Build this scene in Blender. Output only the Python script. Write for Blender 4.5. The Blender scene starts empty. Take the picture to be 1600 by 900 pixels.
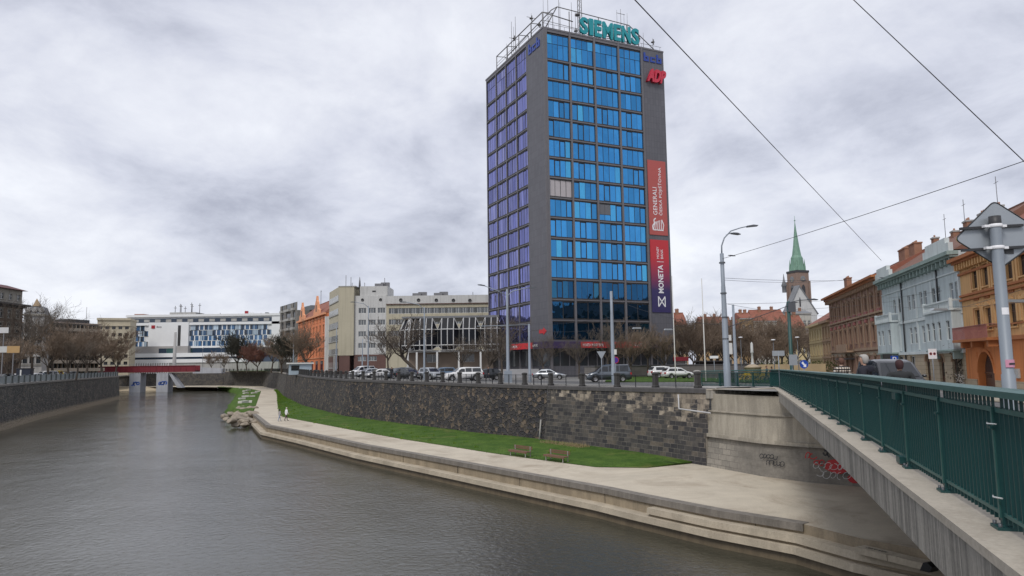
import bpy, bmesh, math, random
from mathutils import Vector, Matrix
random.seed(7)
R_ = math.radians
scene = bpy.context.scene
COL = scene.collection
# ------------------------------------------------------------ camera, sky, sun, exposure
F_PX, PITCH, ROLL, EYE = 1130.0, math.atan(122/1130.0), -0.0135, 2.0
cam_d = bpy.data.cameras.new('camera'); cam = bpy.data.objects.new('camera', cam_d); COL.objects.link(cam)
cam_d.sensor_width = 36.0; cam_d.lens = 36.0*F_PX/1600.0; cam_d.clip_start = 0.1; cam_d.clip_end = 5000
CM = Matrix.Translation((0, 0, EYE)) @ Matrix.Rotation(math.pi/2+PITCH, 4, 'X') @ Matrix.Rotation(ROLL, 4, 'Z')
cam.matrix_world = CM
scene.camera = cam
world = bpy.data.worlds.new('World'); scene.world = world; world.use_nodes = True
nt = world.node_tree; nt.nodes.clear()
def N(nt, t, **k):
    n = nt.nodes.new(t)
    for a, b in k.items():
        if a == 'ins':
            for i, v in b.items(): n.inputs[i].default_value = v
        else: setattr(n, a, b)
    return n
SUN_EL, SUN_AZ = 48, 205     # soft light from behind the camera, a little to the left
out = N(nt, 'ShaderNodeOutputWorld'); bg = N(nt, 'ShaderNodeBackground'); bg.inputs['Strength'].default_value = 0.1
sky = N(nt, 'ShaderNodeTexSky', sky_type='NISHITA', sun_disc=False, sun_elevation=R_(SUN_EL), sun_rotation=R_(SUN_AZ))
tc = N(nt, 'ShaderNodeTexCoord'); sep = N(nt, 'ShaderNodeSeparateXYZ')
nt.links.new(tc.outputs['Generated'], sep.inputs[0])
def wm(op, a, b=None, c=None):
    n = N(nt, 'ShaderNodeMath', operation=op)
    for i, v in enumerate((a, b, c)):
        if v is None: continue
        if isinstance(v, (int, float)): n.inputs[i].default_value = v
        else: nt.links.new(v, n.inputs[i])
    return n.outputs[0]
zz = wm('ADD', wm('MAXIMUM', sep.outputs['Z'], 0.0), 0.32)
comb = N(nt, 'ShaderNodeCombineXYZ')
nt.links.new(wm('DIVIDE', sep.outputs['X'], zz), comb.inputs[0]); nt.links.new(wm('DIVIDE', sep.outputs['Y'], zz), comb.inputs[1]); nt.links.new(wm('MULTIPLY', sep.outputs['Z'], 1.2), comb.inputs[2])
def wnoise(scale, detail, rough, dist=0.0, off=(0, 0, 0), sc=(1, 1, 1), rot=0.0):
    mp = N(nt, 'ShaderNodeMapping'); mp.inputs['Location'].default_value = off; mp.inputs['Scale'].default_value = sc; mp.inputs['Rotation'].default_value = (0, 0, rot)
    nt.links.new(comb.outputs[0], mp.inputs[0])
    n = N(nt, 'ShaderNodeTexNoise'); n.inputs['Scale'].default_value = scale; n.inputs['Detail'].default_value = detail
    n.inputs['Roughness'].default_value = rough; n.inputs['Distortion'].default_value = dist
    nt.links.new(mp.outputs[0], n.inputs['Vector']); return n.outputs['Fac']
n1 = wnoise(1.35, 8, 0.54, 0.12, (3.1, 1.7, 0), (1.0, 0.85, 1), 0.6); n2 = wnoise(3.1, 9, 0.62, 0.25, (7, 2, 1), (1, 0.9, 1), 0.6); n3 = wnoise(0.5, 2, 0.5, 0, (1, 9, 2))
mixv = wm('ADD', wm('ADD', wm('MULTIPLY', n1, 0.50), wm('MULTIPLY', n2, 0.34)), wm('MULTIPLY', n3, 0.16))
cr = N(nt, 'ShaderNodeValToRGB'); nt.links.new(mixv, cr.inputs[0])
els = cr.color_ramp.elements
CLOUD = [(0.385, (3.45, 3.6, 4.3)), (0.43, (4.3, 4.47, 5.2)), (0.475, (5.15, 5.32, 6.05)), (0.525, (5.95, 6.1, 6.7)), (0.60, (7.0, 7.15, 7.6))]
els[0].position, els[0].color = CLOUD[0][0], tuple(c/10 for c in CLOUD[0][1])+(1,)
els[1].position, els[1].color = CLOUD[-1][0], tuple(c/10 for c in CLOUD[-1][1])+(1,)
for p, c in CLOUD[1:-1]:
    e = els.new(p); e.color = tuple(v/10 for v in c)+(1,)
mul = N(nt, 'ShaderNodeVectorMath', operation='SCALE'); mul.inputs['Scale'].default_value = 10.8
nt.links.new(cr.outputs[0], mul.inputs[0])
mx = N(nt, 'ShaderNodeMixRGB'); mx.inputs[0].default_value = 0.93
nt.links.new(sky.outputs[0], mx.inputs[1]); nt.links.new(mul.outputs[0], mx.inputs[2])
nt.links.new(mx.outputs[0], bg.inputs[0]); nt.links.new(bg.outputs[0], out.inputs[0])
sd = bpy.data.lights.new('sun', 'SUN'); sd.energy = 1.5; sd.angle = R_(18); sd.color = (1, 0.96, 0.9)
so = bpy.data.objects.new('sun', sd); COL.objects.link(so)
sdir = Vector((math.sin(R_(SUN_AZ))*math.cos(R_(SUN_EL)), math.cos(R_(SUN_AZ))*math.cos(R_(SUN_EL)), math.sin(R_(SUN_EL))))
so.rotation_euler = (-sdir).to_track_quat('-Z', 'Y').to_euler()
scene.view_settings.view_transform = 'Standard'; scene.view_settings.look = 'None'
scene.view_settings.exposure = 0.36; scene.view_settings.gamma = 1; scene.view_settings.use_curve_mapping = False
scene.render.engine = 'CYCLES'
scene.cycles.max_bounces = 6; scene.cycles.transparent_max_bounces = 8
# ------------------------------------------------------------ survey helpers: turn a sight line into a point in the place
def ray(px, py): return (CM.to_3x3() @ Vector(((px-800)/F_PX, -(py-450)/F_PX, -1.0)))
def atz(px, py, z):
    d = ray(px, py); return Vector((0, 0, EYE)) + d*((z-EYE)/d.z)
def aty(px, py, y):
    d = ray(px, py); return Vector((0, 0, EYE)) + d*(y/d.y)
def fp(A, B, px, py=560):
    """distance along the facade line A-B and height where a sight line meets it"""
    A = Vector(A[:2]); B = Vector(B[:2]); u = (B-A).normalized(); n = Vector((-u.y, u.x)); d = ray(px, py)
    t = A.dot(n)/(d.x*n.x+d.y*n.y); return (Vector((d.x*t, d.y*t))-A).dot(u), EYE+d.z*t
def clamp(x, a=0.0, b=1.0): return max(a, min(b, x))
def smooth(x): x = clamp(x); return x*x*(3-2*x)
def interp(x, pts):
    if x <= pts[0][0]: return pts[0][1]
    for (a, va), (b, vb) in zip(pts, pts[1:]):
        if x <= b: return va+(vb-va)*(x-a)/(b-a)
    return pts[-1][1]
# ------------------------------------------------------------ object helpers
def tag(o, label=None, cat=None, group=None, kind=None):
    if label: o['label'] = label
    if cat: o['category'] = cat
    if group: o['group'] = group
    if kind: o['kind'] = kind
    return o
def empty(name, loc=(0, 0, 0), rz=0.0, label=None, cat=None, group=None):
    o = bpy.data.objects.new(name, None); COL.objects.link(o); o.location = loc; o.rotation_euler = (0, 0, rz)
    o.empty_display_size = 0.3
    return tag(o, label, cat, group)
KIDS = {}
def link(o, parent=None):
    COL.objects.link(o)
    if parent is not None:
        o.parent = parent; KIDS.setdefault(parent.name, []).append(o)
    return o
def inst(name, src, parent=None, loc=(0, 0, 0), rot=(0, 0, 0), scale=(1, 1, 1)):
    o = bpy.data.objects.new(name, src.data if hasattr(src, 'data') else src)
    o.location = loc; o.rotation_euler = rot; o.scale = scale
    return link(o, parent)
def copy_tree(o, parent=None):
    c = o.copy(); COL.objects.link(c)
    if parent is not None:
        c.parent = parent; KIDS.setdefault(parent.name, []).append(c)
    for ch in list(KIDS.get(o.name, [])): copy_tree(ch, c)
    return c
class MB:
    def __init__(s): s.v = []; s.f = []; s.m = []; s.uv = []; s.mats = []; s.sm = []
    def mi(s, m):
        if m is None: return 0
        if m not in s.mats: s.mats.append(m)
        return s.mats.index(m)
    def face(s, pts, m=None, uv=None, smooth=False):
        i = len(s.v); s.v += [tuple(p) for p in pts]; s.f.append(list(range(i, i+len(pts)))); s.m.append(s.mi(m)); s.uv.append(uv); s.sm.append(smooth)
    def add(s, verts, faces, m=None, smooth=False):
        i = len(s.v); s.v += [tuple(p) for p in verts]; k = s.mi(m)
        for f in faces: s.f.append([i+j for j in f]); s.m.append(k); s.uv.append(None); s.sm.append(smooth)
    def box(s, x0, x1, y0, y1, z0, z1, m=None, M=None, skip=''):
        P = [Vector(p) for p in ((x0,y0,z0),(x1,y0,z0),(x1,y1,z0),(x0,y1,z0),(x0,y0,z1),(x1,y0,z1),(x1,y1,z1),(x0,y1,z1))]
        if M is not None: P = [M @ p for p in P]
        F = {'b': (0,3,2,1), 't': (4,5,6,7), 'f': (0,1,5,4), 'k': (2,3,7,6), 'l': (3,0,4,7), 'r': (1,2,6,5)}
        s.add(P, [f for k, f in F.items() if k not in skip], m)
    def tube(s, pts, rad, n=6, m=None, caps=True, smooth=True):
        pts = [Vector(p) for p in pts]
        if isinstance(rad, (int, float)): rad = [rad]*len(pts)
        V = []; prev = None
        for i, p in enumerate(pts):
            d = (pts[min(i+1, len(pts)-1)]-pts[max(i-1, 0)])
            d = d.normalized() if d.length > 1e-9 else Vector((0, 0, 1))
            if prev is None:
                a = Vector((1, 0, 0)) if abs(d.x) < 0.8 else Vector((0, 1, 0))
                a = (a-d*a.dot(d)).normalized()
            else:
                a = prev-d*prev.dot(d); a = a.normalized() if a.length > 1e-6 else Vector((1, 0, 0))
            prev = a; b = d.cross(a)
            for k in range(n):
                t = 2*math.pi*k/n; V.append(p+(a*math.cos(t)+b*math.sin(t))*rad[i])
        Fs = []
        for i in range(len(pts)-1):
            for k in range(n):
                Fs.append((i*n+k, i*n+(k+1) % n, (i+1)*n+(k+1) % n, (i+1)*n+k))
        s.add(V, Fs, m, smooth)
        if caps and n > 2:
            s.add(V[:n], [tuple(reversed(range(n)))], m); s.add(V[-n:], [tuple(range(n))], m)
    def lathe(s, prof, n=16, m=None, c=(0, 0, 0), smooth=True, ph=0.0):
        V = []
        for r, z in prof:
            for k in range(n):
                t = 2*math.pi*k/n+ph; V.append((c[0]+r*math.cos(t), c[1]+r*math.sin(t), c[2]+z))
        Fs = []
        for i in range(len(prof)-1):
            for k in range(n): Fs.append((i*n+k, i*n+(k+1) % n, (i+1)*n+(k+1) % n, (i+1)*n+k))
        s.add(V, Fs, m, smooth)
    def prism(s, poly, y0, y1, m=None, M=None, mside=None):
        """polygon in x,z extruded along y"""
        n = len(poly); a = [Vector((x, y0, z)) for x, z in poly]; b = [Vector((x, y1, z)) for x, z in poly]
        if M is not None: a = [M @ p for p in a]; b = [M @ p for p in b]
        s.add(a, [tuple(range(n))], m); s.add(b, [tuple(reversed(range(n)))], m)
        s.add(a+b, [(i, n+i, n+(i+1) % n, (i+1) % n) for i in range(n)], mside or m)
    def mesh(s, name):
        me = bpy.data.meshes.new(name); me.from_pydata(s.v, [], s.f)
        for m in s.mats: me.materials.append(m)
        me.polygons.foreach_set('material_index', s.m); me.polygons.foreach_set('use_smooth', s.sm)
        if any(u is not None for u in s.uv):
            L = me.uv_layers.new(name='uv')
            for p, u in zip(me.polygons, s.uv):
                if u is not None:
                    for li, q in zip(p.loop_indices, u): L.data[li].uv = q
        me.update(); return me
    def build(s, name, m=None, parent=None, loc=(0, 0, 0), rot=(0, 0, 0), recalc=True):
        if m is not None and not s.mats: s.mats = [m]
        me = s.mesh(name)
        if recalc and s.f:
            bm = bmesh.new(); bm.from_mesh(me); bmesh.ops.remove_doubles(bm, verts=bm.verts, dist=1e-5) if len(s.v) < 20000 else None
            bmesh.ops.recalc_face_normals(bm, faces=bm.faces); bm.to_mesh(me); bm.free()
        o = bpy.data.objects.new(name, me); o.location = loc; o.rotation_euler = rot
        return link(o, parent)
def text_mesh(txt, size, extrude=0.05, bold=0.0, shear=0.0, align='LEFT', spacing=1.0):
    c = bpy.data.curves.new('lettering', 'FONT'); c.body = txt; c.size = size; c.extrude = extrude; c.offset = bold; c.shear = shear
    c.align_x = align; c.space_character = spacing; c.resolution_u = 3
    o = bpy.data.objects.new('lettering', c); COL.objects.link(o)
    dg = bpy.context.evaluated_depsgraph_get(); me = bpy.data.meshes.new_from_object(o.evaluated_get(dg))
    bpy.data.objects.remove(o); bpy.data.curves.remove(c); return me
def lettering(name, txt, size, m, parent, M, **k):
    """text standing in local x (right), z (up), fitted by matrix M"""
    me = text_mesh(txt, size, **k); me.transform(Matrix.Rotation(math.pi/2, 4, 'X')); me.transform(M); me.materials.clear(); me.materials.append(m); me.name = name
    return link(bpy.data.objects.new(name, me), parent)
def fit_text(name, txt, m, parent, x0, x1, z0, z1, y=0.0, ext=0.02, bold=0.0, rot=0.0, shear=0.0):
    """lettering stretched to fill a rectangle x0..x1, z0..z1 in the local wall plane; rot turns it to read upwards"""
    me = text_mesh(txt, 1.0, extrude=0.5, bold=bold, shear=shear)
    xs = [v.co.x for v in me.vertices]; ys = [v.co.y for v in me.vertices]
    a, b, c, d = min(xs), max(xs), min(ys), max(ys)
    for v in me.vertices:
        u, w, t = (v.co.x-a)/(b-a), (v.co.y-c)/(d-c), v.co.z
        if rot: u, w = 1-w, u
        v.co = (x0+(x1-x0)*u, y-t*2*ext, z0+(z1-z0)*w)
    me.materials.clear(); me.materials.append(m); me.name = name; me.update()
    return link(bpy.data.objects.new(name, me), parent)
# ------------------------------------------------------------ materials
def new_mat(name):
    m = bpy.data.materials.new(name); m.use_nodes = True; return m, m.node_tree, m.node_tree.nodes['Principled BSDF']
def ramp(nt, fac, stops, interp='LINEAR'):
    r = N(nt, 'ShaderNodeValToRGB'); nt.links.new(fac, r.inputs[0]); r.color_ramp.interpolation = interp
    e = r.color_ramp.elements
    e[0].position, e[0].color = stops[0][0], tuple(stops[0][1])+(1,)
    e[1].position, e[1].color = stops[-1][0], tuple(stops[-1][1])+(1,)
    for p, c in stops[1:-1]: k = e.new(p); k.color = tuple(c)+(1,)
    return r.outputs[0]
def noise(nt, vec, scale, detail=4, rough=0.55, dist=0.0):
    n = N(nt, 'ShaderNodeTexNoise'); n.inputs['Scale'].default_value = scale; n.inputs['Detail'].default_value = detail
    n.inputs['Roughness'].default_value = rough; n.inputs['Distortion'].default_value = dist; nt.links.new(vec, n.inputs['Vector']); return n.outputs['Fac']
def mapping(nt, vec, scale=(1, 1, 1), loc=(0, 0, 0)):
    n = N(nt, 'ShaderNodeMapping'); n.inputs['Scale'].default_value = scale; n.inputs['Location'].default_value = loc; nt.links.new(vec, n.inputs[0]); return n.outputs[0]
def mixc(nt, fac, a, b, mode='MIX'):
    n = N(nt, 'ShaderNodeMixRGB', blend_type=mode)
    for i, v in enumerate((fac, a, b)):
        if hasattr(v, 'is_linked'): nt.links.new(v, n.inputs[i])
        else: n.inputs[i].default_value = v if i == 0 else tuple(v)+(1,)
    return n.outputs[0]
def bump(nt, bsdf, h, strength=0.3, dist=0.05):
    b = N(nt, 'ShaderNodeBump'); b.inputs['Strength'].default_value = strength; b.inputs['Distance'].default_value = dist
    nt.links.new(h, b.inputs['Height']); nt.links.new(b.outputs[0], bsdf.inputs['Normal'])
def sc(c, k): return tuple(min(1, v*k) for v in c)
_mc = {}
def mat(name, c, rough=0.7, var=0.18, vs=0.6, streak=0.0, metal=0.0, bmp=0.0, bs=6.0, spec=0.5):
    """plain weathered surface: colour broken by two scales of noise, optional run-down streaks"""
    if name in _mc: return _mc[name]
    m, nt, b = new_mat(name); co = N(nt, 'ShaderNodeTexCoord').outputs['Object']
    n = noise(nt, co, vs, 5, 0.6); col = ramp(nt, n, [(0.25, sc(c, 1-var)), (0.5, c), (0.75, sc(c, 1+var))])
    n2 = noise(nt, co, vs*9, 4, 0.6); col = mixc(nt, 0.5*var/0.18*0.35, col, ramp(nt, n2, [(0.3, sc(c, 0.7)), (0.7, sc(c, 1.2))]))
    if streak:
        sv = noise(nt, mapping(nt, co, (2.2, 2.2, 0.12)), 1.0, 4, 0.6)
        f = ramp(nt, sv, [(0.48, (0, 0, 0)), (0.68, (streak,)*3)]); col = mixc(nt, f, col, sc(c, 0.35))
    nt.links.new(col, b.inputs['Base Color']); b.inputs['Roughness'].default_value = rough; b.inputs['Metallic'].default_value = metal
    b.inputs['Specular IOR Level'].default_value = spec
    if bmp: bump(nt, b, noise(nt, co, bs, 5, 0.6), bmp, 0.03)
    _mc[name] = m; return m
def flat(name, c, rough=0.5, metal=0.0, spec=0.5): return mat(name, c, rough, 0.06, 1.5, 0, metal, spec=spec)
def glass(name, c=(0.02, 0.025, 0.03), rough=0.06, metal=0.0):
    if name in _mc: return _mc[name]
    m, nt, b = new_mat(name); g = N(nt, 'ShaderNodeNewGeometry'); co = N(nt, 'ShaderNodeTexCoord').outputs['Object']
    oi = N(nt, 'ShaderNodeObjectInfo').outputs['Random']
    rnd = N(nt, 'ShaderNodeMath', operation='ADD'); nt.links.new(g.outputs['Random Per Island'], rnd.inputs[0]); nt.links.new(oi, rnd.inputs[1])
    fr = N(nt, 'ShaderNodeMath', operation='FRACT'); nt.links.new(rnd.outputs[0], fr.inputs[0])
    col = ramp(nt, fr.outputs[0], [(0, sc(c, 0.7)), (0.5, c), (1, sc(c, 1.35))])
    nt.links.new(col, b.inputs['Base Color']); b.inputs['Roughness'].default_value = rough; b.inputs['Metallic'].default_value = metal
    b.inputs['IOR'].default_value = 1.6
    bump(nt, b, noise(nt, co, 0.8, 2, 0.5), 0.06, 0.1)
    _mc[name] = m; return m
# ------------------------------------------------------------ lie of the land
RP0, RD = Vector((4.59, 6.95)), Vector((0.3043, 0.9526))          # line of the bridge railing
def rail_pt(t, s=0.0): return Vector((RP0.x+RD.x*t+RD.y*s, RP0.y+RD.y*t-RD.x*s))
def h(x, y):
    s = (x-RP0.x)*RD.y-(y-RP0.y)*RD.x; t = (x-RP0.x)*RD.x+(y-RP0.y)*RD.y
    zr = 0.40-0.20*clamp((t-8)/38); zr = zr+(-0.6-zr)*smooth((s-2.5)/13)
    za = interp(x, [(-130, 1.3), (-53, 0.9), (-29, 0.44), (-18.5, 0.33), (3, 0.08), (20, 0.05), (41, -0.6)])
    return zr+(za-zr)*smooth((y-50)/14)
def hl(x, y): return interp(y, [(60, 0.15), (116, 0.25), (236, 0.6), (300, 1.1)])
WATER_Z, PROM_Z = -6.6, -5.0
foot_px = [(1104, 728), (1002, 711.5), (941, 702.5), (850, 690), (736, 678), (642, 666), (537, 652), (474, 635), (443, 619.5), (432, 608), (409, 603.6), (350, 602)]
FOOT = [atz(px, py, PROM_Z).xy for px, py in foot_px]
FOOT += [Vector((-165, 338)), Vector((-230, 346)), Vector((-330, 350))]
def offs(pts, d):
    """shift a polyline sideways (positive = to the left of its direction)"""
    o = []
    for i, p in enumerate(pts):
        a = (pts[i]-pts[i-1]).normalized() if i else None; b = (pts[i+1]-pts[i]).normalized() if i < len(pts)-1 else None
        a = a or b; b = b or a; n = (Vector((-a.y, a.x))+Vector((-b.y, b.x))).normalized(); k = 1/max(0.5, n.dot(Vector((-a.y, a.x))))
        o.append(p+n*d*k)
    return o
TOP = offs(FOOT, -0.6)
ABUT = [FOOT[0]]+[atz(px, py, PROM_Z).xy for px, py in ((1189, 744), (1264, 754), (1351, 761))]
ab_d = (ABUT[-1]-ABUT[-2]).normalized()
ABUT += [ABUT[-1]+ab_d*14, ABUT[-1]+ab_d*60]
LW = [atz(px, py, WATER_Z).xy for px, py in ((0, 674), (60, 656), (120, 640.5), (187, 624))]
ld = (LW[0]-LW[1]).normalized(); LW = [LW[0]+ld*170, LW[0]+ld*40]+LW
LW += [LW[-1]+Vector((-22, 16)), LW[-1]+Vector((-160, 30))]
from mathutils.geometry import delaunay_2d_cdt
def sheet(name, poly, zf, m, step=None, kind='structure', dz=0.0, parent=None, far=400):
    poly = [Vector(p[:2]) for p in poly]; n = len(poly); V = list(poly)
    def inside(p):
        c = False
        for i in range(n):
            a, b = poly[i], poly[i-1]
            if (a.y > p.y) != (b.y > p.y) and p.x < (b.x-a.x)*(p.y-a.y)/(b.y-a.y)+a.x: c = not c
        return c
    if step:
        x0 = max(-far, min(p.x for p in poly)); x1 = min(far, max(p.x for p in poly)); y0 = max(-60, min(p.y for p in poly)); y1 = min(far, max(p.y for p in poly))
        y = y0+step*0.5
        while y < y1:
            x = x0+step*0.5
            while x < x1:
                q = Vector((x, y))
                if inside(q) and min((q-p).length for p in poly) > step*0.4: V.append(q)
                x += step
            y += step
    r = delaunay_2d_cdt(V, [(i, (i+1) % n) for i in range(n)], [list(range(n))], 1, 1e-4)
    vs = [(v.x, v.y, zf(v.x, v.y)+dz) for v in r[0]]
    me = bpy.data.meshes.new(name); me.from_pydata(vs, [], [list(f) for f in r[2]]); me.materials.append(m)
    bm = bmesh.new(); bm.from_mesh(me); bmesh.ops.recalc_face_normals(bm, faces=bm.faces)
    if sum(f.normal.z*f.calc_area() for f in bm.faces) < 0: bmesh.ops.reverse_faces(bm, faces=bm.faces)
    for f in bm.faces: f.smooth = True
    bm.to_mesh(me); bm.free()
    o = link(bpy.data.objects.new(name, me), parent)
    return tag(o, kind=kind) if kind else o
# ------------------------------------------------------------ ground and stone materials
def m_asphalt(name, c=(0.13, 0.128, 0.125)):
    m, nt, b = new_mat(name); co = N(nt, 'ShaderNodeTexCoord').outputs['Object']
    col = ramp(nt, noise(nt, co, 0.12, 6, 0.6), [(0.3, sc(c, 0.8)), (0.7, sc(c, 1.2))])
    col = mixc(nt, 0.3, col, ramp(nt, noise(nt, co, 18, 3), [(0.3, sc(c, 0.6)), (0.7, sc(c, 1.5))]))
    nt.links.new(col, b.inputs['Base Color']); b.inputs['Roughness'].default_value = 0.85; return m
M_GROUND = m_asphalt('cobbled_street', (0.22, 0.215, 0.205)); M_ASPH = m_asphalt('asphalt', (0.12, 0.12, 0.122)); M_PAVE = mat('pavement_slabs', (0.33, 0.32, 0.30), 0.85, 0.15, 0.3)
def m_concrete(name, c, rough=0.85, streak=0.5, stain=(0.30, 0.22, 0.14), samt=0.35, ss=0.25, joints=0.0, uvj=None, sx=2.0):
    m, nt, b = new_mat(name); co = N(nt, 'ShaderNodeTexCoord').outputs['Object']
    col = ramp(nt, noise(nt, co, 0.5, 7, 0.65), [(0.25, sc(c, 0.78)), (0.5, c), (0.78, sc(c, 1.2))])
    f = ramp(nt, noise(nt, mapping(nt, co, (1, 1, 1), (5, 3, 1)), ss, 9, 0.72, 0.9), [(0.49, (0, 0, 0)), (0.56, (samt*0.35,)*3), (0.68, (samt,)*3)])
    col = mixc(nt, f, col, stain)
    if streak:
        sv = noise(nt, mapping(nt, co, (sx, sx, 0.16)), 1.0, 5, 0.65)
        f = ramp(nt, sv, [(0.43, (0, 0, 0)), (0.56, (streak,)*3)]); col = mixc(nt, f, col, sc(c, 0.2))
        f = ramp(nt, noise(nt, mapping(nt, co, (sx*2.2, sx*2.2, 0.3), (4, 4, 0)), 1.0, 3, 0.6), [(0.53, (0, 0, 0)), (0.62, (0.6*min(1, streak*1.3),)*3)]); col = mixc(nt, f, col, sc(c, 1.55))
    g = noise(nt, co, 14, 5, 0.7); col = mixc(nt, 0.3, col, ramp(nt, g, [(0.3, sc(c, 0.55)), (0.7, sc(c, 1.35))]))
    nt.links.new(col, b.inputs['Base Color']); b.inputs['Roughness'].default_value = rough
    bump(nt, b, g, 0.35, 0.02); return m
def uvs(nt): return N(nt, 'ShaderNodeUVMap').outputs[0]
def m_rubble(name, cols, mort, scale=1.6, top=None, band=None):
    """irregular quarry stones in mortar; uv is in metres. top: paler weathering near the coping"""
    m, nt, b = new_mat(name); uv = uvs(nt)
    w = N(nt, 'ShaderNodeTexNoise'); w.inputs['Scale'].default_value = 1.3; nt.links.new(uv, w.inputs['Vector'])
    ad = N(nt, 'ShaderNodeVectorMath', operation='MULTIPLY_ADD'); nt.links.new(w.outputs['Color'], ad.inputs[0]); ad.inputs[1].default_value = (0.12, 0.12, 0); nt.links.new(uv, ad.inputs[2])
    p = mapping(nt, ad.outputs[0], (scale, scale*1.25, 1))
    v1 = N(nt, 'ShaderNodeTexVoronoi'); v1.inputs['Scale'].default_value = 1; v1.inputs['Randomness'].default_value = 0.9; nt.links.new(p, v1.inputs['Vector'])
    v2 = N(nt, 'ShaderNodeTexVoronoi', feature='DISTANCE_TO_EDGE'); v2.inputs['Scale'].default_value = 1; v2.inputs['Randomness'].default_value = 0.9; nt.links.new(p, v2.inputs['Vector'])
    sepc = N(nt, 'ShaderNodeSeparateColor'); nt.links.new(v1.outputs['Color'], sepc.inputs[0])
    n = len(cols); col = ramp(nt, sepc.outputs[0], [(i/n, c) for i, c in enumerate(cols)], 'CONSTANT')
    col = mixc(nt, 0.6, col, ramp(nt, noise(nt, uv, 5, 5, 0.7), [(0.3, (0.5,)*3), (0.7, (1.3, 1.25, 1.2))]), 'MULTIPLY')
    big = noise(nt, mapping(nt, uv, (0.35, 0.12, 1)), 1, 4, 0.6)
    col = mixc(nt, ramp(nt, big, [(0.45, (0, 0, 0)), (0.65, (0.35,)*3)]), col, tuple(sum(c[k] for c in cols)/n*1.5 for k in range(3)))
    mk = ramp(nt, v2.outputs['Distance'], [(0.015, (1, 1, 1)), (0.055, (0, 0, 0))])
    sepu = N(nt, 'ShaderNodeSeparateXYZ'); nt.links.new(uv, sepu.inputs[0])
    fm = N(nt, 'ShaderNodeMath', operation='MULTIPLY'); nt.links.new(mk, fm.inputs[0]); nt.links.new(ramp(nt, noise(nt, uv, 0.5, 3), [(0.4, (0.25,)*3), (0.65, (0.9,)*3)]), fm.inputs[1])
    col = mixc(nt, fm.outputs[0], col, mort)
    if band:   # sandy silt left on the lowest courses
        bb = N(nt, 'ShaderNodeMath', operation='MULTIPLY_ADD'); nt.links.new(noise(nt, uv, 0.8, 4), bb.inputs[0]); bb.inputs[1].default_value = 0.9; nt.links.new(sepu.outputs[1], bb.inputs[2])
        mr = N(nt, 'ShaderNodeMapRange'); nt.links.new(bb.outputs[0], mr.inputs[0]); mr.inputs[1].default_value = band[0]; mr.inputs[2].default_value = band[1]; mr.inputs[3].default_value = 0.9; mr.inputs[4].default_value = 0.0; col = mixc(nt, mr.outputs[0], col, band[2])
    nt.links.new(col, b.inputs['Base Color']); b.inputs['Roughness'].default_value = 0.9
    hh = ramp(nt, v2.outputs['Distance'], [(0.0, (0, 0, 0)), (0.16, (1, 1, 1))]); bump(nt, b, hh, 0.9, 0.12); return m
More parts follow.
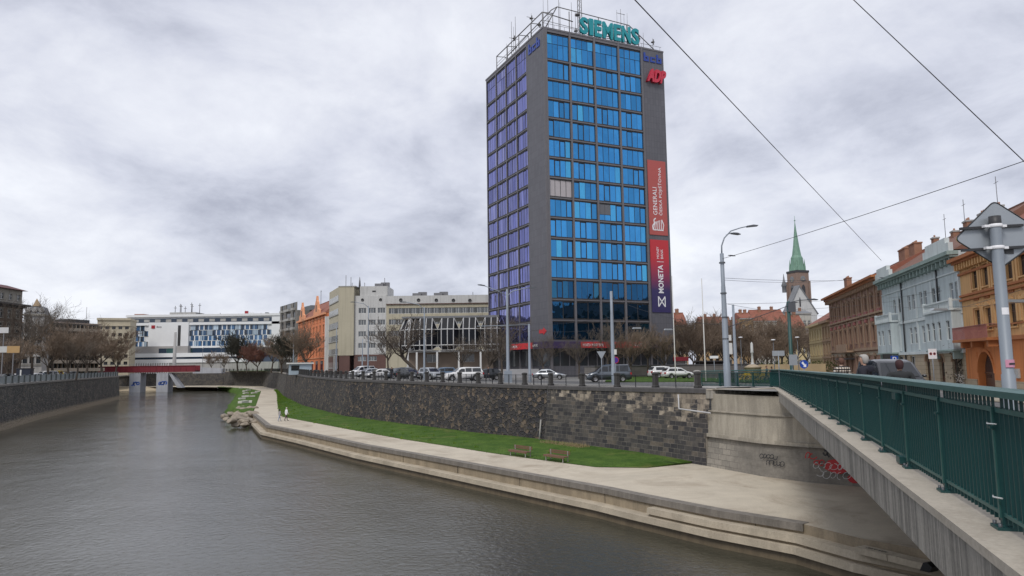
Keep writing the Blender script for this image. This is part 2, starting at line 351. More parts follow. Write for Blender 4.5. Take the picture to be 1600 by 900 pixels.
def m_ashlar(name):
    m, nt, b = new_mat(name); uv = uvs(nt)
    br = N(nt, 'ShaderNodeTexBrick', offset=0.43, offset_frequency=2, squash=1.25, squash_frequency=3)
    br.inputs['Scale'].default_value = 1; br.inputs['Brick Width'].default_value = 0.62; br.inputs['Row Height'].default_value = 0.33
    br.inputs['Mortar Size'].default_value = 0.016; br.inputs['Mortar Smooth'].default_value = 0.3; br.inputs['Bias'].default_value = -0.1
    br.inputs['Color1'].default_value = (0, 0, 0, 1); br.inputs['Color2'].default_value = (1, 1, 1, 1); br.inputs['Mortar'].default_value = (0.5, 0.5, 0.5, 1)
    wv = N(nt, 'ShaderNodeTexNoise'); wv.inputs['Scale'].default_value = 1.1; nt.links.new(uv, wv.inputs['Vector'])
    ad = N(nt, 'ShaderNodeVectorMath', operation='MULTIPLY_ADD'); nt.links.new(wv.outputs['Color'], ad.inputs[0]); ad.inputs[1].default_value = (0.09, 0.07, 0); nt.links.new(uv, ad.inputs[2])
    nt.links.new(ad.outputs[0], br.inputs['Vector'])
    sepu = N(nt, 'ShaderNodeSeparateXYZ'); nt.links.new(uv, sepu.inputs[0])
    sp = N(nt, 'ShaderNodeSeparateColor'); nt.links.new(br.outputs['Color'], sp.inputs[0])
    dark = ramp(nt, sp.outputs[0], [(0.0, (0.035, 0.034, 0.038)), (0.3, (0.055, 0.052, 0.053)), (0.6, (0.085, 0.078, 0.072)), (0.88, (0.13, 0.11, 0.09)), (1.0, (0.25, 0.21, 0.165))])
    pale = ramp(nt, sp.outputs[0], [(0.0, (0.14, 0.12, 0.10)), (0.4, (0.24, 0.205, 0.165)), (1.0, (0.38, 0.33, 0.265))])
    # where the pale stone shows: high courses, and towards the bridge end (uv x grows away from the bridge)
    a = N(nt, 'ShaderNodeMath', operation='MULTIPLY_ADD'); nt.links.new(sepu.outputs[1], a.inputs[0]); a.inputs[1].default_value = 0.21
    ex = N(nt, 'ShaderNodeMath', operation='MULTIPLY'); nt.links.new(sepu.outputs[0], ex.inputs[0]); ex.inputs[1].default_value = -0.018
    nt.links.new(ex.outputs[0], a.inputs[2])
    nz = noise(nt, mapping(nt, uv, (0.55, 0.75, 1)), 1.0, 5, 0.7)
    s2 = N(nt, 'ShaderNodeMath', operation='MULTIPLY_ADD'); nt.links.new(nz, s2.inputs[0]); s2.inputs[1].default_value = 1.6; nt.links.new(a.outputs[0], s2.inputs[2])
    s3 = N(nt, 'ShaderNodeMath', operation='MULTIPLY_ADD'); nt.links.new(sp.outputs[0], s3.inputs[0]); s3.inputs[1].default_value = 0.3; nt.links.new(s2.outputs[0], s3.inputs[2])
    col = mixc(nt, ramp(nt, s3.outputs[0], [(0.0, (0, 0, 0)), (0.999, (0, 0, 0)), (1.0, (1, 1, 1))]), dark, pale)
    fac = ramp(nt, s3.outputs[0], [(0.0, (0, 0, 0)), (1.0, (1, 1, 1))])
    gt = N(nt, 'ShaderNodeMapRange'); nt.links.new(s3.outputs[0], gt.inputs[0]); gt.inputs[1].default_value = 1.6; gt.inputs[2].default_value = 1.7
    col = mixc(nt, gt.outputs[0], dark, pale)
    col = mixc(nt, 0.75, col, ramp(nt, noise(nt, uv, 3.5, 6, 0.7), [(0.3, (0.45,)*3), (0.7, (1.35, 1.3, 1.25))]), 'MULTIPLY')
    stv = noise(nt, mapping(nt, uv, (1.8, 0.14, 1)), 1, 4, 0.6)
    col = mixc(nt, ramp(nt, stv, [(0.52, (0, 0, 0)), (0.66, (0.55,)*3)]), col, (0.05, 0.045, 0.04))
    mo = N(nt, 'ShaderNodeMath', operation='MULTIPLY'); nt.links.new(br.outputs['Fac'], mo.inputs[0]); nt.links.new(ramp(nt, noise(nt, uv, 0.9, 3), [(0.35, (0.15,)*3), (0.6, (0.85,)*3)]), mo.inputs[1])
    col = mixc(nt, mo.outputs[0], col, (0.26, 0.235, 0.20))
    nt.links.new(col, b.inputs['Base Color']); b.inputs['Roughness'].default_value = 0.9
    inv = N(nt, 'ShaderNodeMath', operation='SUBTRACT'); inv.inputs[0].default_value = 1.0; nt.links.new(br.outputs['Fac'], inv.inputs[1]); bump(nt, b, inv.outputs[0], 0.7, 0.06); return m
def m_blocks(name):
    m, nt, b = new_mat(name); uv = uvs(nt)
    br = N(nt, 'ShaderNodeTexBrick', offset=0.5); br.inputs['Scale'].default_value = 1; br.inputs['Brick Width'].default_value = 0.78; br.inputs['Row Height'].default_value = 0.37
    br.inputs['Mortar Size'].default_value = 0.012; br.inputs['Color1'].default_value = (0.30, 0.275, 0.235, 1); br.inputs['Color2'].default_value = (0.21, 0.195, 0.17, 1); br.inputs['Mortar'].default_value = (0.09, 0.08, 0.07, 1)
    nt.links.new(uv, br.inputs['Vector'])
    sepu = N(nt, 'ShaderNodeSeparateXYZ'); nt.links.new(uv, sepu.inputs[0])
    mr = N(nt, 'ShaderNodeMapRange'); nt.links.new(sepu.outputs[0], mr.inputs[0]); mr.inputs[1].default_value = 2.2; mr.inputs[2].default_value = 3.6   # smeared with render further along
    plain = ramp(nt, noise(nt, mapping(nt, uv, (0.6, 1.2, 1)), 1, 6, 0.65), [(0.3, (0.13, 0.12, 0.105)), (0.7, (0.24, 0.22, 0.19))])
    col = mixc(nt, mr.outputs[0], br.outputs['Color'], mixc(nt, 0.85, br.outputs['Color'], plain))
    col = mixc(nt, 0.6, col, ramp(nt, noise(nt, uv, 4, 6, 0.7), [(0.3, (0.6,)*3), (0.7, (1.2,)*3)]), 'MULTIPLY')
    nt.links.new(col, b.inputs['Base Color']); b.inputs['Roughness'].default_value = 0.9; return m
# ------------------------------------------------------------ water
def m_water():
    m, nt, b = new_mat('river_water'); co = N(nt, 'ShaderNodeTexCoord').outputs['Object']
    b.inputs['Base Color'].default_value = (0.05, 0.048, 0.034, 1); b.inputs['IOR'].default_value = 1.4
    b.inputs['Specular IOR Level'].default_value = 0.5
    r = ramp(nt, noise(nt, co, 0.05, 3), [(0.35, (0.04,)*3), (0.65, (0.12,)*3)]); nt.links.new(r, b.inputs['Roughness'])
    a = noise(nt, mapping(nt, co, (1.3, 1.0, 1)), 2.6, 5, 0.6, 0.4); c = noise(nt, mapping(nt, co, (1.5, 1, 1)), 0.28, 3, 0.5)
    amp = ramp(nt, noise(nt, mapping(nt, co, (0.03, 0.05, 1), (2, 0, 0)), 1, 3), [(0.35, (0.35,)*3), (0.65, (1, 1, 1))])
    k = N(nt, 'ShaderNodeMath', operation='MULTIPLY'); nt.links.new(a, k.inputs[0]); nt.links.new(amp, k.inputs[1])
    k2 = N(nt, 'ShaderNodeMath', operation='MULTIPLY_ADD'); nt.links.new(c, k2.inputs[0]); k2.inputs[1].default_value = 1.0; nt.links.new(k.outputs[0], k2.inputs[2])
    bump(nt, b, k2.outputs[0], 0.33, 0.18); return m
M_WATER = m_water()
mb = MB(); mb.face([(-500, -120, WATER_Z), (140, -120, WATER_Z), (140, 420, WATER_Z), (-500, 420, WATER_Z)]); tag(mb.build('river', M_WATER), kind='structure')
# ------------------------------------------------------------ ground sheets
far_abut = ABUT[-1]
right_poly = [far_abut, ABUT[4], ABUT[3], ABUT[2], ABUT[1]]+TOP+[Vector((-2500, 420)), Vector((-2500, 3500)), Vector((3000, 3500)), Vector((3000, -300)), Vector((120, -300))]
ABT = offs(ABUT, 0.3)
right_poly = [ABT[5], ABT[4], ABT[3], ABT[2], ABT[1]]+TOP+[Vector((-2500, 420)), Vector((-2500, 3500)), Vector((3000, 3500)), Vector((3000, -300)), Vector((120, -300))]
sheet('ground', right_poly, h, M_GROUND, step=7)
LT = offs(LW, 0.5)
sheet('ground', LT+[Vector((-2500, 330)), Vector((-2500, -400)), Vector((-5, -400))], hl, M_GROUND, step=25)
M_PROM = m_concrete('promenade_concrete', (0.49, 0.435, 0.345), 0.85, 0.0, (0.20, 0.145, 0.095), 0.85, 0.16)
edge_px = [(1349, 842), (1256, 819), (1122, 797.5), (1000, 774), (945, 762.5), (780, 733), (700, 718.5), (568, 695), (474, 675), (417, 664), (395, 646)]
EDGE = [atz(px, py, PROM_Z).xy for px, py in edge_px]
e_d = (EDGE[1]-EDGE[3]).normalized()
EDGE = [EDGE[0]+e_d*40]+EDGE
PATH_L = [atz(px, py, PROM_Z).xy for px, py in ((399, 636), (408, 611), (386, 606.5), (340, 605))]
farE = [Vector((-165, 328)), Vector((-230, 336)), Vector((-330, 340))]
prom = EDGE+PATH_L+farE+list(reversed(FOOT))+ABUT[1:]
sheet('promenade', prom, lambda x, y: PROM_Z, M_PROM, step=None)
# ------------------------------------------------------------ embankment walls
def wall_run(name, pts, zb, zt, m, label, cat, batter=0.6, cope=None, cope_m=None, side=-1, back=1.2, uoff=0.0, parent=None, group=None):
    """battered wall along pts; uv in metres. side=-1: land lies to the right of the walking direction"""
    tp = offs(pts, side*batter); bk = offs(pts, side*(batter+back)); mb = MB(); u = uoff
    for i in range(len(pts)-1):
        L = (pts[i+1]-pts[i]).length; n = max(1, int(L/6))
        for k in range(n):
            f0, f1 = k/n, (k+1)/n; a, b = pts[i].lerp(pts[i+1], f0), pts[i].lerp(pts[i+1], f1); c, d = tp[i].lerp(tp[i+1], f0), tp[i].lerp(tp[i+1], f1)
            e, f = bk[i].lerp(bk[i+1], f0), bk[i].lerp(bk[i+1], f1); z0, z1 = zt(c.x, c.y), zt(d.x, d.y)
            mb.face([(a.x, a.y, zb), (b.x, b.y, zb), (d.x, d.y, z1), (c.x, c.y, z0)], m, [(u+L*f0, 0), (u+L*f1, 0), (u+L*f1, z1-zb), (u+L*f0, z0-zb)])
            mb.face([(c.x, c.y, z0), (d.x, d.y, z1), (f.x, f.y, z1), (e.x, e.y, z0)], m, [(u+L*f0, 0), (u+L*f1, 0), (u+L*f1, 1), (u+L*f0, 1)])
        u += L
    root = None
    if cope: root = empty(name, (pts[0].x, pts[0].y, zb), 0, label, cat, group)
    me = mb.mesh(name if not cope else 'wall_face')
    o = bpy.data.objects.new(name if not cope else 'wall_face', me)
    if cope:
        o.location = (-pts[0].x, -pts[0].y, -zb); link(o, root)
        cp = sweep(offs(tp, side*-0.12), [(0.0, 0.0), (0.0, -cope), (-0.5, -cope), (-0.62, 0.0), (-0.62, 0.06), (-0.05, 0.06)], zt, side, closed=True)
        cp.build('coping', cope_m, root, loc=(-pts[0].x, -pts[0].y, -zb))
        return root
    link(o, parent); tag(o, label, cat, group); return o
def sweep(pts, prof, zf, side=-1, closed=True, m=None, sub=6.0):
    """profile (outward offset, height) swept along a polyline; outward is away from the land"""
    fine = []
    for i in range(len(pts)-1):
        n = max(1, int((pts[i+1]-pts[i]).length/sub))
        fine += [pts[i].lerp(pts[i+1], k/n) for k in range(n)]
    fine.append(pts[-1]); mb = MB(); rows = []
    lanes = [offs(fine, -side*d) for d, z in prof]
    V = []
    for i, p in enumerate(fine):
        z = zf(p.x, p.y)
        for (d, dz), ln in zip(prof, lanes): V.append((ln[i].x, ln[i].y, z+dz))
    n = len(prof); Fs = []
    for i in range(len(fine)-1):
        for k in range(n if closed else n-1): Fs.append((i*n+k, i*n+(k+1) % n, (i+1)*n+(k+1) % n, (i+1)*n+k))
    mb.add(V, Fs, m)
    if closed: mb.add(V[:n], [tuple(range(n))], m); mb.add(V[-n:], [tuple(reversed(range(n)))], m)
    return mb
M_RUB = m_rubble('rubble_stone', [(0.022, 0.022, 0.027), (0.035, 0.034, 0.04), (0.055, 0.05, 0.05), (0.085, 0.07, 0.058), (0.03, 0.03, 0.035), (0.045, 0.04, 0.04), (0.15, 0.115, 0.085)], (0.12, 0.108, 0.092), 2.3)
M_RUBL = m_rubble('river_wall_stone', [(0.05, 0.05, 0.05), (0.075, 0.072, 0.068), (0.10, 0.095, 0.085), (0.06, 0.062, 0.058), (0.14, 0.125, 0.105)], (0.11, 0.105, 0.095), 1.5, band=(1.5, 2.2, (0.33, 0.275, 0.20)))
M_ASH = m_ashlar('ashlar_stone'); M_COPE = m_concrete('dark_coping', (0.085, 0.08, 0.08), 0.8, 0.3, (0.04, 0.036, 0.034), 0.5, 0.5)
wall_run('embankment_wall', FOOT[:4], PROM_Z-0.1, h, M_ASH, 'embankment wall of squared dark blocks with pale patches, next to the bridge', 'wall', 0.6, 0.28, M_COPE)
wall_run('embankment_wall', FOOT[3:9], PROM_Z-0.1, h, M_RUB, 'long embankment wall of dark irregular rubble stone above the green strip', 'wall', 0.6, 0.28, M_COPE)
M_RUBF = m_rubble('far_wall_stone', [(0.045, 0.043, 0.045), (0.07, 0.065, 0.062), (0.10, 0.088, 0.075), (0.055, 0.052, 0.052)], (0.13, 0.12, 0.10), 1.4)
wall_run('embankment_wall', FOOT[8:], PROM_Z-0.1, h, M_RUBF, 'far dark stone embankment wall at the river bend beside the red bridge', 'wall', 0.6, 0.25, mat('far_coping', (0.28, 0.26, 0.23)))
wall_run('river_wall', LW, WATER_Z-0.3, hl, M_RUBL, 'stone river wall on the left bank rising straight from the water', 'wall', 0.5, 0.3, mat('grey_coping', (0.2, 0.19, 0.175), 0.8, 0.2, 0.5, 0.4), side=1)
# pale drain pipe and rusty joint between the two kinds of masonry
jp = FOOT[3]; jt = TOP[3]
mb = MB(); mb.tube([(jp.x-0.45, jp.y-0.1, PROM_Z), (jp.x-0.25, jp.y+0.12, -3.0)], 0.07, 8); tag(mb.build('drain_pipe', mat('pale_pipe', (0.3, 0.29, 0.27))), 'pale vertical drain pipe at the joint between rubble and squared masonry', 'pipe')
pa, pb = atz(1080, 637, 0), None
tA, tB = TOP[0].lerp(TOP[1], 0.42), TOP[0]+(TOP[0]-TOP[1]).normalized()*0.1
n_ = Vector((-(tB-tA).normalized().y, (tB-tA).normalized().x))*-1
off_ = Vector((0.35*-1, -0.55))
mb = MB(); mb.tube([(tA.x-0.3, tA.y-0.45, h(*tA)-0.4), (tA.x-0.3, tA.y-0.5, -1.25), (tB.x-0.3, tB.y-0.75, -1.38)], 0.055, 8)
tag(mb.build('cable_pipe', mat('galvanised', (0.45, 0.45, 0.46), 0.5)), 'grey galvanised conduit bending along the top of the wall beside the bridge', 'pipe')
# ------------------------------------------------------------ promenade kerb, ledge and steps
M_KERB = m_concrete('kerb_concrete', (0.20, 0.18, 0.155), 0.85, 0.35, (0.12, 0.10, 0.08), 0.4, 0.5)
M_BEIGE = m_concrete('quay_concrete', (0.30, 0.245, 0.17), 0.85, 0.35, (0.17, 0.125, 0.085), 0.5, 0.35, sx=0.8)
M_LEDGE = m_concrete('ledge_concrete', (0.44, 0.38, 0.29), 0.85, 0.25, (0.22, 0.17, 0.12), 0.5, 0.3, sx=0.6)
qz = lambda x, y: 0.0
CE = EDGE[2:]
quay = empty('quay_wall', (EDGE[2].x, EDGE[2].y, WATER_Z), 0, 'concrete quay edge of the riverside promenade with coping and lower ledge', 'quay')
ql = (-EDGE[2].x, -EDGE[2].y, -WATER_Z)
sweep(CE, [(0.12, PROM_Z+0.02), (0.12, PROM_Z-0.3), (-0.5, PROM_Z-0.3), (-0.5, PROM_Z+0.02)], qz, -1).build('coping', M_KERB, quay, loc=ql)
sweep(EDGE, [(0.0, PROM_Z-0.004), (0.0, WATER_Z+0.72), (-0.8, WATER_Z+0.72), (-0.8, PROM_Z-0.004)], qz, -1).build('wall_face', M_BEIGE, quay, loc=ql)
sweep(EDGE, [(0.75, WATER_Z+0.75), (0.78, WATER_Z+0.44), (-0.5, WATER_Z+0.44), (-0.5, WATER_Z+0.75)], qz, -1).build('ledge', M_LEDGE, quay, loc=ql)
sweep(EDGE, [(0.55, WATER_Z+0.44), (0.62, WATER_Z-0.4), (-0.5, WATER_Z-0.4), (-0.5, WATER_Z+0.44)], qz, -1).build('footing', m_concrete('wet_concrete', (0.14, 0.11, 0.07), 0.5, 0.3), quay, loc=ql)
for q in (630, 715, 812, 945, 1010, 1080, 1180):
    jz = atz(q, interp(q, [(568, 695), (780, 733), (945, 762.5), (1122, 797.5), (1256, 819)]), PROM_Z); jd = (EDGE[4]-EDGE[5]).normalized(); mb = MB(); mb.box(-0.012, 0.012, -0.016, 0.1, WATER_Z+0.76, PROM_Z-0.31); mb.build('joint', flat('joint_black', (0.03, 0.025, 0.02)), quay, (jz.x+ql[0], jz.y+ql[1], ql[2]), (0, 0, math.atan2(jd.y, jd.x)))
fr0 = EDGE[4].lerp(EDGE[3], 0.2)
step_l = [EDGE[0], EDGE[1], EDGE[2], EDGE[3], fr0]
sweep(step_l, [(0.55, PROM_Z-0.42), (0.60, PROM_Z-0.72), (-0.1, PROM_Z-0.72), (-0.1, PROM_Z-0.42)], qz, -1).build('step', M_LEDGE, quay, loc=ql)
sweep(step_l, [(0.42, PROM_Z-0.72), (0.45, WATER_Z+0.75), (-0.1, WATER_Z+0.75), (-0.1, PROM_Z-0.72)], qz, -1).build('step_riser', M_BEIGE, quay, loc=ql)
# concrete bench block with a crack, lying on the step by the bridge
ba, bb_ = atz(1340, 851, PROM_Z-0.1), atz(1452, 878, PROM_Z-0.1); bd = (bb_-ba).normalized(); br_ = math.atan2(bd.y, bd.x)
bench_root = empty('concrete_slab', (ba.x, ba.y, PROM_Z-0.42), br_, 'long cracked concrete slab with a dark scrawl, lying on the quay step', 'slab')
L_ = (bb_-ba).length
mb = MB()
for x0, x1 in ((0, L_*0.47), (L_*0.48, L_)): mb.prism([(x0, 0.03), (x1, 0.03), (x1, 0.26), (x0, 0.26)], -0.18, 0.42)
sl = mb.build('slab_block', M_LEDGE, bench_root)
mb = MB(); mb.prism([(L_-0.25, 0.0), (L_+0.1, 0.0), (L_+0.22, 0.2), (L_+0.05, 0.34), (L_-0.1, 0.3)], -0.2, 0.3); mb.build('dark_lump', flat('tar', (0.012, 0.012, 0.012)), bench_root)
def ribbon(mb, pts, w, M, m=None, y=-0.012, th=0.006):
    """thin painted stroke lying on the local x-z plane"""
    pts = [Vector(p) for p in pts]; L = []; R = []
    for i, p in enumerate(pts):
        d = (pts[min(i+1, len(pts)-1)]-pts[max(i-1, 0)]).normalized(); n = Vector((-d.y, d.x)); ww = w*(0.75+0.5*random.random())
        L.append(p+n*ww/2); R.append(p-n*ww/2)
    for i in range(len(pts)-1):
        q = [M @ Vector((v.x, y, v.y)) for v in (L[i], L[i+1], R[i+1], R[i])]; mb.face(q, m)
def scrawl(x0, z0, n, s, seed, lean=0.25):
    """letters of an illegible tag"""
    rr = random.Random(seed); out_ = []
    for k in range(n):
        cx = x0+k*s*0.72; r1, r2 = rr.uniform(0.25, 0.5)*s, rr.uniform(0.35, 0.6)*s; a0 = rr.uniform(0, 6.3); sp = rr.uniform(3.5, 7)*rr.choice((-1, 1))
        out_.append([(cx+r1*math.cos(a0+sp*t/11)+lean*r2*math.sin(a0+sp*t/11), z0+r2*math.sin(a0+sp*t/11)*(1-0.03*t)) for t in range(12)])
    return out_
mb = MB()
for st in scrawl(0.35, 0.1, 8, 0.16, 3):
    ribbon(mb, st, 0.035, Matrix.Rotation(-math.pi/2, 4, 'X') @ Matrix.Translation((0, 0, 0)) if False else Matrix(((1,0,0,0),(0,0,1,0.02),(0,-1,0,0.262),(0,0,0,1))), y=-0.004)
mb.build('scrawl', flat('black_paint', (0.02, 0.02, 0.022)), bench_root, recalc=False)
# ------------------------------------------------------------ grass
def m_grass(name, c=(0.036, 0.085, 0.016), c2=(0.078, 0.14, 0.028)):
    m, nt, b = new_mat(name); co = N(nt, 'ShaderNodeTexCoord').outputs['Object']
    col = ramp(nt, noise(nt, co, 0.7, 6, 0.65), [(0.3, c), (0.6, c2), (0.75, sc(c2, 1.25))])
    f = noise(nt, co, 7, 5, 0.7); col = mixc(nt, 0.8, col, ramp(nt, f, [(0.3, (0.45,)*3), (0.7, (1.4, 1.35, 1.1))]), 'MULTIPLY')
    col = mixc(nt, ramp(nt, noise(nt, mapping(nt, co, (1, 1, 1), (9, 9, 9)), 0.35, 4), [(0.6, (0, 0, 0)), (0.72, (0.4,)*3)]), col, (0.20, 0.17, 0.07))
    nt.links.new(col, b.inputs['Base Color']); b.inputs['Roughness'].default_value = 0.95; b.inputs['Specular IOR Level'].default_value = 0.15
    bump(nt, b, f, 0.8, 0.08); return m
M_GRASS = m_grass('grass_green'); M_BLADE = m_grass('grass_blade', (0.045, 0.115, 0.014), (0.085, 0.16, 0.025))
gr_px = [(1077, 724.5), (1048, 728.5), (986, 733.3), (945, 732), (895, 725.5), (780, 710), (708, 698.5), (630, 686.5), (537, 669.5), (453, 653.5), (437, 650), (434, 632), (433, 615), (428, 609)]
GR = [atz(px, py, PROM_Z).xy for px, py in gr_px]
def tufts(mb, n, poly_a, poly_b, zf, hmin=0.05, hmax=0.16, w=0.02):
    for _ in range(n):
        t = random.random()**0.55*(len(poly_a)-1.001); i = int(t); f = t-i; a = poly_a[i].lerp(poly_a[i+1], f); b = poly_b[i].lerp(poly_b[i+1], f)
        p = a.lerp(b, random.random()); z = zf(p.x, p.y); hh = random.uniform(hmin, hmax); an = random.uniform(0, 3.14); dx, dy = math.cos(an)*w, math.sin(an)*w
        lx, ly = random.uniform(-.05, .05), random.uniform(-.05, .05)
        mb.face([(p.x-dx, p.y-dy, z-0.01), (p.x+dx, p.y+dy, z-0.01), (p.x+lx, p.y+ly, z+hh)])
def resample(pts, n):
    L = [0]
    for a, b in zip(pts, pts[1:]): L.append(L[-1]+(b-a).length)
    o = []
    for k in range(n):
        s = L[-1]*k/(n-1); i = max(j for j in range(len(pts)-1) if L[j] <= s+1e-9); f = (s-L[i])/(L[i+1]-L[i]); o.append(pts[i].lerp(pts[i+1], min(1, f)))
    return o
NG = 60
ga = resample(GR, NG); gb = []
ft = FOOT[:10]
for p in ga:   # matching points on the wall foot
    best = None
    for a, b in zip(ft, ft[1:]):
        d = b-a; t = clamp((p-a).dot(d)/d.length_squared); q = a+d*t
        if best is None or (q-p).length < best[0]: best = ((q-p).length, q)
    gb.append(best[1])
mb = MB(); K = 6; rows = []
for i in range(NG):
    row = []
    for k in range(K+1):
        q = ga[i].lerp(gb[i], k/K); wd = (ga[i]-gb[i]).length
        row.append((q.x, q.y, PROM_Z+0.03+0.16*min(wd, 7)/7*(k/K)+(random.uniform(0, 0.05) if 0 < k else 0)))
    rows.append(row)
mb.add([v for r in rows for v in r], [(i*(K+1)+k, (i+1)*(K+1)+k, (i+1)*(K+1)+k+1, i*(K+1)+k+1) for i in range(NG-1) for k in range(K)], None, True)
tag(mb.build('lawn', M_GRASS), 'bright green grass strip between the promenade and the stone wall', 'grass', kind='stuff')
mb = MB(); tufts(mb, 26000, ga, gb, lambda x, y: PROM_Z+0.06, 0.04, 0.17, 0.02)
# ragged fringe along the path and tall dry grass by the wall
tufts(mb, 5000, [p.lerp(q, -0.02) for p, q in zip(ga, gb)], [p.lerp(q, 0.05) for p, q in zip(ga, gb)], lambda x, y: PROM_Z, 0.05, 0.14, 0.02)
M_TUFT = m_grass('tuft_green', (0.06, 0.15, 0.015), (0.13, 0.21, 0.035))
mc_ = MB()
for _ in range(420):
    i = int(random.random()**0.6*(NG-2)); q = ga[i].lerp(gb[i], random.uniform(-0.01, 1)); rad = random.uniform(.1, .45)
    for _k in range(16):
        an = random.uniform(0, 6.28); rr2 = random.random()*rad; X, Y_ = q.x+math.cos(an)*rr2, q.y+math.sin(an)*rr2; hh = random.uniform(.1, .3); dx = random.uniform(.015, .03)
        mc_.face([(X-dx, Y_, PROM_Z), (X+dx, Y_, PROM_Z), (X+random.uniform(-.1, .1), Y_+random.uniform(-.1, .1), PROM_Z+.08+hh)])
tag(mc_.build('grass_tufts', M_TUFT, recalc=False), 'taller pale tufts scattered in the riverside grass', 'grass', kind='stuff')
tag(mb.build('grass_blades', M_BLADE, recalc=False), 'loose grass blades over the riverside strip', 'grass', kind='stuff')
mb = MB(); da = [atz(842, 694, PROM_Z).xy, atz(880, 698, PROM_Z).xy, atz(915, 703, PROM_Z).xy]; db = [p+Vector((0.1, 0.8)) for p in da]
[tufts(mb, 130, [p+Vector((sx, sx*.4)) for p in da], [p+Vector((sx, sx*.4)) for p in db], lambda x, y: PROM_Z+0.1, 0.08, random.uniform(.15, .5), 0.03) for sx in [random.uniform(-.6, .6) for _ in range(9)]]; tag(mb.build('dry_grass', mat('straw', (0.27, 0.21, 0.11)), recalc=False), 'dry straw-coloured grass at the foot of the wall behind the benches', 'grass', kind='stuff')
# grassy spit with boulders
out_px = [(398, 660), (376, 660), (353, 651), (350, 644), (366, 622), (369, 616), (353, 610.5), (340, 609)]
ins = [EDGE[-1]]+PATH_L; OU = resample([atz(px, py, WATER_Z).xy for px, py in out_px], 24); IN = resample([p for p in ins], 24)
mb = MB(); V = []
for a, b in zip(IN, OU):
    for k in range(9):
        f = k/8; q = a.lerp(b, f); V.append((q.x+(random.uniform(-.5, .5) if 0 < k else 0), q.y+(random.uniform(-.5, .5) if 0 < k else 0), PROM_Z+0.03-(0 if f < 0.75 else ((f-0.75)/0.25)**1.3*1.9)+(random.uniform(-.06, .06) if 0 < k else 0)))
mb.add(V, [(i*9+k, (i+1)*9+k, (i+1)*9+k+1, i*9+k+1) for i in range(23) for k in range(8)], None, True)
tag(mb.build('grass_bank', M_GRASS), 'grassy spit sloping into the water at the bend of the promenade', 'grass', kind='stuff')
# far shore under the red bridge
M_SAND = mat('sandy_shore', (0.36, 0.30, 0.21), 0.9, 0.2, 0.3)
fe = [PATH_L[-1]]+farE; fo = [atz(340, 609, WATER_Z).xy, Vector((-168, 322)), Vector((-232, 330)), Vector((-330, 334))]
mb = MB()
for i in range(3): mb.face([(fe[i].x, fe[i].y, PROM_Z), (fe[i+1].x, fe[i+1].y, PROM_Z), (fo[i+1].x, fo[i+1].y, WATER_Z-0.1), (fo[i].x, fo[i].y, WATER_Z-0.1)])
tag(mb.build('shore', M_SAND), kind='structure')
def rock_mesh(seed, m, flatz=0.65):
    rr = random.Random(seed); bm = bmesh.new(); bmesh.ops.create_icosphere(bm, subdivisions=2, radius=1)
    ax = [Vector((rr.uniform(-1, 1), rr.uniform(-1, 1), rr.uniform(-1, 1))).normalized() for _ in range(7)]; dd = [rr.uniform(0.55, 0.85) for _ in ax]
    for v in bm.verts:
        for a, d in zip(ax, dd):
            k = v.co.dot(a)
            if k > d: v.co -= a*(k-d)
        v.co.z *= flatz
    me = bpy.data.meshes.new('boulder'); bm.to_mesh(me); bm.free(); me.materials.append(m); return me
M_ROCK = mat('boulder_stone', (0.27, 0.23, 0.18), 0.9, 0.3, 1.2, 0, bmp=0.5); RK = [rock_mesh(i, M_ROCK) for i in range(4)]
rp = [atz(px, py, -5.9) for px, py in ((356, 651), (365, 656), (376, 660), (388, 661), (396, 660), (362, 647), (373, 650), (384, 652), (394, 653), (370, 643), (381, 645), (391, 646), (378, 656))]
rockn = 0
for i, p in enumerate(rp):
    for j in range(5):
        q = p+Vector((random.uniform(-1.0, 1.6), random.uniform(-2.5, 3), 0)); f = clamp((q.y-p.y+3)/6); s = random.uniform(0.4, 0.95)
        o = inst('boulder', RK[(i+j) % 4], None, (q.x, q.y, -6.2+1.2*clamp((651+12-rp[i].y*0)/1e9)+random.uniform(0.1, 0.7)+(0.5 if i > 8 else 0)), (0, 0, random.uniform(0, 6)), (s*1.2, s, s))
        tag(o, 'rough beige boulder in the rock heap at the tip of the grassy spit', 'boulder', 'boulders at the tip of the spit')
M_WST = mat('white_stone', (0.62, 0.60, 0.56), 0.85, 0.12)
def slab_seat():
    mb = MB(); mb.prism([(-.8, 0), (.8, 0), (.85, 0.4), (-.85, 0.36)], -0.4, 0.4); return mb.mesh('stone_seat')
ws = slab_seat(); ws.materials.append(M_WST)
for i, (px, py, w) in enumerate(((383, 611, 1), (388, 609.5, .9), (384, 614.5, 1), (383, 619.5, 1), (378, 623, .9), (380, 629, 1.25), (386, 628.5, 1.2), (397, 614, 1), (402, 611.5, .8), (394, 619, .8), (376, 605.8, .8))):
    p = atz(px, py+1, PROM_Z); o = inst('stone_seat', ws, None, (p.x, p.y, PROM_Z+0.02), (0, 0, random.uniform(0.3, 1.3)), (w, w, w))
    tag(o, 'white stone block seat lying in the grass of the river spit', 'stone block', 'white stone blocks on the grassy spit')
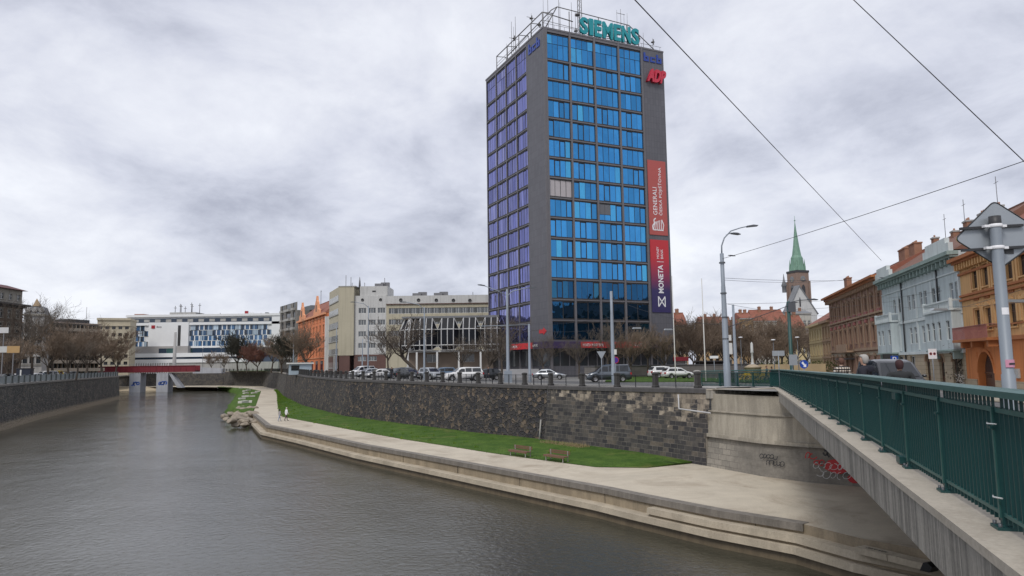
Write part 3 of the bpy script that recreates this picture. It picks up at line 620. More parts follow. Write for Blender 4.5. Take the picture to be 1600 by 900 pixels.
# ------------------------------------------------------------ bridge over the river (we stand on its edge)
M_BRIDGE = m_concrete('bridge_concrete', (0.31, 0.29, 0.255), 0.85, 0.8, (0.11, 0.10, 0.09), 0.55, 0.8, sx=4.5)
M_LEDGE2 = m_concrete('bridge_ledge', (0.40, 0.36, 0.30), 0.85, 0.0, (0.2, 0.17, 0.13), 0.5, 1.2)
E1 = rail_pt(46.2, -0.35); E0 = offs(ABUT, 0.25)[0]; Em = atz(1185, 609.0, 0.15).xy
OUTL = [E0, Em, E1, rail_pt(44.5, -0.38)]+[rail_pt(t, -0.38) for t in (38, 30, 20, 10, 0, -8, -20)]
br = empty('road_bridge', (E1.x, E1.y, 0), 0, 'concrete road bridge over the river with streaked edge beam', 'bridge')
bl = (-E1.x, -E1.y, 0)
sweep(OUTL, [(0.0, 0.0), (0.0, -0.61), (-1.5, -0.68), (-1.5, 0.0)], lambda x, y: h(x, y)-0.02, 1, sub=4).build('edge_beam', M_BRIDGE, br, loc=bl)
sweep(OUTL, [(0.03, 0.03), (0.03, -0.06), (-1.2, -0.06), (-1.2, 0.03)], lambda x, y: h(x, y), 1, sub=4).build('ledge', M_LEDGE2, br, loc=bl)
deck = [rail_pt(t, 0.1) for t in (46.2, 40, 30, 20, 10, 0, -10, -20)]+[rail_pt(t, 22) for t in (-20, 0, 20, 40, 60)]+[rail_pt(60, 0.5)]
o = sheet('deck', deck, h, M_ASPH, step=3, kind=None, dz=-0.13, parent=br); o.location = bl
sweep([rail_pt(t, 2.2) for t in (47, 30, 10, -20)], [(0.0, -0.6), (0.0, -1.5), (-19, -1.5), (-19, -0.6)], lambda x, y: 0.2, 1).build('girder', M_BRIDGE, br, loc=bl)
# pavement and kerb along the railing
pk = empty('pavement', (0, 0, 0)); bpy.data.objects.remove(pk)
sweep([rail_pt(t, 0.15) for t in (60, 40, 20, 0, -20)], [(0.0, -0.2), (0.0, 0.012), (-3.0, 0.012), (-3.0, -0.2)], h, 1, sub=3).build('pavement', M_PAVE, br, loc=bl)
# abutment
ab = empty('bridge_abutment', (ABUT[0].x, ABUT[0].y, PROM_Z), 0, 'pale concrete abutment under the end of the road bridge, tagged with graffiti', 'abutment')
al = (-ABUT[0].x, -ABUT[0].y, -PROM_Z)
def layer(name, m, d, z0, z1, pts=ABUT[:5], batter=0.0):
    mb = MB(); a = offs(pts, -d); t_ = offs(pts, -d+batter); u = 0.0
    for i in range(len(a)-1):
        L = (a[i+1]-a[i]).length
        mb.face([(a[i].x, a[i].y, z0), (a[i+1].x, a[i+1].y, z0), (t_[i+1].x, t_[i+1].y, z1), (t_[i].x, t_[i].y, z1)], m, [(u, z0), (u+L, z0), (u+L, z1), (u, z1)]); u += L
        b = offs(pts, -d+2.6)
        for z in (z0, z1): mb.face([(a[i].x, a[i].y, z), (a[i+1].x, a[i+1].y, z), (b[i+1].x, b[i+1].y, z), (b[i].x, b[i].y, z)], m)
    b0 = offs(pts, -d+2.6)[0]; mb.face([(a[0].x, a[0].y, z0), (a[0].x, a[0].y, z1), (b0.x, b0.y, z1), (b0.x, b0.y, z0)], m)
    return mb.build(name, m, ab, loc=al, recalc=False)
M_ABC = m_concrete('abutment_concrete', (0.36, 0.325, 0.265), 0.85, 0.35, (0.2, 0.17, 0.13), 0.3, 0.4, sx=1.2)
layer('block_facing', m_blocks('block_facing_stone'), 0.0, PROM_Z-0.1, -3.0, batter=0.25)
layer('band', M_ABC, -0.12, -3.0, -2.78)
layer('concrete_face', M_ABC, -0.27, -2.78, -1.30, batter=0.12)
layer('upper_band', M_ABC, -0.33, -1.30, -1.22)
layer('bearing_wall', M_ABC, -0.62, -1.22, -0.1)
# graffiti on the facing: strokes lie in the plane of each wall stretch
def wall_M(a, b): d = (b-a).normalized(); n = Vector((d.y, -d.x)); return Matrix(((d.x, -n.x, 0, a.x+al[0]), (d.y, -n.y, 0, a.y+al[1]), (0, 0, 1, 0-PROM_Z), (0, 0, 0, 1)))
A1, A2, A3 = ABUT[1], ABUT[2], ABUT[3]
sd1 = -1
def painted(name, strokes, w, m, A, B):
    mb = MB(); d = (B-A).normalized(); n = Vector((d.y, -d.x))
    if n.dot(-A) < 0: n = -n
    for st in strokes:
        pts = [Vector(p) for p in st]; Lf = []; Rt = []
        for i, p in enumerate(pts):
            dd = (pts[min(i+1, len(pts)-1)]-pts[max(i-1, 0)]); dd = dd.normalized() if dd.length > 1e-6 else Vector((1, 0)); nn = Vector((-dd.y, dd.x)); ww = w*random.uniform(0.7, 1.3)
            Lf.append(p+nn*ww/2); Rt.append(p-nn*ww/2)
        for i in range(len(pts)-1):
            q = [(A.x+d.x*v.x+n.x*0.012+al[0], A.y+d.y*v.x+n.y*0.012+al[1], v.y+al[2]) for v in (Lf[i], Lf[i+1], Rt[i+1], Rt[i])]; mb.face(q, m)
    return mb.build(name, m, ab, recalc=False)
def blob(cx, cz, rx_, rz_, n=14, seed=1):
    rr = random.Random(seed); return [(cx+rx_*math.cos(6.283*k/n)*rr.uniform(0.85, 1.1), cz+rz_*math.sin(6.283*k/n)*rr.uniform(0.85, 1.1)) for k in range(n)]
def painted_blob(name, polys, m, A, B, dn=0.008):
    mb = MB(); d = (B-A).normalized(); n = Vector((d.y, -d.x))
    if n.dot(-A) < 0: n = -n
    for poly in polys: mb.face([(A.x+d.x*x+n.x*dn+al[0], A.y+d.y*x+n.y*dn+al[1], z+al[2]) for x, z in poly], m)
    return mb.build(name, m, ab, recalc=False)
M_RED, M_BLK, M_WHT = flat('red_paint', (0.42, 0.02, 0.025)), flat('black_spray', (0.025, 0.025, 0.03)), flat('white_spray', (0.55, 0.55, 0.55))
u1 = lambda px: fp(A1, A2, px, 715); u2 = lambda px: fp(A2, A3, px, 730)
uu, _ = fp(A1, A2, 1190, 712); painted('graffiti', scrawl(uu, -3.75, 5, 0.34, 11)+scrawl(uu+0.45, -4.1, 5, 0.34, 12), 0.05, M_BLK, A1, A2)
uu, _ = fp(A2, A3, 1262, 708); painted('graffiti', scrawl(uu, -3.45, 2, 0.42, 21)+scrawl(uu+0.5, -3.8, 2, 0.34, 22), 0.06, M_RED, A2, A3)
uu, _ = fp(A2, A3, 1290, 708); painted('graffiti', scrawl(uu, -3.25, 4, 0.42, 31), 0.1, M_BLK, A2, A3)
uu, _ = fp(A2, A3, 1308, 730); [painted_blob('graffiti', [b_], M_RED, A2, A3) for b_ in (blob(uu, -3.95, 0.7, 0.42, seed=4), blob(uu+1.2, -3.9, 0.6, 0.5, seed=5), blob(uu+0.9, -4.6, 0.4, 0.24, seed=6))]
uu, _ = fp(A2, A3, 1275, 725); [painted('graffiti', s_, 0.028, M_WHT, A2, A3) for s_ in (scrawl(uu, -4.0, 5, 0.45, 41), scrawl(uu+0.2, -4.45, 5, 0.5, 42), scrawl(uu+1.3, -3.95, 3, 0.4, 43))]
# ------------------------------------------------------------ teal bridge railing
M_TEAL = mat('teal_paint', (0.008, 0.052, 0.052), 0.42, 0.12, 0.8); M_TEALL = mat('teal_paint_worn', (0.028, 0.098, 0.09), 0.42, 0.3, 3.0); M_BOLT = flat('bolt_steel', (0.10, 0.11, 0.12), 0.5, 0.6); M_CABLE = flat('cable_tie', (0.5, 0.52, 0.52))
RL = []     # post positions along the rail, then the flare towards the bank
t = -10*2.05
while t < 45.5: RL.append(rail_pt(t)); t += 2.05
fl = [rail_pt(45.7), atz(1205, 605, 0.2).xy, atz(1177, 604, 0.2).xy, atz(1153, 603.5, 0.2).xy, atz(1125, 602.5, 0.2).xy, atz(1097, 602, 0.2).xy]
RL = list(reversed(RL))
POSTS = list(reversed(fl))+RL
rr_ = empty('bridge_railing', (POSTS[5].x, POSTS[5].y, h(*POSTS[5])), 0, 'dark teal steel railing with upright slats along the road bridge', 'railing')
ro = Vector((POSTS[5].x, POSTS[5].y, h(*POSTS[5])))
pm = MB(); pm.box(-0.03, 0.03, -0.035, 0.035, 0.02, 1.12); pm.box(-0.09, 0.09, -0.09, 0.07, 0.0, 0.03); pm.box(-0.05, 0.05, 0.0, 0.12, 0.03, 0.13); pm.box(-0.055, 0.035, -0.075, 0.03, 0.93, 0.955)
for bx in (-0.065, 0.065): pm.lathe([(0.016, 0.03), (0.016, 0.06), (0, 0.062)], 6, M_BOLT, (bx, -0.065, 0))
pm.mats = [M_TEAL, M_BOLT] if False else pm.mats
pme = MB(); pme.mi(M_TEALL); pme.box(-0.022, 0.022, -0.06, -0.045, 0.1, 1.12, M_TEALL); pme.box(-0.03, 0.03, -0.045, 0.035, 0.02, 1.12, M_TEAL); pme.box(-0.11, 0.11, -0.11, 0.08, 0.0, 0.028, M_TEAL); pme.box(-0.05, 0.05, 0.036, 0.13, 0.03, 0.13, M_TEAL); pme.box(-0.07, 0.035, -0.085, -0.045, 0.92, 0.945, M_TEAL)
for bx in (-0.08, 0.08): pme.lathe([(0.018, 0.028), (0.018, 0.06), (0, 0.062)], 6, M_BOLT, (bx, -0.08, 0))
post_me = pme.mesh('post')
for i, p in enumerate(POSTS):
    q = POSTS[min(i+1, len(POSTS)-1)]; o_ = POSTS[max(i-1, 0)]; a = math.atan2(q.y-o_.y, q.x-o_.x)
    inst('post', post_me, rr_, (p.x-ro.x, p.y-ro.y, h(p.x, p.y)+0.03-ro.z), (0, 0, a))
    if i == len(POSTS)-1: continue
    d = (q-p); L = d.length; a = math.atan2(d.y, d.x); z0, z1 = h(p.x, p.y)+0.03, h(q.x, q.y)+0.03
    M = Matrix.Rotation(a, 4, 'Z'); sl = (z1-z0)/L
    mb = MB()
    def bar(x0, x1, y0, y1, c0, c1, m):
        P = [Vector((x, y, c+sl*x)) for x, y, c in ((x0,y0,c0),(x1,y0,c0),(x1,y1,c0),(x0,y1,c0),(x0,y0,c1),(x1,y0,c1),(x1,y1,c1),(x0,y1,c1))]
        mb.add(P, [(0,3,2,1),(4,5,6,7),(0,1,5,4),(2,3,7,6),(3,0,4,7),(1,2,6,5)], m)
    bar(0, L, -0.035, 0.02, 1.075, 1.12, M_TEALL); bar(0.03, L-0.03, -0.03, 0.02, 0.115, 0.15, M_TEALL)
    n = max(1, round(L/0.125))
    for k in range(1, n):
        x = L*k/n; bar(x-0.009, x+0.009, -0.028, 0.034, 0.055, 1.074, M_TEAL); bar(x-0.009, x+0.009, -0.012, 0.012, 1.121, 1.22, M_TEAL)
    pn = mb.build('slat_panel', None, rr_, (p.x-ro.x, p.y-ro.y, z0-ro.z), (0, 0, a), recalc=False)
    mb = MB(); P = []
    for x in (0.0, L): P += [Vector((x, y, c+sl*x)) for y, c in ((-0.10, 1.225), (-0.10, 1.285), (-0.07, 1.30), (0.09, 1.30), (0.11, 1.285), (0.11, 1.225))]
    mb.add(P, [(k, (k+1) % 6, 6+(k+1) % 6, 6+k) for k in range(6)], None)
    if i in (0,): mb.add(P[:6], [tuple(range(6))], None)
    mb.build('handrail', M_TEALL, rr_, (p.x-ro.x, p.y-ro.y, z0-ro.z), (0, 0, a))
# couplings over the expansion joint
kp = rail_pt(4.55)
for zz_ in (1.06, 0.1):
    mb = MB(); mb.box(-0.14, 0.14, -0.10, 0.0, zz_-0.05, zz_+0.05); mb.build('coupling', M_TEAL, rr_, (kp.x-ro.x, kp.y-ro.y, h(*kp)-ro.z), (0, 0, math.atan2(-RD.y, -RD.x)))
kp = rail_pt(0.0)
for zz_ in (1.0, 0.32):
    mb = MB(); mb.tube([(-0.06, -0.08, zz_), (0.0, -0.095, zz_-0.004), (0.1, -0.05, zz_+0.0)], 0.008, 6); mb.build('cable_tie', M_CABLE, rr_, (kp.x-ro.x, kp.y-ro.y, h(*kp)-ro.z), (0, 0, math.atan2(-RD.y, -RD.x)))
# ------------------------------------------------------------ building kit
def wall_open(mb, W, z0, z1, ops, m, mrev=None, rev=0.22, x0=0.0, M=None, y=0.0):
    """front wall in the x-z plane with real openings and reveals"""
    xs = sorted({x0, x0+W}|{round(v, 4) for o in ops for v in (o[0], o[1])}); zs = sorted({z0, z1}|{round(v, 4) for o in ops for v in (o[2], o[3])})
    T = (lambda p: M @ Vector(p)) if M is not None else (lambda p: Vector(p))
    for i in range(len(xs)-1):
        run = None
        for k in range(len(zs)-1):
            cx, cz = (xs[i]+xs[i+1])/2, (zs[k]+zs[k+1])/2
            hole = any(o[0] < cx < o[1] and o[2] < cz < o[3] for o in ops)
            if not hole and run is None: run = zs[k]
            if run is not None and (hole or k == len(zs)-2):
                e = zs[k] if hole else zs[k+1]
                mb.face([T((xs[i], y, run)), T((xs[i+1], y, run)), T((xs[i+1], y, e)), T((xs[i], y, e))], m); run = None
    mr = mrev or m
    for a, b, c, d in ops:
        for q in (((a,y,c),(a,y+rev,c),(a,y+rev,d),(a,y,d)), ((b,y,c),(b,y,d),(b,y+rev,d),(b,y+rev,c)), ((a,y,d),(a,y+rev,d),(b,y+rev,d),(b,y,d)), ((a,y,c),(b,y,c),(b,y+rev,c),(a,y+rev,c))):
            mb.face([T(p) for p in q], mr)
_wm = {}
def win(w, h_, frame, gl, nv=2, nh=2, y=0.12, fr=0.07, trim=None, head=None, arch=False, shift=0.0, sill=True):
    key = (round(w, 2), round(h_, 2), frame.name, gl.name, nv, nh, trim.name if trim else None, head, arch, y)
    if key in _wm: return _wm[key]
    mb = MB(); a, b = -w/2, w/2
    for i in range(nv):
        for k in range(nh):
            x0, x1 = a+w*i/nv, a+w*(i+1)/nv; z0 = h_*(0 if k == 0 else 0.64+0.36*(k-1)/max(1, nh-1)) if nh > 1 else 0; z1 = h_*(0.64 if k == 0 else 0.64+0.36*k/max(1, nh-1)) if nh > 1 else h_
            j = random.uniform(-0.004, 0.004)
            mb.face([(x0+fr*.4, y+0.03+j, z0), (x1-fr*.4, y+0.03-j, z0), (x1-fr*.4, y+0.03, z1), (x0+fr*.4, y+0.03, z1)], gl)
    for i in range(nv+1):
        x = a+w*i/nv; mb.box(max(a, x-fr/2), min(b, x+fr/2), y, y+0.045, 0, h_, frame)
    zs = [fr/2, h_-fr/2]+([h_*0.64] if nh > 1 else [])+([h_*0.82] if nh > 2 else [])
    for z in zs: mb.box(a+fr/2, b-fr/2, y+0.003, y+0.042, z-fr/2, z+fr/2, frame)
    if trim:
        t = 0.16
        mb.box(a-t, a-0.002, -0.06, 0.02, -0.02, h_+0.02, trim); mb.box(b+0.002, b+t, -0.06, 0.02, -0.02, h_+0.02, trim)
        mb.box(a-t-0.05, b+t+0.05, -0.14, 0.02, -0.14, -0.022, trim)
        mb.box(a-t, b+t, -0.07, 0.02, h_+0.022, h_+0.16, trim)
        if head == 'flat': mb.box(a-t-0.1, b+t+0.1, -0.2, 0.02, h_+0.162, h_+0.3, trim)
        if head == 'gable': mb.prism([(a-t-0.1, h_+0.162), (b+t+0.1, h_+0.162), (b+t+0.1, h_+0.24), ((a+b)/2, h_+0.55), (a-t-0.1, h_+0.24)], -0.2, 0.02, trim)
    me = mb.mesh('window'); _wm[key] = me; return me
def facade(root, wins, W, z0, z1, m, frame, gl, x0=0.0, y=0.0, name='wall', depth=None, M=None, rz=0.0, off=(0, 0, 0), wname='window', mrev=None, label=None, **k):
    """one wall part with openings and a window part in each; wins = (centre x, bottom, width, height)"""
    mb = MB(); wall_open(mb, W, z0, z1, [(cx-w/2, cx+w/2, b, b+hh) for cx, b, w, hh in wins], m, mrev, x0=x0)
    if depth:
        mb.box(x0, x0+W, 0, depth, z0, z1, m, skip='f')
    o = mb.build(name, None, root, off, (0, 0, rz), recalc=False)
    for cx, b, w, hh in wins:
        p = Matrix.Rotation(rz, 4, 'Z') @ Vector((cx, 0, b))
        inst(wname, win(w, hh, frame, gl, **k), root, (off[0]+p.x, off[1]+p.y, off[2]+p.z), (0, 0, rz))
    return o
def house_root(name, label, cat, A, B, z0, group=None):
    A = Vector(A[:2]); B = Vector(B[:2]); d = B-A
    return empty(name, (A.x, A.y, z0), math.atan2(d.y, d.x), label, cat, group), d.length
def boxes(name, lst, m, root, **k):
    mb = MB()
    for b in lst: mb.box(*b, m)
    return mb.build(name, m, root, **k)
def gable_roof(root, W, D, z, rise, m, over=0.4, x0=0.0, chims=(), mch=None, mcap=None, hip=0.0):
    mb = MB(); a, b = x0-over*0.2, x0+W+over*0.2; t = 0.12
    P = [(a, -over, z), (b, -over, z), (b, D+over, z), (a, D+over, z), (a+hip, D/2, z+rise), (b-hip, D/2, z+rise)]
    mb.add(P, [(0, 1, 5, 4), (2, 3, 4, 5), (1, 2, 5), (3, 0, 4), (3, 2, 1, 0)], m)
    mb.box(a+hip, b-hip, D/2-0.12, D/2+0.12, z+rise-0.05, z+rise+0.1, m)
    rf = mb.build('roof', None, root)
    for cx, cy, w, d, top in chims:
        zb = z+rise*(1-abs(cy-D/2)/(D/2+over))-0.3; c = MB(); c.box(cx-w/2, cx+w/2, cy-d/2, cy+d/2, zb, z+top, mch); c.box(cx-w/2-.08, cx+w/2+.08, cy-d/2-.08, cy+d/2+.08, z+top+.002, z+top+0.18, mcap or mch)
        for q in range(max(1, int(w/0.5))): c.lathe([(0.12, 0), (0.1, 0.3), (0.07, 0.3)], 8, mch, (cx-w/2+0.3+q*0.5, cy, z+top+0.18))
        c.build('chimney', None, rf)
    return rf
G_DARK = glass('window_glass', (0.03, 0.035, 0.04)); G_GREY = glass('grey_window_glass', (0.10, 0.11, 0.12), 0.12)
F_WHITE = flat('white_frame', (0.62, 0.62, 0.6)); F_DARK = flat('dark_frame', (0.03, 0.03, 0.033)); F_BROWN = flat('brown_frame', (0.10, 0.05, 0.03))
# ------------------------------------------------------------ the office tower
TC, TR, TL = Vector((5.80, 117.0)), Vector((28.33, 127.49)), Vector((-4.95, 139.5))
tw, TW = house_root('office_tower', 'tall office tower with blue glass front, violet glass side and dark grey panelled edges', 'office tower', TC, TR, 0)
TH = 59.0; TD = 24.9
def m_panel(name, c, w=0.9, hh=3.4):
    m, nt, b = new_mat(name); co = N(nt, 'ShaderNodeTexCoord').outputs['Object']; sp = N(nt, 'ShaderNodeSeparateXYZ'); nt.links.new(co, sp.inputs[0])
    ad = N(nt, 'ShaderNodeMath', operation='ADD'); nt.links.new(sp.outputs[0], ad.inputs[0]); nt.links.new(sp.outputs[1], ad.inputs[1])
    cb = N(nt, 'ShaderNodeCombineXYZ'); nt.links.new(ad.outputs[0], cb.inputs[0]); nt.links.new(sp.outputs[2], cb.inputs[1])
    br = N(nt, 'ShaderNodeTexBrick', offset=0.0); br.inputs['Scale'].default_value = 1; br.inputs['Brick Width'].default_value = w; br.inputs['Row Height'].default_value = hh; br.inputs['Mortar Size'].default_value = 0.02
    br.inputs['Color1'].default_value = sc(c, 0.92)+(1,); br.inputs['Color2'].default_value = sc(c, 1.08)+(1,); br.inputs['Mortar'].default_value = sc(c, 0.6)+(1,)
    nt.links.new(cb.outputs[0], br.inputs['Vector'])
    col = mixc(nt, 0.5, br.outputs['Color'], ramp(nt, noise(nt, co, 0.15, 5, 0.6), [(0.3, (0.8,)*3), (0.7, (1.15,)*3)]), 'MULTIPLY')
    nt.links.new(col, b.inputs['Base Color']); b.inputs['Roughness'].default_value = 0.55; return m
M_TP = m_panel('tower_panel', (0.105, 0.105, 0.12), 0.6, 1.13); M_TPIL = mat('tower_pilaster', (0.13, 0.125, 0.135), 0.5, 0.1, 0.5); M_TSP = flat('tower_spandrel', (0.035, 0.035, 0.045), 0.4)
def m_mirror(name, c, var=0.25, rough=0.04):
    m, nt, b = new_mat(name); g = N(nt, 'ShaderNodeNewGeometry'); co = N(nt, 'ShaderNodeTexCoord').outputs['Object']; oi = N(nt, 'ShaderNodeObjectInfo').outputs['Random']
    ad = N(nt, 'ShaderNodeMath', operation='ADD'); nt.links.new(g.outputs['Random Per Island'], ad.inputs[0]); nt.links.new(oi, ad.inputs[1])
    fr = N(nt, 'ShaderNodeMath', operation='FRACT'); nt.links.new(ad.outputs[0], fr.inputs[0])
    col = ramp(nt, fr.outputs[0], [(0, sc(c, 1-var)), (0.5, c), (0.85, sc(c, 1+var*.6)), (1, (min(1, c[0]*1.6), min(1, c[1]*1.5), min(1, c[2]*1.15)))])
    nt.links.new(col, b.inputs['Base Color']); b.inputs['Metallic'].default_value = 0.92; b.inputs['Roughness'].default_value = rough
    bump(nt, b, noise(nt, mapping(nt, co, (1, 1, 0.6)), 0.45, 3, 0.5), 0.22, 0.3); return m
G_BLUE = m_mirror('blue_mirror_glass', (0.05, 0.245, 0.53)); G_VIO = m_mirror('violet_mirror_glass', (0.17, 0.185, 0.45)); G_LOW = m_mirror('dark_blue_glass', (0.02, 0.09, 0.2))  # G_LOW: dark reflections in the lowest rows are put into the glass colour
BLIND = flat('white_blind', (0.42, 0.39, 0.40)); GREYP = flat('grey_infill', (0.12, 0.125, 0.14))
ZR = [58.35, 53.46]+[53.46-3.395*k for k in range(1, 15)]
def tower_window(w, z0, z1, gl, seed, transom=False, panes=4, blind=None):
    rr = random.Random(seed); mb = MB(); H = z1-z0-0.62; b0 = 0.30; xs = [-w/2+w*i/panes for i in range(panes+1)]; op = rr.randrange(panes) if rr.random() < 0.6 else -1
    for i in range(panes):
        x0, x1 = xs[i]+0.03, xs[i+1]-0.03; tl = rr.uniform(-0.02, 0.02); tz = rr.uniform(-0.03, 0.03)
        if blind == 'full': gm = BLIND
        elif blind == 'half' and i < 2: gm = GREYP
        else: gm = gl
        zt = b0+H
        if blind == 'half' and i < 2:
            mb.face([(x0, 0.10, b0+1.0), (x1, 0.10, b0+1.0), (x1, 0.10, zt), (x0, 0.10, zt)], GREYP); mb.face([(x0, 0.14, b0), (x1, 0.14, b0), (x1, 0.14, b0+0.94), (x0, 0.14, b0+0.94)], gl); continue
        if transom:
            zc = b0+H*0.62; mb.face([(x0, 0.14+tl, b0), (x1, 0.14-tl, b0), (x1, 0.14-tl+tz, zc-.05), (x0, 0.14+tl+tz, zc-.05)], gm); mb.face([(x0, 0.14-tl, zc+.05), (x1, 0.14+tl, zc+.05), (x1, 0.14+tl, zt), (x0, 0.14-tl, zt)], gm)
        else:
            d = 0.09 if i == op else 0.0
            mb.face([(x0+d, 0.14+tl, b0+d), (x1-d, 0.14-tl, b0+d), (x1-d, 0.14-tl+tz, zt-d*1.6), (x0+d, 0.14+tl+tz, zt-d*1.6)], gm)
    for i, x in enumerate(xs):
        t = 0.06 if i in (op, op+1) else 0.028
        mb.box(x-t, x+t, 0.115 if gl is not G_VIO else 0.13, 0.19, b0, b0+H, F_DARK)
    mb.box(-w/2-.04, w/2+.04, 0.02, 0.2, b0-0.14, b0, F_DARK); mb.box(-w/2-.04, w/2+.04, 0.05, 0.2, b0+H, b0+H+0.12, F_DARK)
    mb.face([(-w/2, 0.2, b0), (w/2, 0.2, b0), (w/2, 0.2, b0+H), (-w/2, 0.2, b0+H)], F_DARK)
    return mb.mesh('window')
PU = [0.55, 5.15, 10.05, 15.05, 20.0]; PV = [0.35, 4.95, 9.5, 14.0, 18.5]   # pilaster lines of each face
core = MB(); core.box(0.24, TW-0.02, 0.24, TD-0.02, 0, TH-0.02, M_TSP); core.build('core', None, tw)
cap_ = MB()
cap_.box(-0.06, TW+0.06, -0.06, TD+0.06, TH-0.18, TH+0.12, M_TPIL); cap_.build('roof_slab', None, tw)
mb = MB(); mb.box(20.15, TW, 0, 0.24, 5.9, TH-0.18, M_TP); mb.box(-0.001, 0.24, -0.001, 6.35, 5.9, TH-0.18, M_TP); mb.box(0.001, 0.4, -0.1, 0.2, 5.9, TH-0.18, M_TPIL); mb.build('edge_panel', None, tw)
for X in PU:
    mb = MB(); mb.box(X-0.17, X+0.17, -0.12, 0.24, 0, TH-0.18, M_TPIL); mb.build('pilaster', None, tw)
for Y_ in PV:
    y = TD-Y_; mb = MB(); mb.box(-0.035, 0.24, y-0.1, y+0.1, 0, TH-0.18, M_TPIL); mb.build('pilaster', None, tw)
mb = MB()
for z in ZR[1:]:
    mb.box(PU[0]+0.172, PU[-1]-0.172, -0.03, 0.24, z-0.12, z+0.12, M_TPIL); mb.box(-0.01, 0.24, 6.36, TD-PV[0]-0.13, z-0.09, z+0.09, M_TPIL)
mb.box(PU[0]+0.172, PU[-1]-0.172, 0.0, 0.24, ZR[0], TH-0.18, M_TPIL); mb.box(0.0, 0.24, 6.36, TD-.35, ZR[0], TH-0.18, M_TPIL)
mb.build('spandrels', None, tw)
stuffed = MB()
for r in range(15):
    z1, z0 = ZR[r], ZR[r+1]
    for c in range(4):
        a, b = PU[c]+0.2, PU[c+1]-0.2; gl = G_BLUE if r < 12 else G_LOW
        bl_ = 'full' if (r, c) == (7, 0) else 'half' if (r, c) == (8, 2) else None
        me = tower_window(b-a, z0, z1, gl, r*10+c, r == 0, 2 if r > 12 else 4, bl_); o = bpy.data.objects.new('window', me); o.location = ((a+b)/2, 0, z0); link(o, tw)
        if bl_ == 'full': o['label'] = 'window closed by pale blinds'
        if bl_ == 'half': o['label'] = 'window half covered by a dark grey panel'
    for c in range(4):
        a, b = PV[c]+0.11, PV[c+1]-0.11
        if c == 3: b = TD-6.36-0.05; a = PV[3]+0.17
        if b-a < 0.5: continue
        me = tower_window(b-a, z0, z1, G_VIO, 500+r*10+c, r == 0, 4, None)
        if r < 10: o = bpy.data.objects.new('window', me); o.location = (0, TD-(a+b)/2, z0); o.rotation_euler = (0, 0, -math.pi/2); link(o, tw)
        else:
            M = Matrix.Translation((0, TD-(a+b)/2, z0)) @ Matrix.Rotation(-math.pi/2, 4, 'Z')
            for p in me.polygons: stuffed.face([M @ me.vertices[v].co for v in p.vertices], me.materials[p.material_index])
            bpy.data.meshes.remove(me)
tag(stuffed.build('lower_window', None, tw, recalc=False), kind='stuff')
# canopy band with the bank's colours
def m_banner(name, c1, c2, z0, z1, axis=2):
    m, nt, b = new_mat(name); co = N(nt, 'ShaderNodeTexCoord').outputs['Object']; sp = N(nt, 'ShaderNodeSeparateXYZ'); nt.links.new(co, sp.inputs[0])
    mr = N(nt, 'ShaderNodeMapRange'); nt.links.new(sp.outputs[axis], mr.inputs[0]); mr.inputs[1].default_value = z0; mr.inputs[2].default_value = z1
    nt.links.new(ramp(nt, mr.outputs[0], [(0, c1), (0.3, c1), (0.75, c2), (1, c2)]), b.inputs['Base Color']); b.inputs['Roughness'].default_value = 0.5; return m
M_PURP = flat('purple_band', (0.035, 0.02, 0.075)); M_REDB = flat('red_band', (0.50, 0.025, 0.03)); M_SIGNW = flat('sign_white', (0.78, 0.78, 0.8))
mb = MB(); mb.box(-1.3, 20.5, -1.3, 0.0, 4.75, 5.85, M_PURP); mb.box(-1.3, 0.0, 0.0, 14.5, 4.75, 5.85, M_PURP); cn = mb.build('canopy', None, tw)
boxes('canopy_panel', [(8.0, 18.0, -1.36, -1.302, 4.8, 5.8)], M_REDB, cn); boxes('canopy_panel', [(-1.36, -1.302, 3.2, 12, 4.8, 5.8)], M_REDB, cn)
fit_text('lettering', 'MONETA  MONEY BANK', M_SIGNW, cn, 5.6, 9.5, 5.05, 5.5, -1.365)
mb = MB(); mb.box(5.2, 8.0, -1.361, -1.303, 4.81, 5.79, M_REDB); mb.build('canopy_panel', None, cn)
fit_text('lettering', 'MONETA', M_SIGNW, cn, 15.5, 17.6, 5.05, 5.5, -1.365)
lt = fit_text('lettering', 'MONETA', M_SIGNW, cn, 0, 2.6, 5.05, 5.5, 0.0); lt.location = (-1.37, 11.6, 0); lt.rotation_euler = (0, 0, -math.pi/2)
lt = fit_text('lettering', 'BANK', M_SIGNW, cn, 0, 1.8, 5.05, 5.5, 0.0); lt.location = (-1.37, 3.0, 0); lt.rotation_euler = (0, 0, -math.pi/2)
mb = MB(); mb.prism([(0, 0.3), (1.5, 0.3), (1.5, 0), (2.6, 0.6), (1.5, 1.2), (1.5, 0.9), (0, 0.9)], -0.05, 0.02, M_REDB); mb.build('arrow_sign', None, tw, (-0.02, 3.2, 7.0), (0, 0, -math.pi/2))
# entrance level glazing between dark columns
mb = MB(); gm = MB()
for i in range(14): mb.box(0.3+i*1.75, 0.45+i*1.75, 0.1, 0.22, 1.0, 4.75, M_TPIL)
mb.box(0.2, TW, 0.08, 0.235, 0, 1.9, M_TP); mb.build('ground_mullions', None, tw)
gm.face([(0.2, 0.19, 1.9), (TW, 0.19, 1.9), (TW, 0.19, 4.75), (0.2, 0.19, 4.75)]); gm.face([(0.2, 0.2, 1.9), (0.2, TD, 1.9), (0.2, TD, 4.75), (0.2, 0.2, 4.75)]); gm.build('shopfront_glass', G_DARK, tw, recalc=False)
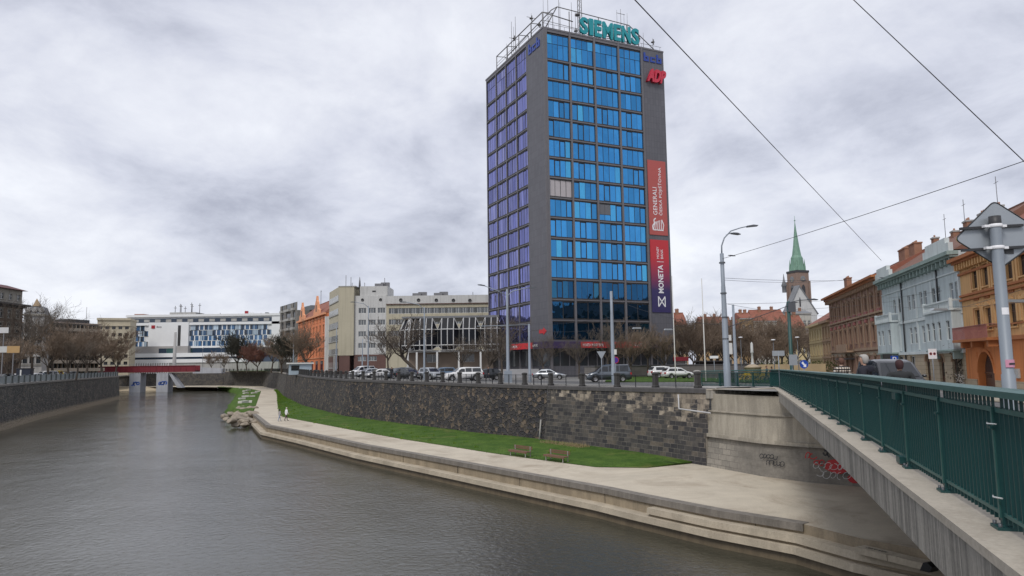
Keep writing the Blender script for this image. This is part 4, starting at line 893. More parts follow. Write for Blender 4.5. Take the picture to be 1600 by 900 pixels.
# banners
def tz(px, py): return fp(TC, TR, px, py)
M_GEN = mat('faded_red_banner', (0.40, 0.085, 0.075), 0.6, 0.06, 0.3); z1_, z0_ = tz(1022, 251)[1], tz(1022, 367)[1]
bn = boxes('banner', [(20.45, 24.35, -0.12, -0.003, z0_, z1_)], M_GEN, tw); bn['label'] = 'faded red banner'
fit_text('lettering', 'GENERALI', M_SIGNW, bn, 21.35, 22.2, z0_+3.6, z0_+8.6, -0.125, 0.01, rot=1); fit_text('lettering', 'ČESKÁ POJIŠŤOVNA', M_SIGNW, bn, 22.5, 23.45, z0_+3.6, z1_-1.2, -0.125, 0.01, rot=1)
lion = MB()
def wing(pts, w): 
    for a, b in zip(pts, pts[1:]):
        a, b = Vector(a), Vector(b); d = (b-a).normalized(); n = Vector((-d.y, d.x))*w/2
        lion.face([(p.x, -0.135, p.y) for p in (a+n, b+n, b-n, a-n)])
for k in range(5): wing([(21.3+k*0.42, z0_+0.9), (21.45+k*0.40, z0_+1.7+0.25*k), (21.8+k*0.3, z0_+2.4+0.1*k)], 0.14)
wing([(21.2, z0_+0.9), (23.4, z0_+0.9)], 0.18); wing([(21.2, z0_+0.9), (21.1, z0_+1.6), (21.5, z0_+2.1), (21.4, z0_+2.7), (21.8, z0_+3.0)], 0.22); wing([(23.3, z0_+1.0), (23.5, z0_+1.9), (23.1, z0_+2.8)], 0.16)
lion.build('emblem', M_SIGNW, bn, recalc=False)
z1_, z0_ = tz(1022, 374.5)[1], tz(1022, 488)[1]
bn = boxes('banner', [(20.45, 24.35, -0.12, -0.003, z0_, z1_)], m_banner('red_navy_banner', (0.028, 0.022, 0.10), (0.48, 0.025, 0.035), z0_, z1_), tw); bn['label'] = 'banner fading from red to navy'
fit_text('lettering', 'MONETA', M_SIGNW, bn, 21.9, 23.0, z0_+3.4, z0_+8.4, -0.125, 0.01, bold=0.02, rot=1)
fit_text('lettering', 'MONEY', M_SIGNW, bn, 21.75, 22.25, z0_+9.5, z0_+11.6, -0.125, 0.01, rot=1); fit_text('lettering', 'BANK', M_SIGNW, bn, 22.6, 23.1, z0_+9.5, z0_+11.2, -0.125, 0.01, rot=1)
lion = MB(); wing([(21.75, z0_+8.95), (23.2, z0_+8.95)], 0.08)
for p in ([(21.8, z0_+1.0), (23.2, z0_+2.8)], [(21.8, z0_+2.8), (23.2, z0_+1.0)], [(21.8, z0_+1.0), (21.8, z0_+2.8)], [(23.2, z0_+1.0), (23.2, z0_+2.8)]): wing(p, 0.2)
lion.build('emblem', M_SIGNW, bn, recalc=False)
# rooftop lettering and logos
M_SIE = flat('turquoise_sign', (0.005, 0.26, 0.30), 0.35); M_BLUES = flat('blue_sign', (0.015, 0.05, 0.30), 0.35); M_ADP = flat('red_sign', (0.50, 0.02, 0.05), 0.35)
ua, ub = fp(TC, TR, 907, 48)[0], fp(TC, TR, 999, 60)[0]; sgn = empty('sign', (0, 0, 0)); bpy.data.objects.remove(sgn)
sr = MB(); sr.box(ua, ub, 0.25, 0.35, TH+0.5, TH+0.6, M_TPIL); sr.box(ua, ub, 0.25, 0.35, TH+2.6, TH+2.7, M_TPIL)
for k in range(8):
    x = ua+(ub-ua)*k/7; sr.box(x-.06, x+.06, 0.26, 0.34, TH, TH+3.4, M_TPIL)
sroot = sr.build('rooftop_sign', None, tw); tot = []
ws_ = {'S': 1.0, 'I': 0.5, 'E': 0.92, 'M': 1.3, 'N': 1.12}; tot = sum(ws_[c] for c in 'SIEMENS')+6*0.16; x = ua; kx = (ub-ua)/tot
for ch in 'SIEMENS':
    w = ws_[ch]*kx; fit_text('letter', ch, M_SIE, sroot, x, x+w, TH+0.35, TH+3.4, 0.15, 0.18, bold=0.035); x += w+0.16*kx
def bcb(parent, x0, w, z0, hh, y):
    s = w/3.0; g = s*0.12; t = hh*0.17; mb = MB()
    for k, c in enumerate('bcb'):
        a, b = x0+k*s+g, x0+(k+1)*s-g; zt = z0+hh*0.62
        mb.box(a, b, y-0.12, y, z0, z0+t); mb.box(a, b, y-0.12, y, zt-t, zt); mb.box(a, a+t*1.3, y-0.12, y, z0+t, zt-t)
        if c == 'b': mb.box(b-t*1.3, b, y-0.12, y, z0+t, zt-t); mb.box(a, a+t*1.3, y-0.12, y, zt, z0+hh)
    return mb.build('sign_letters', M_BLUES, parent)
bcb(tw, 20.3, 4.2, TH-2.45, 1.6, -0.004)
o = bcb(tw, 0, 4.6, 0, 1.8, -0.004); o.location = (-0.004, 5.6, TH-2.8); o.rotation_euler = (0, 0, -math.pi/2)
za, zb = tz(1020, 130)[1], tz(1020, 111)[1]; x = 20.8
fit_text('sign_letters', 'ADP', M_ADP, tw, 20.7, 24.95, za, zb+0.15, -0.3, 0.3, bold=0.05, shear=0.4)
# steel frame and aerials on the roof
M_STEEL = flat('roof_steel', (0.16, 0.155, 0.155), 0.6, 0.3); mb = MB(); Zt = TH+3.9
def pole(x, y, z, r=0.06, z0=None): mb.tube([(x, y, TH if z0 is None else z0), (x, y, z)], r, 5)
ring = [(0.3, TD-5, Zt-0.7), (0.3, 0.5, Zt-0.7), (4.6, 0.4, Zt-0.9)]
for p in ((0.3, 20, TH+3.0), (0.3, 15, TH+3.0), (0.3, 10, TH+3.0), (0.3, 5, TH+3.0), (0.3, 0.6, TH+3.0), (6, 1.4, TH+4.6), (12, 1.4, TH+4.6), (18, 1.4, TH+4.6)): pole(*p, r=0.09)
mb.tube([(0.3, 20, TH+3.0), (0.3, 0.6, TH+3.0), (6.2, 0.5, TH+2.4)], 0.1, 5); mb.tube([(2.5, 20, TH+3.4), (2.5, 1.4, TH+4.2), (3.6, 1.4, TH+5.0), (18.5, 1.4, TH+4.5), (24, 1.6, TH+1.0)], 0.09, 5)
for y in (20, 15, 10, 5, 0.6): mb.tube([(0.3, y, TH+3.0), (2.5, y+0.4, TH+3.4)], 0.07, 5); pole(2.5, y+0.4, TH+3.4); mb.tube([(0.3, y, TH+1.0), (2.5, y+0.4, TH+3.4)], 0.04, 4)
mb.tube([(0.3, 20, TH+1.6), (0.3, 0.6, TH+1.6), (20, 0.5, TH+0.7)], 0.05, 4); mb.tube([(1.2, 2.5, TH+0.2), (3.6, 1.4, TH+5.0)], 0.1, 5); mb.tube([(0.2, 0.2, TH+0.9), (24.6, 0.2, TH+0.9)], 0.035, 4)
for k in range(13): pole(0.3+k*2, 0.2, TH+0.9, 0.03)
mb.build('roof_frame', M_STEEL, tw)
mb = MB()
def ant(x, y, H, r=0.045): mb.tube([(x, y, TH), (x, y, TH+H)], [r, r*0.5], 5)
for x, y, H in ((0.6, 16, 4.0), (0.5, 13.5, 7.2), (0.5, 11.8, 7.4), (0.5, 12.6, 5.8), (0.9, 6, 5.4), (0.8, 1.2, 5.6), (3.2, 4, 9.0), (4.0, 1.5, 7.6), (4.8, 2.5, 6.6), (7, 1, 4.8), (8, 4, 8), (15.8, 1.2, 6.8), (16.9, 1.6, 7.4), (17.6, 1.6, 6.6), (18.3, 1.6, 6.9), (14.6, 0.9, 4.2), (21, 0.6, 3.2), (23, 0.5, 2.5), (19.3, 2.8, 5.4)): ant(x, y, H, 0.07 if H > 7 else 0.05)
for x, y, z in ((0.5, 12.6, 3.5), (0.9, 6, 4.6), (16.9, 1.6, 6.5), (16.9, 1.6, 3.0)): mb.tube([(x-0.9, y, TH+z), (x+0.9, y, TH+z)], 0.05, 4)
for x, y, z in ((0.9, 6, 4.4), (0.5, 12.4, 3.4), (0.7, 2.6, 1.6), (23, 0.5, 1.7), (20.1, 0.8, 1.9), (7, 1, 1.0), (15.0, 1, 1.1)):
    mb.lathe([(0.0, -0.1), (0.34, 0.0), (0.36, 0.08), (0.0, 0.1)], 8, None, (x, y, TH+z)); mb.box(x-.09, x+.09, y-.25, y-.1, TH+z-.5, TH+z+.5)
mb.build('aerials', M_STEEL, tw)
mb = MB(); cx, cy = 11.5, 7.0
for k in range(3):
    a = k*2.094; mb.tube([(cx+0.5*math.cos(a), cy+0.5*math.sin(a), TH), (cx+0.35*math.cos(a), cy+0.35*math.sin(a), TH+16)], 0.07, 5)
for j in range(16):
    for k in range(3):
        a, b = k*2.094, (k+1)*2.094; mb.tube([(cx+.45*math.cos(a), cy+.45*math.sin(a), TH+j), (cx+.45*math.cos(b), cy+.45*math.sin(b), TH+j+1)], 0.03, 3)
mb.lathe([(0, -.1), (0.5, 0), (0.5, 0.25), (0, 0.4)], 8, None, (cx-0.8, cy-.5, TH+7.2)); mb.lathe([(0, -.1), (0.4, 0), (0.4, 0.25), (0, 0.4)], 8, None, (cx+0.7, cy-.5, TH+5.2)); mb.build('lattice_mast', M_STEEL, tw)
mb = MB(); mb.box(6, 20, 8, 20, TH, TH+2.2); mb.build('plant_room', M_TP, tw)
# low terrace wall of grey stone in front of the tower and the pale stair ramp
pw = Vector((12.5, 111.0)); pe = Vector((34, 121)); d_ = (pe-pw).normalized(); tr = empty('terrace_wall', (pw.x, pw.y, 0), math.atan2(d_.y, d_.x), 'long low grey stone terrace wall at the foot of the tower', 'wall')
M_TERR = m_panel('terrace_stone', (0.17, 0.16, 0.15), 1.2, 0.32); boxes('wall_body', [(0, 34, 0, 3.2, -0.6, 1.75)], M_TERR, tr); boxes('coping', [(-0.1, 34.1, -0.1, 3.3, 1.752, 1.87)], mat('terrace_coping', (0.11, 0.11, 0.115)), tr)
sp_ = atz(742, 586, 0.0); st = empty('stairs', (-6.5, 118, 0.0), math.atan2(0.1, 1), 'broad pale stone stairs and ramp beside the tower', 'stairs')
mb = MB()
for k in range(6): mb.box(0.3*k, 11.5, 0.35*k, 6, 0.25*k-0.1, 0.25*(k+1)-0.002*k)
mb.build('steps', mat('pale_granite', (0.33, 0.33, 0.34), 0.8, 0.1), st)
for X, Y, w, hh in ((11.6, 0, 1.4, 2.6),): boxes('side_wall', [(X, X+w, Y, Y+4, 0, hh)], mat('pale_granite', (0.33, 0.33, 0.34)), st)
# ------------------------------------------------------------ buildings on the right bank, left of the tower
def pz(px, py, Y): return EYE+(aty(px, py, Y).z-EYE)
M_CREAM = mat('cream_render', (0.42, 0.385, 0.29), 0.8, 0.07, 0.2, 0.25); M_WHITER = mat('white_render', (0.50, 0.50, 0.49), 0.8, 0.07, 0.2, 0.3); M_TILE = mat('brown_tile', (0.11, 0.055, 0.045), 0.5, 0.2, 1.0)
M_ROOFR = mat('red_roof_tiles', (0.23, 0.085, 0.055), 0.85, 0.25, 0.8, bmp=0.4, bs=3); M_ROOFB = mat('brown_roof_tiles', (0.17, 0.085, 0.06), 0.85, 0.25, 0.8, bmp=0.4, bs=3); M_ROOFG = mat('grey_metal_roof', (0.16, 0.165, 0.175), 0.5, 0.15, 0.5)
M_LGREY = mat('light_concrete', (0.36, 0.355, 0.34), 0.85, 0.12, 0.3, 0.35); M_AER = flat('aerial_steel', (0.18, 0.18, 0.19), 0.5, 0.4)
YB = 170.0
def at_x(px, Y): return aty(px, 570, Y).x
A, B = Vector((at_x(553, YB), YB)), Vector((at_x(603, YB), YB)); zg = 0.35
ob, W = house_root('office_building', 'cream and white office block with blank slab end, small square windows and brown tiled base', 'office building', A, B, zg)
Z = lambda py, px=575, Y=YB: aty(px, py, Y).z-zg
wx = [at_x(p, YB)-A.x for p in (565.5, 580.5, 595.5)]
wl = []
for r, (t, b) in enumerate(((481, 489.5), (499.5, 508), (517.5, 526), (536, 544))):
    for x in wx: wl.append((x, Z(b), 1.75, Z(t)-Z(b)))
H1 = Z(462)
facade(ob, wl+[(wx[1]-0.9+i*2.4-1.5, Z(562.5), 1.5, 1.0) for i in range(3)], W, Z(555)+0.0, H1, M_WHITER, F_WHITE, G_GREY, nv=3, nh=1, depth=14) if False else None
facade(ob, wl, W, Z(554), H1, M_WHITER, F_WHITE, G_GREY, nv=3, nh=1, depth=14)
bw = [(wx[0], Z(564), 2.0, 1.1), (wx[1]+.2, Z(564), 2.0, 1.1)]
facade(ob, bw, W, -0.5, Z(554)-0.003, M_TILE, F_WHITE, G_GREY, name='tiled_base', nv=3, nh=1, depth=13.9)
boxes('tower_box', [(W*0.16, W+0.25, 0.3, 9, H1, Z(447))], M_WHITER, ob); boxes('vent', [(W*0.55, W*0.66, 0.22, 0.3, Z(456), Z(454))], F_DARK, ob)
for px in (565.5, 594):
    mb = MB(); mb.lathe([(0.0, 0), (0.36, 0), (0.36, 0.06), (0.26, 0.06), (0.24, -0.02), (0, -0.02)], 12, F_DARK); mb.build('porthole', None, ob, (at_x(px, YB)-A.x, -0.02, Z(468.5)), (math.pi/2, 0, 0))
# blank slab end and its banded side
xa = at_x(529, YB)-A.x; zt = Z(448)
mb = MB(); mb.box(xa, -0.003, -0.6, 13, Z(555), zt, M_CREAM); mb.box(xa-0.1, 0.4, -0.7, 13, zt+0.002, zt+0.2, M_LGREY); mb.build('slab_end', None, ob)
boxes('slab_base', [(xa+0.2, -0.9, -0.5, 12.5, -0.5, Z(555)-0.002)], M_TILE, ob); boxes('column', [(-4.7, -4.3, -0.62, -0.51, -0.5, Z(555))], M_LGREY, ob)
mb = MB()
mb.add([(xa-5.4, 12, -0.5), (xa, -0.58, -0.5), (xa, 15, -0.5), (xa-5.4, 15, -0.5), (xa-5.4, 12, zt), (xa, -0.58, zt), (xa, 15, zt), (xa-5.4, 15, zt)], [(0, 1, 5, 4), (1, 2, 6, 5), (2, 3, 7, 6), (3, 0, 4, 7), (4, 5, 6, 7)], M_CREAM)
mb.build('side_wing', None, ob)
dv = Vector((5.4, -12.58)); Lw = dv.length; ang = math.atan2(dv.y, dv.x)
for r in range(6):
    z = zt-3.2-r*3.15
    mb = MB(); mb.box(0.3, Lw-0.3, -0.05, 0.02, z, z+1.3, G_GREY)
    for k in range(9): x = 0.3+k*(Lw-0.6)/8; mb.box(x-.05, x+.05, -0.09, -0.051, z, z+1.3, F_WHITE)
    mb.box(0.1, Lw-0.1, -0.16, 0.0, z-0.2, z-0.003, M_LGREY); mb.build('ribbon_window', None, ob, (xa-5.4, 12, 0), (0, 0, ang))
mb = MB(); mb.box(0.0, Lw, -0.06, 0.0, -0.5, Z(556), M_TILE); mb.build('tiled_base', None, ob, (xa-5.4, 12, 0), (0, 0, ang))
boxes('side_strip', [(xa-6.6, xa-5.41, 12.5, 20, -0.5, zt-6)], M_WHITER, ob)
# long wing
Lx = at_x(775, YB)-B.x; wl = []; n = 14
for i in range(n):
    x = W+1.5+i*(Lx-2)/n
    for t, b in ((482, 491), (499.5, 508), (517.5, 526), (536, 544)): wl.append((x, Z(b), 1.75, Z(t)-Z(b)))
facade(ob, wl, Lx, -0.5, Z(476), M_CREAM, F_WHITE, G_GREY, x0=W+0.003, name='wing_wall', nv=3, nh=1, depth=13, y=0.0)
mb = MB(); mb.box(W+0.003, W+Lx, -0.15, 13, Z(475.8), Z(463), M_WHITER); mb.box(W, W+Lx, -0.3, -0.15, Z(476.5), Z(475.3), M_TILE); mb.build('parapet', None, ob)
for px in (626, 654, 682, 709, 735):
    mb = MB(); mb.lathe([(0.0, 0), (0.42, 0), (0.42, 0.06), (0.3, 0.06), (0.26, -0.02), (0, -0.02)], 12, F_DARK); mb.build('porthole', None, ob, (at_x(px, YB)-A.x, -0.17, Z(469.5+(px-626)*0.02)), (math.pi/2, 0, 0))
for px, t in ((536, 428), (544, 431), (546, 440), (558, 432), (566, 440), (598, 433), (739, 457)): mb = MB(); x = at_x(px, YB)-A.x; mb.tube([(x, 2, Z(462) if px < 700 else Z(463)), (x, 2, Z(t))], 0.07, 4); mb.build('aerial', M_AER, ob)
mb = MB(); x = at_x(558, YB)-A.x; mb.tube([(x, 2, Z(449)), (x, 2, Z(438)), (x, 2, Z(431))], [0.3, 0.2, 0.05], 5); mb.build('aerial', M_AER, ob)
for px in (590, 650, 684): mb = MB(); x = at_x(px, YB)-A.x; zb = Z(447) if px < 600 else Z(463); mb.box(x-1, x+1, 1, 3, zb, zb+0.7); mb.box(x+0.2, x+2.2, 2.4, 3.4, zb, zb+1.1); mb.build('roof_vent', M_AER, ob)
# glazed pavilion on columns
YP = 136.0; A, B = Vector((at_x(632, YP), YP)), Vector((at_x(776, YP), YP-1)); zg = 0.2
pv, W = house_root('pavilion', 'glazed pavilion of faceted white frames raised on thin white columns', 'pavilion', A, B, zg)
zp = lambda py: aty(690, py, YP).z-zg
z_b, z_1, z_2, z_t = zp(547), zp(539.5), zp(515), zp(497)
M_PF = flat('white_steel', (0.60, 0.60, 0.59)); px_b = [at_x(p, YP)-A.x for p in (632, 650, 684, 718, 752, 786)]
boxes('roof', [(-0.5, W+0.6, -0.3, 12, z_t, z_t+0.35)], M_ROOFG, pv)
boxes('floor', [(0.5, W+0.6, 0.6, 12, z_b-0.35, z_b-0.003)], M_PF, pv)
G_PAV = mat('pavilion_glass', (0.018, 0.02, 0.025), 0.35, 0.1, 0.5, spec=0.05)
def quadpane(mb, fm, P, r=0.085):
    mb.face(P, G_PAV)
    for a, b in zip(P, P[1:]+P[:1]): fm.tube([a, b], r, 4, M_PF, smooth=False)
for i in range(5):
    x0, x1 = px_b[i]+0.9, px_b[i+1]-0.9; xm = (x0+x1)/2; g, f = MB(), MB(); e = 0.15
    for a, b in ((x0, xm), (xm, x1)):
        quadpane(g, f, [(a, -1.1, z_1), (b, -1.1, z_1), (b, -1.1, z_2), (a, -1.1, z_2)]); quadpane(g, f, [(a, -1.1, z_2), (b, -1.1, z_2), (b-(0.3 if b == x1 else 0)*0+0, -0.2, z_t), (a, -0.2, z_t)])
        quadpane(g, f, [(a, -1.1, z_1), (b, -1.1, z_1), (b, -0.5, z_b), (a, -0.5, z_b)])
    for s, x in ((-1, x0), (1, x1)):
        xe = x+s*0.9; quadpane(g, f, [(x, -1.1, z_1), (xe, 0.2, z_1), (xe, 0.2, z_2), (x, -1.1, z_2)]); quadpane(g, f, [(x, -1.1, z_2), (xe, 0.2, z_2), (x, -0.2, z_t)], 0.07); quadpane(g, f, [(x, -1.1, z_1), (xe, 0.2, z_1), (x, -0.5, z_b)], 0.07)
    fo = f.build('window_frame', None, pv); g.build('pane', None, fo, recalc=False)
# rounded glazed end
g, f = MB(), MB(); c0 = (1.5, 3.5)
for k in range(5):
    a0, a1 = math.pi*(1.0+0.13*k)-0.3, math.pi*(1.0+0.13*(k+1))-0.3; P = lambda a, r, z: (c0[0]+1.3+r*math.cos(a), c0[1]+r*math.sin(a), z)
    quadpane(g, f, [P(a0, 4.4, z_1), P(a1, 4.4, z_1), P(a1, 4.4, z_2), P(a0, 4.4, z_2)]); quadpane(g, f, [P(a0, 4.4, z_2), P(a1, 4.4, z_2), P(a1, 3.4, z_t), P(a0, 3.4, z_t)]); quadpane(g, f, [P(a0, 3.7, z_b), P(a1, 3.7, z_b), P(a1, 4.4, z_1), P(a0, 4.4, z_1)])
fo = f.build('window_frame', None, pv); g.build('pane', None, fo, recalc=False)
for p in (638, 652, 684, 718, 752):
    x = at_x(p, YP)-A.x; mb = MB(); mb.box(x-.16, x+.16, -0.5, -0.2, -0.5, z_b-0.36); mb.build('column', M_PF, pv)
M_BRB = mat('brown_beige_render', (0.24, 0.19, 0.15), 0.85, 0.1, 0.4)
bx = [(at_x(p, YP)-A.x, zp(572-6), 2.4, zp(553)-zp(566)) for p in (672, 729)]
facade(pv, bx, W, -0.5, z_b-0.36, M_BRB, F_WHITE, G_GREY, name='lower_wall', nv=2, nh=1, off=(0, 3.0, 0), depth=8)
# orange corner house
A, B = Vector((at_x(465, 226), 226)), Vector((at_x(508, 190), 190)); zg = 0.8
oh, W = house_root('corner_house', 'bright orange plastered house with red roof and two ornate gables', 'house', A, B, zg)
M_ORP = mat('orange_plaster', (0.62, 0.20, 0.085), 0.8, 0.1, 0.3, 0.1); M_ORL = mat('orange_trim', (0.66, 0.30, 0.16), 0.8, 0.08, 0.3); Ho = aty(505, 489, 192).z-zg
wl = [(2.5+i*(W-5)/8, 4.6+r*3.1, 1.3, 1.9) for r in range(4) for i in range(9)]
facade(oh, wl, W, -0.5, Ho, M_ORP, F_BROWN, G_DARK, depth=12, trim=M_ORL, nv=2, nh=2, head='flat')
boxes('cornice', [(-0.3, W+0.3, -0.6, 0, Ho-0.5, Ho), (-0.1, W+0.1, -0.2, 0, 4.0, 4.25), (0, W, -0.12, 0, Ho-1.2, Ho-1.0)], M_ORL, oh)
gable_roof(oh, W, 12, Ho, 5.2, M_ROOFR, hip=2)
for cx in (W*0.17, W*0.72):
    mb = MB(); mb.prism([(cx-4, Ho), (cx+4, Ho), (cx+3.6, Ho+1.3), (cx+2.1, Ho+1.8), (cx+1.4, Ho+3.6), (cx+0.5, Ho+4.2), (cx, Ho+5.4), (cx-0.5, Ho+4.2), (cx-1.4, Ho+3.6), (cx-2.1, Ho+1.8), (cx-3.6, Ho+1.3)], -0.3, 0.3, M_ORL)
    mb.box(cx-0.5, cx+0.5, -0.36, -0.302, Ho+1.0, Ho+2.8, F_DARK); mb.build('gable', None, oh)
[boxes('shop_window', [(1+i*W/6, 1+i*W/6+3, -0.05, 0, 0.3, 3.3)], G_DARK, oh) for i in range(6)]
# dark concrete block with loggias
A, B = Vector((at_x(436, 262), 262)), Vector((at_x(463, 243), 243)); zg = 1.0
M_DCON = mat('dark_concrete', (0.19, 0.18, 0.165), 0.9, 0.2, 0.3, 0.5)
cb, W = house_root('apartment_block', 'dark grey concrete block with deep square loggias and a flat roof', 'apartment block', A, B, zg)
Hc = aty(450, 487, 250).z-zg; wl = [(W*(0.17+0.33*i), 5+r*3.3, 2.6 if i != 1 else 5.6, 2.1) for r in range(6) for i in range(3)]
facade(cb, wl, W, -0.5, Hc, M_DCON, F_DARK, G_DARK, nv=3, nh=1, y=0.6, depth=18, mrev=M_DCON)
boxes('balcony', [(W*(0.17+0.33*i)-(1.4 if i != 1 else 3.0), W*(0.17+0.33*i)+(1.4 if i != 1 else 3.0), -0.9, -0.003, 4.4+r*3.3, 5.2+r*3.3) for r in range(6) for i in range(3)], M_LGREY, cb)
boxes('penthouse', [(W*0.6, W+2, 4, 18, Hc, Hc+1.6)], M_ROOFG, cb); mb = MB(); mb.tube([(W, 8, Hc), (W, 8, Hc+7)], 0.09, 4); mb.tube([(W-.9, 8, Hc+6.5), (W+.9, 8, Hc+6.5)], 0.05, 4); mb.build('aerial', M_AER, cb)
# ------------------------------------------------------------ white hotel behind the red bridge
YH = 345.0; A, B = Vector((at_x(195, YH), YH)), Vector((at_x(436, YH), YH)); zg = 1.2
ht, W = house_root('hotel', 'long white hotel with blue glass bands and a blank white stair block', 'hotel', A, B, zg)
hz = lambda py, px=315: aty(px, py, YH).z-zg; hx = lambda px: at_x(px, YH)-A.x
M_HW = mat('hotel_white', (0.68, 0.69, 0.70), 0.6, 0.04, 0.2); M_HG = mat('hotel_stone', (0.33, 0.32, 0.315), 0.8, 0.1, 0.4); G_HB = glass('hotel_blue_glass', (0.045, 0.11, 0.22), 0.1); G_HL = glass('hotel_pale_glass', (0.34, 0.42, 0.50), 0.15); G_HD = glass('hotel_dark_glass', (0.02, 0.035, 0.06), 0.1); G_HT = glass('green_glass', (0.05, 0.13, 0.13), 0.1)
ztop, zbot = hz(492.5), hz(541)
boxes('body', [(0, W, 0.5, 16, hz(556), ztop-0.3)], M_HW, ht); boxes('roof_edge', [(-0.3, W+0.3, -0.4, 16.2, ztop-0.6, ztop+0.5)], M_HW, ht)
boxes('penthouse_glass', [(0.8, hx(424), 0.2, 0.5, hz(504), hz(497))], G_HD, ht); 
boxes('penthouse_blind', [(hx(205)+i*5.2, hx(205)+i*5.2+2.6, 0.15, 0.198, hz(502.5), hz(498.3)) for i in range(13)], M_LGREY, ht)
boxes('white_band', [(-0.2, W+0.2, -0.3, 0.5, hz(507.5), hz(503.5)), (-0.2, W+0.2, -0.3, 0.5, hz(543.5), hz(541)), (hx(423.5), W+0.2, -0.3, 0.5, hz(541), hz(496)), (-0.2, hx(199), -0.3, 0.5, hz(541), hz(507))], M_HW, ht)
boxes('stair_block', [(hx(231), hx(293.5), -0.6, 0.5, zbot, hz(503))], M_HW, ht)
boxes('slot_window', [(hx(277), hx(281.5), -0.66, -0.602, hz(540), hz(508))], F_DARK, ht)
def hotel_win(w, hh, seed):
    rr = random.Random(seed); mb = MB(); x = -w/2
    kinds = [rr.choice((G_HB, G_HB, G_HD, G_HL)) for _ in range(2)]
    mb.face([(-w/2, 0, 0), (0.1, 0, 0), (0.1, 0, hh), (-w/2, 0, hh)], kinds[0]); mb.face([(0.1, 0, 0), (w/2-0.5, 0, 0), (w/2-0.5, 0, hh), (0.1, 0, hh)], kinds[1])
    mb.box(w/2-0.5, w/2-.02, -0.06, 0.02, 0, hh, G_HL if rr.random() < 0.55 else M_HW); mb.box(-w/2, w/2, -0.08, 0.0, -0.12, 0.06, F_WHITE if rr.random() < .5 else F_DARK); return mb.mesh('window')
hw = {}
zs = [hz(541), hz(532.5), hz(524.5), hz(516), hz(507.5)]
for r in range(4):
    for x0, x1, n in ((hx(200), hx(230.5), 4), (hx(294), hx(423), 18)):
        w = (x1-x0)/n
        for i in range(n):
            key = (n, (i*7+r*3) % 5, r > 1); me = hw.get(key)
            if me is None: me = hw[key] = hotel_win(w, zs[1]-zs[0]-0.15, hash(str(key)) % 1000 if False else key[1]*13+(5 if key[2] else 0)+n)
            off_ = (w*0.25 if r % 2 else 0)
            if i == n-1 and off_: continue
            inst('window', me, ht, (x0+w*(i+0.5)+off_, 0.42, zs[r]+0.08))
boxes('podium', [(hx(215), hx(297), -3.0, 0.5, hz(556), hz(540.5))], M_HG, ht); boxes('podium_window', [(hx(252), hx(264), -3.06, -3.002, hz(554), hz(544))], G_HD, ht); boxes('podium_glass', [(hx(264.2), hx(277), -3.05, -3.002, hz(554), hz(544))], G_HT, ht)
boxes('glass_strip', [(hx(297.2), hx(421), 0.3, 0.498, hz(551), hz(543.7)), (0, hx(215), 0.3, 0.498, hz(552), hz(544))], G_HT, ht)
for k, (t, b, a0, a1, y) in enumerate(((551.5, 557.5, 190, 347, -4), (561, 566.5, 187, 352, -6))):
    boxes('terrace_band', [(hx(a0), hx(a1+40), y, 0.49, hz(b), hz(t))], M_HW, ht)
boxes('terrace_glass', [(hx(196), hx(385), -3.4, 0.48, hz(561), hz(557.6))], G_HD, ht); boxes('terrace_base', [(hx(190), hx(440), -5.5, 0.3, -1.5, hz(566.6))], M_LGREY, ht); boxes('lower_glass', [(hx(300), hx(438), -0.2, 0.28, hz(566.5), hz(543.8))], G_HD, ht)
mb = MB()
for i in range(16): x = hx(219)+i*1.1; mb.box(x, x+0.35, -7.2, -6.6, -0.5, hz(566)) 
mb.build('bollard_screen', M_HW, ht)
boxes('rooftop_box', [(hx(259), hx(300), 2, 12, ztop+0.5, hz(487))], M_LGREY, ht)
boxes('rooftop_box', [(hx(300.5), hx(307), 3, 9, ztop+0.5, hz(490))], F_DARK, ht); boxes('rooftop_box', [(hx(198), hx(213), 5, 10, ztop+0.5, hz(488))], mat('brick_red', (0.25, 0.12, 0.09)), ht)
for px, t in ((263, 476), (271, 473), (272.5, 474), (279, 477), (289, 471), (290, 474), (302, 472.5), (335, 488), (400, 489)): mb = MB(); x = hx(px); mb.tube([(x, 5, ztop), (x, 5, hz(t))], 0.16, 4); mb.tube([(x-0.7, 5, hz(t)-1), (x+0.7, 5, hz(t)-1)], 0.12, 4); mb.build('aerial', M_AER, ht)
M_IR = flat('hotel_red', (0.30, 0.01, 0.02)); sg = boxes('sign', [(hx(235.5), hx(240.8), -0.85, -0.602, hz(512.5), hz(507.5))], M_IR, ht); fit_text('lettering', 'ibis', F_DARK, sg, hx(243.5), hx(251), hz(511.5), hz(508.3), -0.61, 0.05)
sg = boxes('sign', [(hx(379), hx(383.5), 1.0, 2.2, ztop+0.5, hz(486.5))], M_IR, ht); fit_text('lettering', 'ibis', F_WHITE, sg, hx(386), hx(393.5), ztop+0.7, hz(488.5), 1.0, 0.1)
boxes('roof_vent', [(hx(410), hx(414.5), 2, 4, ztop+0.5, hz(489))], F_DARK, ht); boxes('end_block', [(W+0.003, hx(445), 1.5, 15, -0.5, hz(492.5))], M_WHITER, ht)
